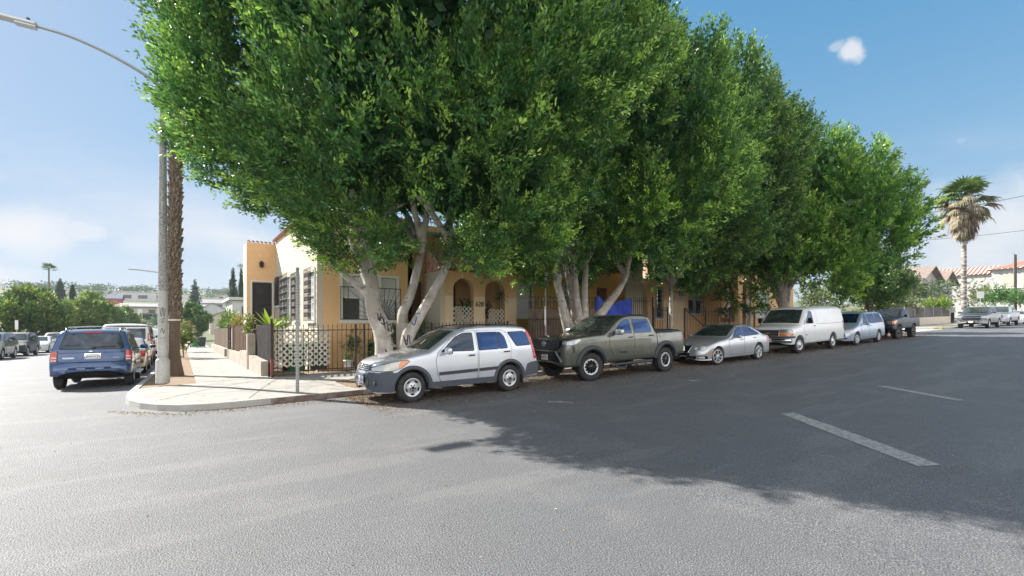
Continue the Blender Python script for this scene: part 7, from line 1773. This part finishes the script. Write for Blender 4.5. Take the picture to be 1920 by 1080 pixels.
leafy('fence_shrub', 'orange and yellow shrub leaning over the brown board fence', 'shrub', (3.3, 36, -.3), (.9, 2.4, .75), 2600, .13, cols=((.2, .2, .04), (.45, .32, .08), (.55, .48, .12)), stem=1.4, seed=90)
leafy('fence_shrub', 'bright green shrub over the grey-brown fence', 'shrub', (3.1, 46, -.5), (.9, 2.6, .9), 2600, .16, cols=((.08, .18, .03), (.16, .3, .05), (.4, .5, .1)), stem=1.6, seed=91)
leafy('kerb_shrub', 'scraggly green and yellow shrub right of the palm base on the sidewalk strip', 'shrub', (.1, 33, -.2), (.55, .9, 1.1), 1500, .15, cols=((.09, .17, .03), (.2, .26, .05), (.45, .42, .12)), stem=.2, seed=92)
leafy('kerb_shrub', 'pinkish brown flowering shrub farther along the sidewalk strip', 'shrub', (.1, 44, -.35), (.8, 1.6, 1.0), 1600, .15, cols=((.2, .13, .1), (.3, .22, .16), (.35, .3, .12)), stem=.4, seed=93)
leafy('yard_tree', 'dry leafy shrub next to the white building behind the board fence', 'shrub', (4.0, 33, -.3), (.7, 1.2, 1.2), 1700, .14, cols=((.1, .14, .05), (.2, .22, .08), (.35, .35, .15)), stem=1.6, seed=94)
# signpost across the street
sp = thing('sign_post', 'white square street sign on a thin post among the bushes at far left', 'sign', (-12.3, 61, G(-12, 61) + .1)); m = MB(); m.tube([(0, 0, 0), (0, 0, 2.7)], .035, 6); m.build('post', M_galv, sp); m = MB(); m.rbox((0, -.05, 2.35), (.22, .02, .85), .01); m.build('sign_plate', M_sign, sp)

# the wooded skyline that reads as one mass
rng = np.random.default_rng(77); nb = 150; bx_ = rng.uniform(-150, 120, nb); by_ = 430 + rng.uniform(-40, 60, nb); bz_ = np.array([G(x, y) + max(0, (math.hypot(x, y) - 170) * .012) for x, y in zip(bx_, by_)]); nn = 130
ci = np.repeat(np.arange(nb), nn); rad_ = rng.uniform(2.2, 5.5, nb); P = np.c_[bx_[ci], by_[ci], bz_[ci] + 1.5] + unit(rng.normal(size=(nb * nn, 3))) * (rad_[ci] * rng.random(nb * nn) ** .3)[:, None] * np.array([1.6, 1, .8])
V = leaf_quads(P, unit(rng.normal(size=P.shape)), rng.uniform(.8, 1.6, len(P)), rng.uniform(.5, .9, len(P)), rng); tint = rng.uniform(.7, 1.4, nb)[ci][:, None]
quads('treeline', V, np.array([.075, .115, .065]) * tint * rng.uniform(.7, 1.3, (len(P), 1)), M_leaf2, 'wooded skyline of small round trees on the far hills')
# ------------------------------------------------------------------ far houses
M_wh = mat('far_white_wall', (.50, .50, .48), .9, layers=[(.8, .45, .7, (.42, .41, .39), .7)]); M_gr = mat('far_grey_roof', (.30, .29, .28), .9); M_pk = mat('far_beige_wall', (.50, .43, .36), .9); M_dkw = mat('far_dark_window', (.05, .06, .07), .3); M_brr = mat('far_brown_roof', (.22, .165, .14), .9, layers=[(2, .4, .6, (.29, .23, .2), .8)])
def house(label, x, y, g_, w_, d_, h, roof, wallm, roofm, wins, rz=0, peak=1.4, eave=.4, doors=(), name='house', gdir='x', extra=None, chim=False):
    r = thing(name, label, 'house', (x, y, g_), rz); m = MB(); m.box(-w_ / 2, w_ / 2, -d_ / 2, d_ / 2, -2, h)
    if roof == 'gable':
        if gdir == 'x': m.add([(-w_ / 2, -d_ / 2, h), (-w_ / 2, d_ / 2, h), (-w_ / 2, 0, h + peak), (w_ / 2, -d_ / 2, h), (w_ / 2, d_ / 2, h), (w_ / 2, 0, h + peak)], [(0, 2, 1), (3, 4, 5)])
        else: m.add([(-w_ / 2, -d_ / 2, h), (w_ / 2, -d_ / 2, h), (0, -d_ / 2, h + peak), (-w_ / 2, d_ / 2, h), (w_ / 2, d_ / 2, h), (0, d_ / 2, h + peak)], [(0, 1, 2), (3, 5, 4)])
    m.build('wall', wallm, r)
    q = MB(); e = eave; t = .14
    if roof == 'flat': q.box(-w_ / 2 - e, w_ / 2 + e, -d_ / 2 - e, d_ / 2 + e, h, h + .3)
    elif roof == 'gable':
        W, D = w_ / 2 + e, d_ / 2 + e
        if gdir == 'x':
            k = peak / (d_ / 2)
            for s in (-1, 1): q.add([(-W, s * D, h - e * k), (W, s * D, h - e * k), (W, 0, h + peak), (-W, 0, h + peak)] + [(-W, s * D, h - e * k + t), (W, s * D, h - e * k + t), (W, 0, h + peak + t), (-W, 0, h + peak + t)], [(0, 1, 2, 3), (4, 5, 6, 7), (0, 1, 5, 4), (1, 2, 6, 5), (3, 0, 4, 7)])
        else:
            k = peak / (w_ / 2)
            for s in (-1, 1): q.add([(s * W, -D, h - e * k), (s * W, D, h - e * k), (0, D, h + peak), (0, -D, h + peak)] + [(s * W, -D, h - e * k + t), (s * W, D, h - e * k + t), (0, D, h + peak + t), (0, -D, h + peak + t)], [(0, 1, 2, 3), (4, 5, 6, 7), (0, 1, 5, 4), (1, 2, 6, 5), (3, 0, 4, 7)])
    elif roof == 'hip':
        W, D = w_ / 2 + e, d_ / 2 + e; R_ = max(W - D, 0); q.add([(-W, -D, h), (W, -D, h), (W, D, h), (-W, D, h), (-R_, 0, h + peak), (R_, 0, h + peak), (-W, -D, h - .12), (W, -D, h - .12), (W, D, h - .12), (-W, D, h - .12)], [(0, 1, 5, 4), (1, 2, 5), (2, 3, 4, 5), (3, 0, 4), (0, 6, 7, 1), (1, 7, 8, 2), (2, 8, 9, 3), (3, 9, 6, 0), (6, 9, 8, 7)])
    rf = q.build('roof', roofm, r)
    if chim: c_ = MB(); c_.box(-.3, .3, .3, .9, h, h + peak + .8); c_.build('chimney', wallm, rf)
    for (side, u0, u1, z0, z1) in wins:
        f = MB(); b = MB()
        def bx(mb, a0, a1, b0, b1, o0, o1):
            if side == 'S': mb.box(a0, a1, -d_ / 2 - o1, -d_ / 2 + .02, b0, b1)
            else: mb.box(-w_ / 2 - o1, -w_ / 2 + .02, a0, a1, b0, b1)
        bx(f, u0 - .1, u1 + .1, z0 - .1, z1 + .1, 0, .05); bx(b, u0, u1, z0, z1, 0, .07); o = f.build('window', M_wh if wallm is not M_wh else M_pk, r); b.build('pane', M_dkw, o)
    for (u0, u1, z0, z1) in doors:
        f = MB(); f.box(u0, u1, -d_ / 2 - .08, -d_ / 2 + .02, z0, z1); f.build('door', M_white, r)
    return r
house('low beige house with white front door behind the clipped hedge', -4.0, 190, 4.3, 22, 8, 3.0, 'gable', M_pk, M_gr, [('S', -4.5, -2.8, .9, 2.1), ('S', -.6, 1.0, .9, 2.1), ('S', 4, 5.5, .9, 2.1)], doors=((-7.2, -6.0, 0, 2.2),), peak=.9, eave=.8)
house('long pale grey flat-roofed building across the hillside', -27, 292, 12.6, 34, 12, 4.4, 'flat', M_wh, M_wh, [('S', u, u + 3.5, 1.4, 3.0) for u in (-8, -2, 4, 10, 17)], eave=.3)
house('dark blue-grey gabled shed roof house left of the long pale building', -23, 225, 8.4, 10, 8, 2.6, 'gable', mat('red_wall', (.35, .08, .09), .9), mat('slate_roof', (.11, .13, .17), .9), [('S', -1, 1.2, .6, 1.6)], gdir='x', peak=1.5)
house('small pink-roofed house peeking out behind the light green tree', -17.5, 187, 4.6, 7, 7, 2.4, 'gable', M_pk, M_brr, [('S', -1.5, 0, .8, 1.8)], peak=.8)
house('far white gabled house with two dark windows on the right of the slender cypress', 14.5, 228, 9.5, 12, 9, 2.6, 'gable', M_wh, M_gr, [('S', -2.2, -.8, 2.7, 3.3), ('S', 1, 2.4, 2.7, 3.3)], gdir='y', peak=1.8)
house('wide grey-roofed house below the far white gable', 12.5, 195, 6.8, 16, 8, 2.2, 'gable', M_wh, M_gr, [('S', -3, -1, .8, 1.8)], peak=1.2)
house('small brown-gabled cottage with pale wall over the board fence', 7.9, 178, 3.6, 7, 7, 2.8, 'gable', M_wh, M_brr, [], gdir='y', peak=2.0, eave=.35)
house('second small tan gable right of the brown-gabled cottage', 9.0, 141, .6, 6.5, 6, 3.2, 'gable', M_pk, M_brr, [], gdir='y', peak=1.3, eave=.35)
house('narrow white clapboard building behind the corner house wing', 7.6, 64, -.9, 6.2, 9, 5.3, 'flat', M_wh, M_wh, [('S', -2.2, -1.4, 2.6, 4.6), ('W', -2.5, -1.3, 2.4, 4.4)], eave=.35)
house('pale far house at the left of the slender cypress', 3.5, 205, 8.3, 9, 7, 2.6, 'flat', M_wh, M_wh, [('S', -1.5, .5, .9, 1.9)], eave=.2)
# right-hand far houses
house('grey gabled house with brown eaves, the nearer of two behind the trees', 100, 26.6, 2.6, 9, 5, 6.5, 'gable', mat('grey_stucco', (.34, .32, .31), .9), M_brr, [('W', -3.2, -1.5, 3.6, 5.6)], gdir='y', peak=2.0, eave=.9)
house('grey gabled house with two tall windows beside the tiled roof wing', 110.5, 26.8, 2.6, 7.5, 5, 6.5, 'gable', mat('grey_stucco2', (.38, .36, .35), .9), M_brr, [('W', -2.5, -1.7, 3.2, 5.2), ('W', -.6, .2, 2.6, 4.8), ('S', -1.5, -.6, 3.2, 5.4), ('S', .6, 1.4, 2.8, 5.2)], gdir='y', peak=1.9, eave=.9)
M_rt = mat('red_tile_roof', (.40, .15, .10), .85, layers=[(3.5, .45, .55, (.60, .50, .44), .85, (.25, 2.2, .2), 1)])
tw = thing('tiled_wing', 'long white wing with red and white striped tile roof behind the palm', 'house', (128, 27.5, 3)); m = MB(); m.box(-6, 9, -7, 8, 0, 8.2); m.build('wall', M_wh, tw)
def tile_roof(mb, A, B, C, D, n, rad=.14):
    A, B, C, D = map(Vector, (A, B, C, D)); mb.add([A, B, C, D], [(0, 1, 2, 3)], 1)
    for i in range(n + 1):
        t = i / n; mb.tube([A.lerp(B, t), D.lerp(C, t)], rad, 6, 0, cap=False)
m = MB(); tile_roof(m, (-6.4, 8.3, 8.0), (-6.4, -7.3, 8.0), (-1.6, -7.3, 9.8), (-1.6, 8.3, 9.8), 26, .2); m.build('roof', [mat('tile_ridge', (.50, .28, .22), .85), mat('tile_valley', (.66, .60, .55), .85)], tw)
vl = thing('villa', 'white villa with arched blind niches and red hip tile roof at far right', 'house', (124.5, 14.6, 3.2)); m = MB(); m.box(-4.5, 6, -5.2, 5.6, 0, 8.5); m.build('wall', M_creamlit if False else M_wh, vl)
m = MB(); AP = (.3, .2, 10.6)
c4 = [(-5.1, 6.2, 8.4), (-5.1, -5.8, 8.4), (6.6, -5.8, 8.4), (6.6, 6.2, 8.4)]
for a, b in ((0, 1), (1, 2), (2, 3), (3, 0)):
    A, B = Vector(c4[a]), Vector(c4[b]); P = Vector(AP); m.add([A, B, P], [(0, 1, 2)], 1)
    for i in range(1, 16): q = A.lerp(B, i / 16); k = 1 - abs(i / 16 - .5) * 2; m.tube([q, q.lerp(P, .97)], [.2, .05], 6, 0, cap=False)
m.build('roof', [mat('tile_ridge', (.50, .28, .22), .85), mat('tile_valley', (.66, .60, .55), .85)], vl)
for yy in (3.4, 1.0, -1.6, -4.0):
    m = MB(); m.slab(arch(yy - .75, yy + .75, 5.3, 7.6), [], .05, lambda u, v, d: (-4.56 + d, u, v)); m.build('blind_arch', mat('niche_beige', (.50, .46, .38), .9), vl)  # niche faces in one even beige, a little darker than the wall
m = MB(); m.box(-4.62, -4.5, -5.3, 5.7, 4.9, 5.1); m.build('string_course', M_white, vl)
m = MB(); m.box(-4.58, -4.5, 1.6, 3.4, 2.2, 3.8); m.build('window', M_dkw, vl)
# low wall and fence beyond the driveway
lw = thing('garden_wall', 'low pale concrete wall with dark slatted fence beyond the driveway', 'wall', (56, 17.05, G(56, 17) + .1)); m = MB(); n = 9
for i in range(n):
    x0, x1 = i * 2.6, (i + 1) * 2.6; m.add([(x0, 0, G(56 + x0, 12) - G(56, 12) - .2), (x1, 0, G(56 + x1, 12) - G(56, 12) - .2), (x1, 0, G(56 + x1, 12) - G(56, 12) + .85), (x0, 0, G(56 + x0, 12) - G(56, 12) + .85), (x0, .2, G(56 + x0, 12) - G(56, 12) - .2), (x1, .2, G(56 + x1, 12) - G(56, 12) - .2), (x1, .2, G(56 + x1, 12) - G(56, 12) + .85), (x0, .2, G(56 + x0, 12) - G(56, 12) + .85)], [(0, 1, 2, 3), (3, 2, 6, 7), (4, 7, 6, 5), (0, 3, 7, 4), (1, 5, 6, 2)])
m.build('wall', M_creamlit, lw)
m = MB()
for i in range(150): x = i * .156; m.box(x, x + .12, .08, .10, G(56 + x, 12) - G(56, 12) + .85, G(56 + x, 12) - G(56, 12) + 2.0)
m.build('slats', mat('dark_slat', (.08, .07, .07), .7), lw)
for i in range(8): m = MB(); x = i * 3.3; z = G(56 + x, 12) - G(56, 12); m.box(x - .04, x + .04, .03, .11, z + .8, z + 2.05); m.build('fence_post', M_galv, lw)
gp = thing('gate_post', 'dark gate post with white notice at the end of the garden wall', 'post', (79.6, 16.9, G(79, 16) + .1)); m = MB(); m.box(-.15, .15, -.15, .15, 0, 2.4); m.build('post', M_iron, gp); m = MB(); m.box(-.17, -.155, -.3, .12, 1.3, 2.1); m.build('notice', M_sign, gp)
RG = 'garden trees beyond the driveway'
for i, (x, y, gz, sx, sy, sz, lab, cols, st) in enumerate((
    (72, 19.2, 1.4, 3.2, 2.0, 2.0, 'dark leafy tree above the slatted fence with dry brown patches', ((.05, .09, .03), (.1, .15, .05), (.26, .28, .10)), 2.2),
    (66, 18.4, 1.5, 2.2, 1.6, 1.0, 'flowering pale shrub spilling over the garden wall', ((.1, .16, .05), (.2, .24, .1), (.45, .42, .25)), 1.4),
    (77.5, 17.9, 1.9, 2.0, 1.2, .8, 'bright yellow-green shrub over the garden wall left of the palm', ((.14, .24, .03), (.25, .36, .05), (.48, .55, .1)), 1.5),
    (86, 20.5, 2.2, 3.5, 2.6, 1.8, 'dark green trees left of the palm trunk below the tiled wing', ((.05, .10, .03), (.09, .15, .05), (.22, .28, .1)), 2.0),
    (97, 17.4, 2.3, 5.2, 3.0, 2.4, 'olive coloured tree right of the palm trunk below the villa', ((.10, .13, .05), (.18, .2, .08), (.34, .35, .16)), 1.6),
    (86.5, 14.2, 2.0, 3.2, 2.2, 1.0, 'bright green flat-topped tree behind the far pickups', ((.05, .14, .03), (.1, .24, .04), (.24, .42, .08)), 2.4),
    (92, 12.4, 2.0, 3.4, 2.4, 1.2, 'bright green tree cut by the right picture edge', ((.05, .14, .03), (.1, .24, .04), (.24, .42, .08)), 2.2),
    (59, 18.5, 1.2, 2.6, 2, 1.8, 'shady green tree right of the black pickup, over the driveway', ((.05, .1, .03), (.1, .17, .05), (.22, .3, .09)), 2.0),
    (52, 21, 1.0, 2.4, 2, 1.6, 'pale green garden tree at the head of the driveway', ((.08, .12, .04), (.15, .2, .07), (.3, .33, .14)), 1.6),
    (50, 17.5, .9, 1.2, 1.0, .7, 'dry yellowish shrub by the white picket fence', ((.15, .16, .06), (.25, .25, .1), (.4, .38, .2)), .6))):
    leafy('garden_tree', lab, 'tree', (x, y, gz), (sx, sy, sz), 3600, .24, cols=cols, stem=st, seed=120 + i, group=RG, clumps=26, rr=.42)
wp = thing('picket_fence', 'white picket fence at the head of the driveway behind the black pickup', 'fence', (47, 19.5, G(47, 19) + .1)); m = MB()
for i in range(60): m.box(i * .16, i * .16 + .09, 0, .02, 0, 1.35)
m.box(0, 9.6, .02, .05, .3, .38); m.box(0, 9.6, .02, .05, 1.0, 1.08); m.build('pickets', M_white, wp)
# pole, wires, signs on the right
pr_ = thing('utility_pole', 'dark wooden utility pole near the right edge by the villa', 'pole', (89.8, 12.9, 2.1)); m = MB(); m.lathe([(.16, 0), (.13, 8.8), (0, 8.82)], n=10); m.build('shaft', mat('tarred_pole', (.05, .038, .03), .9, spec=.1), pr_)
def wire(label, a, b, sag, r_=.018):
    P = [Vector(a).lerp(Vector(b), t) - Vector((0, 0, sag * 4 * t * (1 - t))) for t in np.linspace(0, 1, 25)]; m = MB(); m.tube(P, r_, 4, cap=False); o = m.build('power_line', M_iron); tag(o, label, 'power line')
wire('upper power line crossing in front of the palm crown', (71.8, 23, 14.9), (93.8, 7.5, 19.75), .4, .028) 
wire('lower power line running behind the palm at far right', (85.5, 25.6, 13.9), (108.8, 9.2, 16.8), .4, .026)
def rsign(label, x, y, g_, h, w_, hh, group=None, ry=.0):
    r = thing('street_sign', label, 'sign', (x, y, g_), R(-35), group); m = MB(); m.bar((0, 0, 0), (ry, 0, h), .07, .05); m.build('post', M_galv, r); m = MB(); m.box(ry - w_ / 2, ry + w_ / 2, -.06, -.045, h - hh, h); m.build('sign_plate', M_sign, r)
rsign('white square sign on a leaning post right of the palm', 70.2, 12.6, 1.75, 3.5, .75, .7, ry=-.15)
rsign('small white sign post between the two far pickups', 73.5, 12.5, 1.8, 2.0, .4, .8)
sl2 = thing('street_lamp', 'distant thin street lamp in front of the villa', 'street lamp', (98, 14.2, 2.4)); m = MB(); m.tube([(0, 0, 0), (0, 0, 8.2), (-.3, -.1, 8.9), (-1.2, -.2, 9.3), (-2.2, -.3, 9.3)], .06, 6); m.build('pole', M_galv, sl2)
sl3 = thing('street_lamp', 'distant street lamp arm sticking out left of the concrete lamp pole', 'street lamp', (-1.6, 62, -.7)); m = MB(); m.tube([(0, 0, 0), (0, 0, 7.6), (-.3, 0, 7.9), (-2.4, 0, 8.1)], .06, 6); m.build('pole', M_galv, sl3); m = MB(); m.rbox((-2.6, 0, 8.08), (.6, .2, .12), .04); m.build('lamp_head', M_galv, sl3)

# ------------------------------------------------------------------ the other side of the street, behind the camera (seen only as reflections)
OG = 'houses across the street behind the viewer'
house('low cream house across the street, opposite the silver SUV', 4, -24, 0, 15, 9, 3.6, 'gable', M_pk, M_brr, [('W', -1, 1, 1, 2.2)], peak=1.6)
house('white two-storey house across the street, opposite the pickup', 23, -25, .5, 14, 9, 6.2, 'hip', M_wh, M_brr, [('W', -1, 1, 1, 2.2)], peak=1.6)
house('grey house across the street, opposite the white van', 42, -24, 1.0, 14, 9, 4.2, 'gable', mat('grey_stucco', (.34, .32, .31), .9), M_gr, [('W', -1, 1, 1, 2.2)], peak=1.6)
# thin summer haze over the neighbourhood
hb = MB(); hb.box(-260, 260, -60, 620, -6, 62); ho = hb.build('haze', None); ho.data.materials.clear()
hmt = bpy.data.materials.new('haze_air'); hmt.use_nodes = True; hn = hmt.node_tree; hn.nodes.remove(hn.nodes['Principled BSDF'])
pv = hn.nodes.new('ShaderNodeVolumePrincipled'); pv.inputs['Color'].default_value = (.86, .92, 1, 1); pv.inputs['Density'].default_value = .00032; pv.inputs['Anisotropy'].default_value = 0
hn.links.new(pv.outputs[0], hn.nodes['Material Output'].inputs['Volume']); ho.data.materials.append(hmt); ho['kind'] = 'stuff'; ho['label'] = 'thin pale haze in the air'
# the block across the side street, just outside the left edge of the picture
house('pale stucco house on the block left of the side street', -22, 40, -.4, 10, 14, 3.4, 'hip', M_pk, M_brr, [('S', -2, 0, 1, 2.2)], peak=1.5)
dark_tree('street tree on the block left of the side street, nearer one', (-15.5, 30, -.3), 6.0, 2.8, 301, n=900, leaf=.24, group=TG, clumps=34)
dark_tree('street tree on the block left of the side street, farther one', (-16, 50, -.6), 6.0, 3.0, 302, n=900, leaf=.24, group=TG, clumps=34)
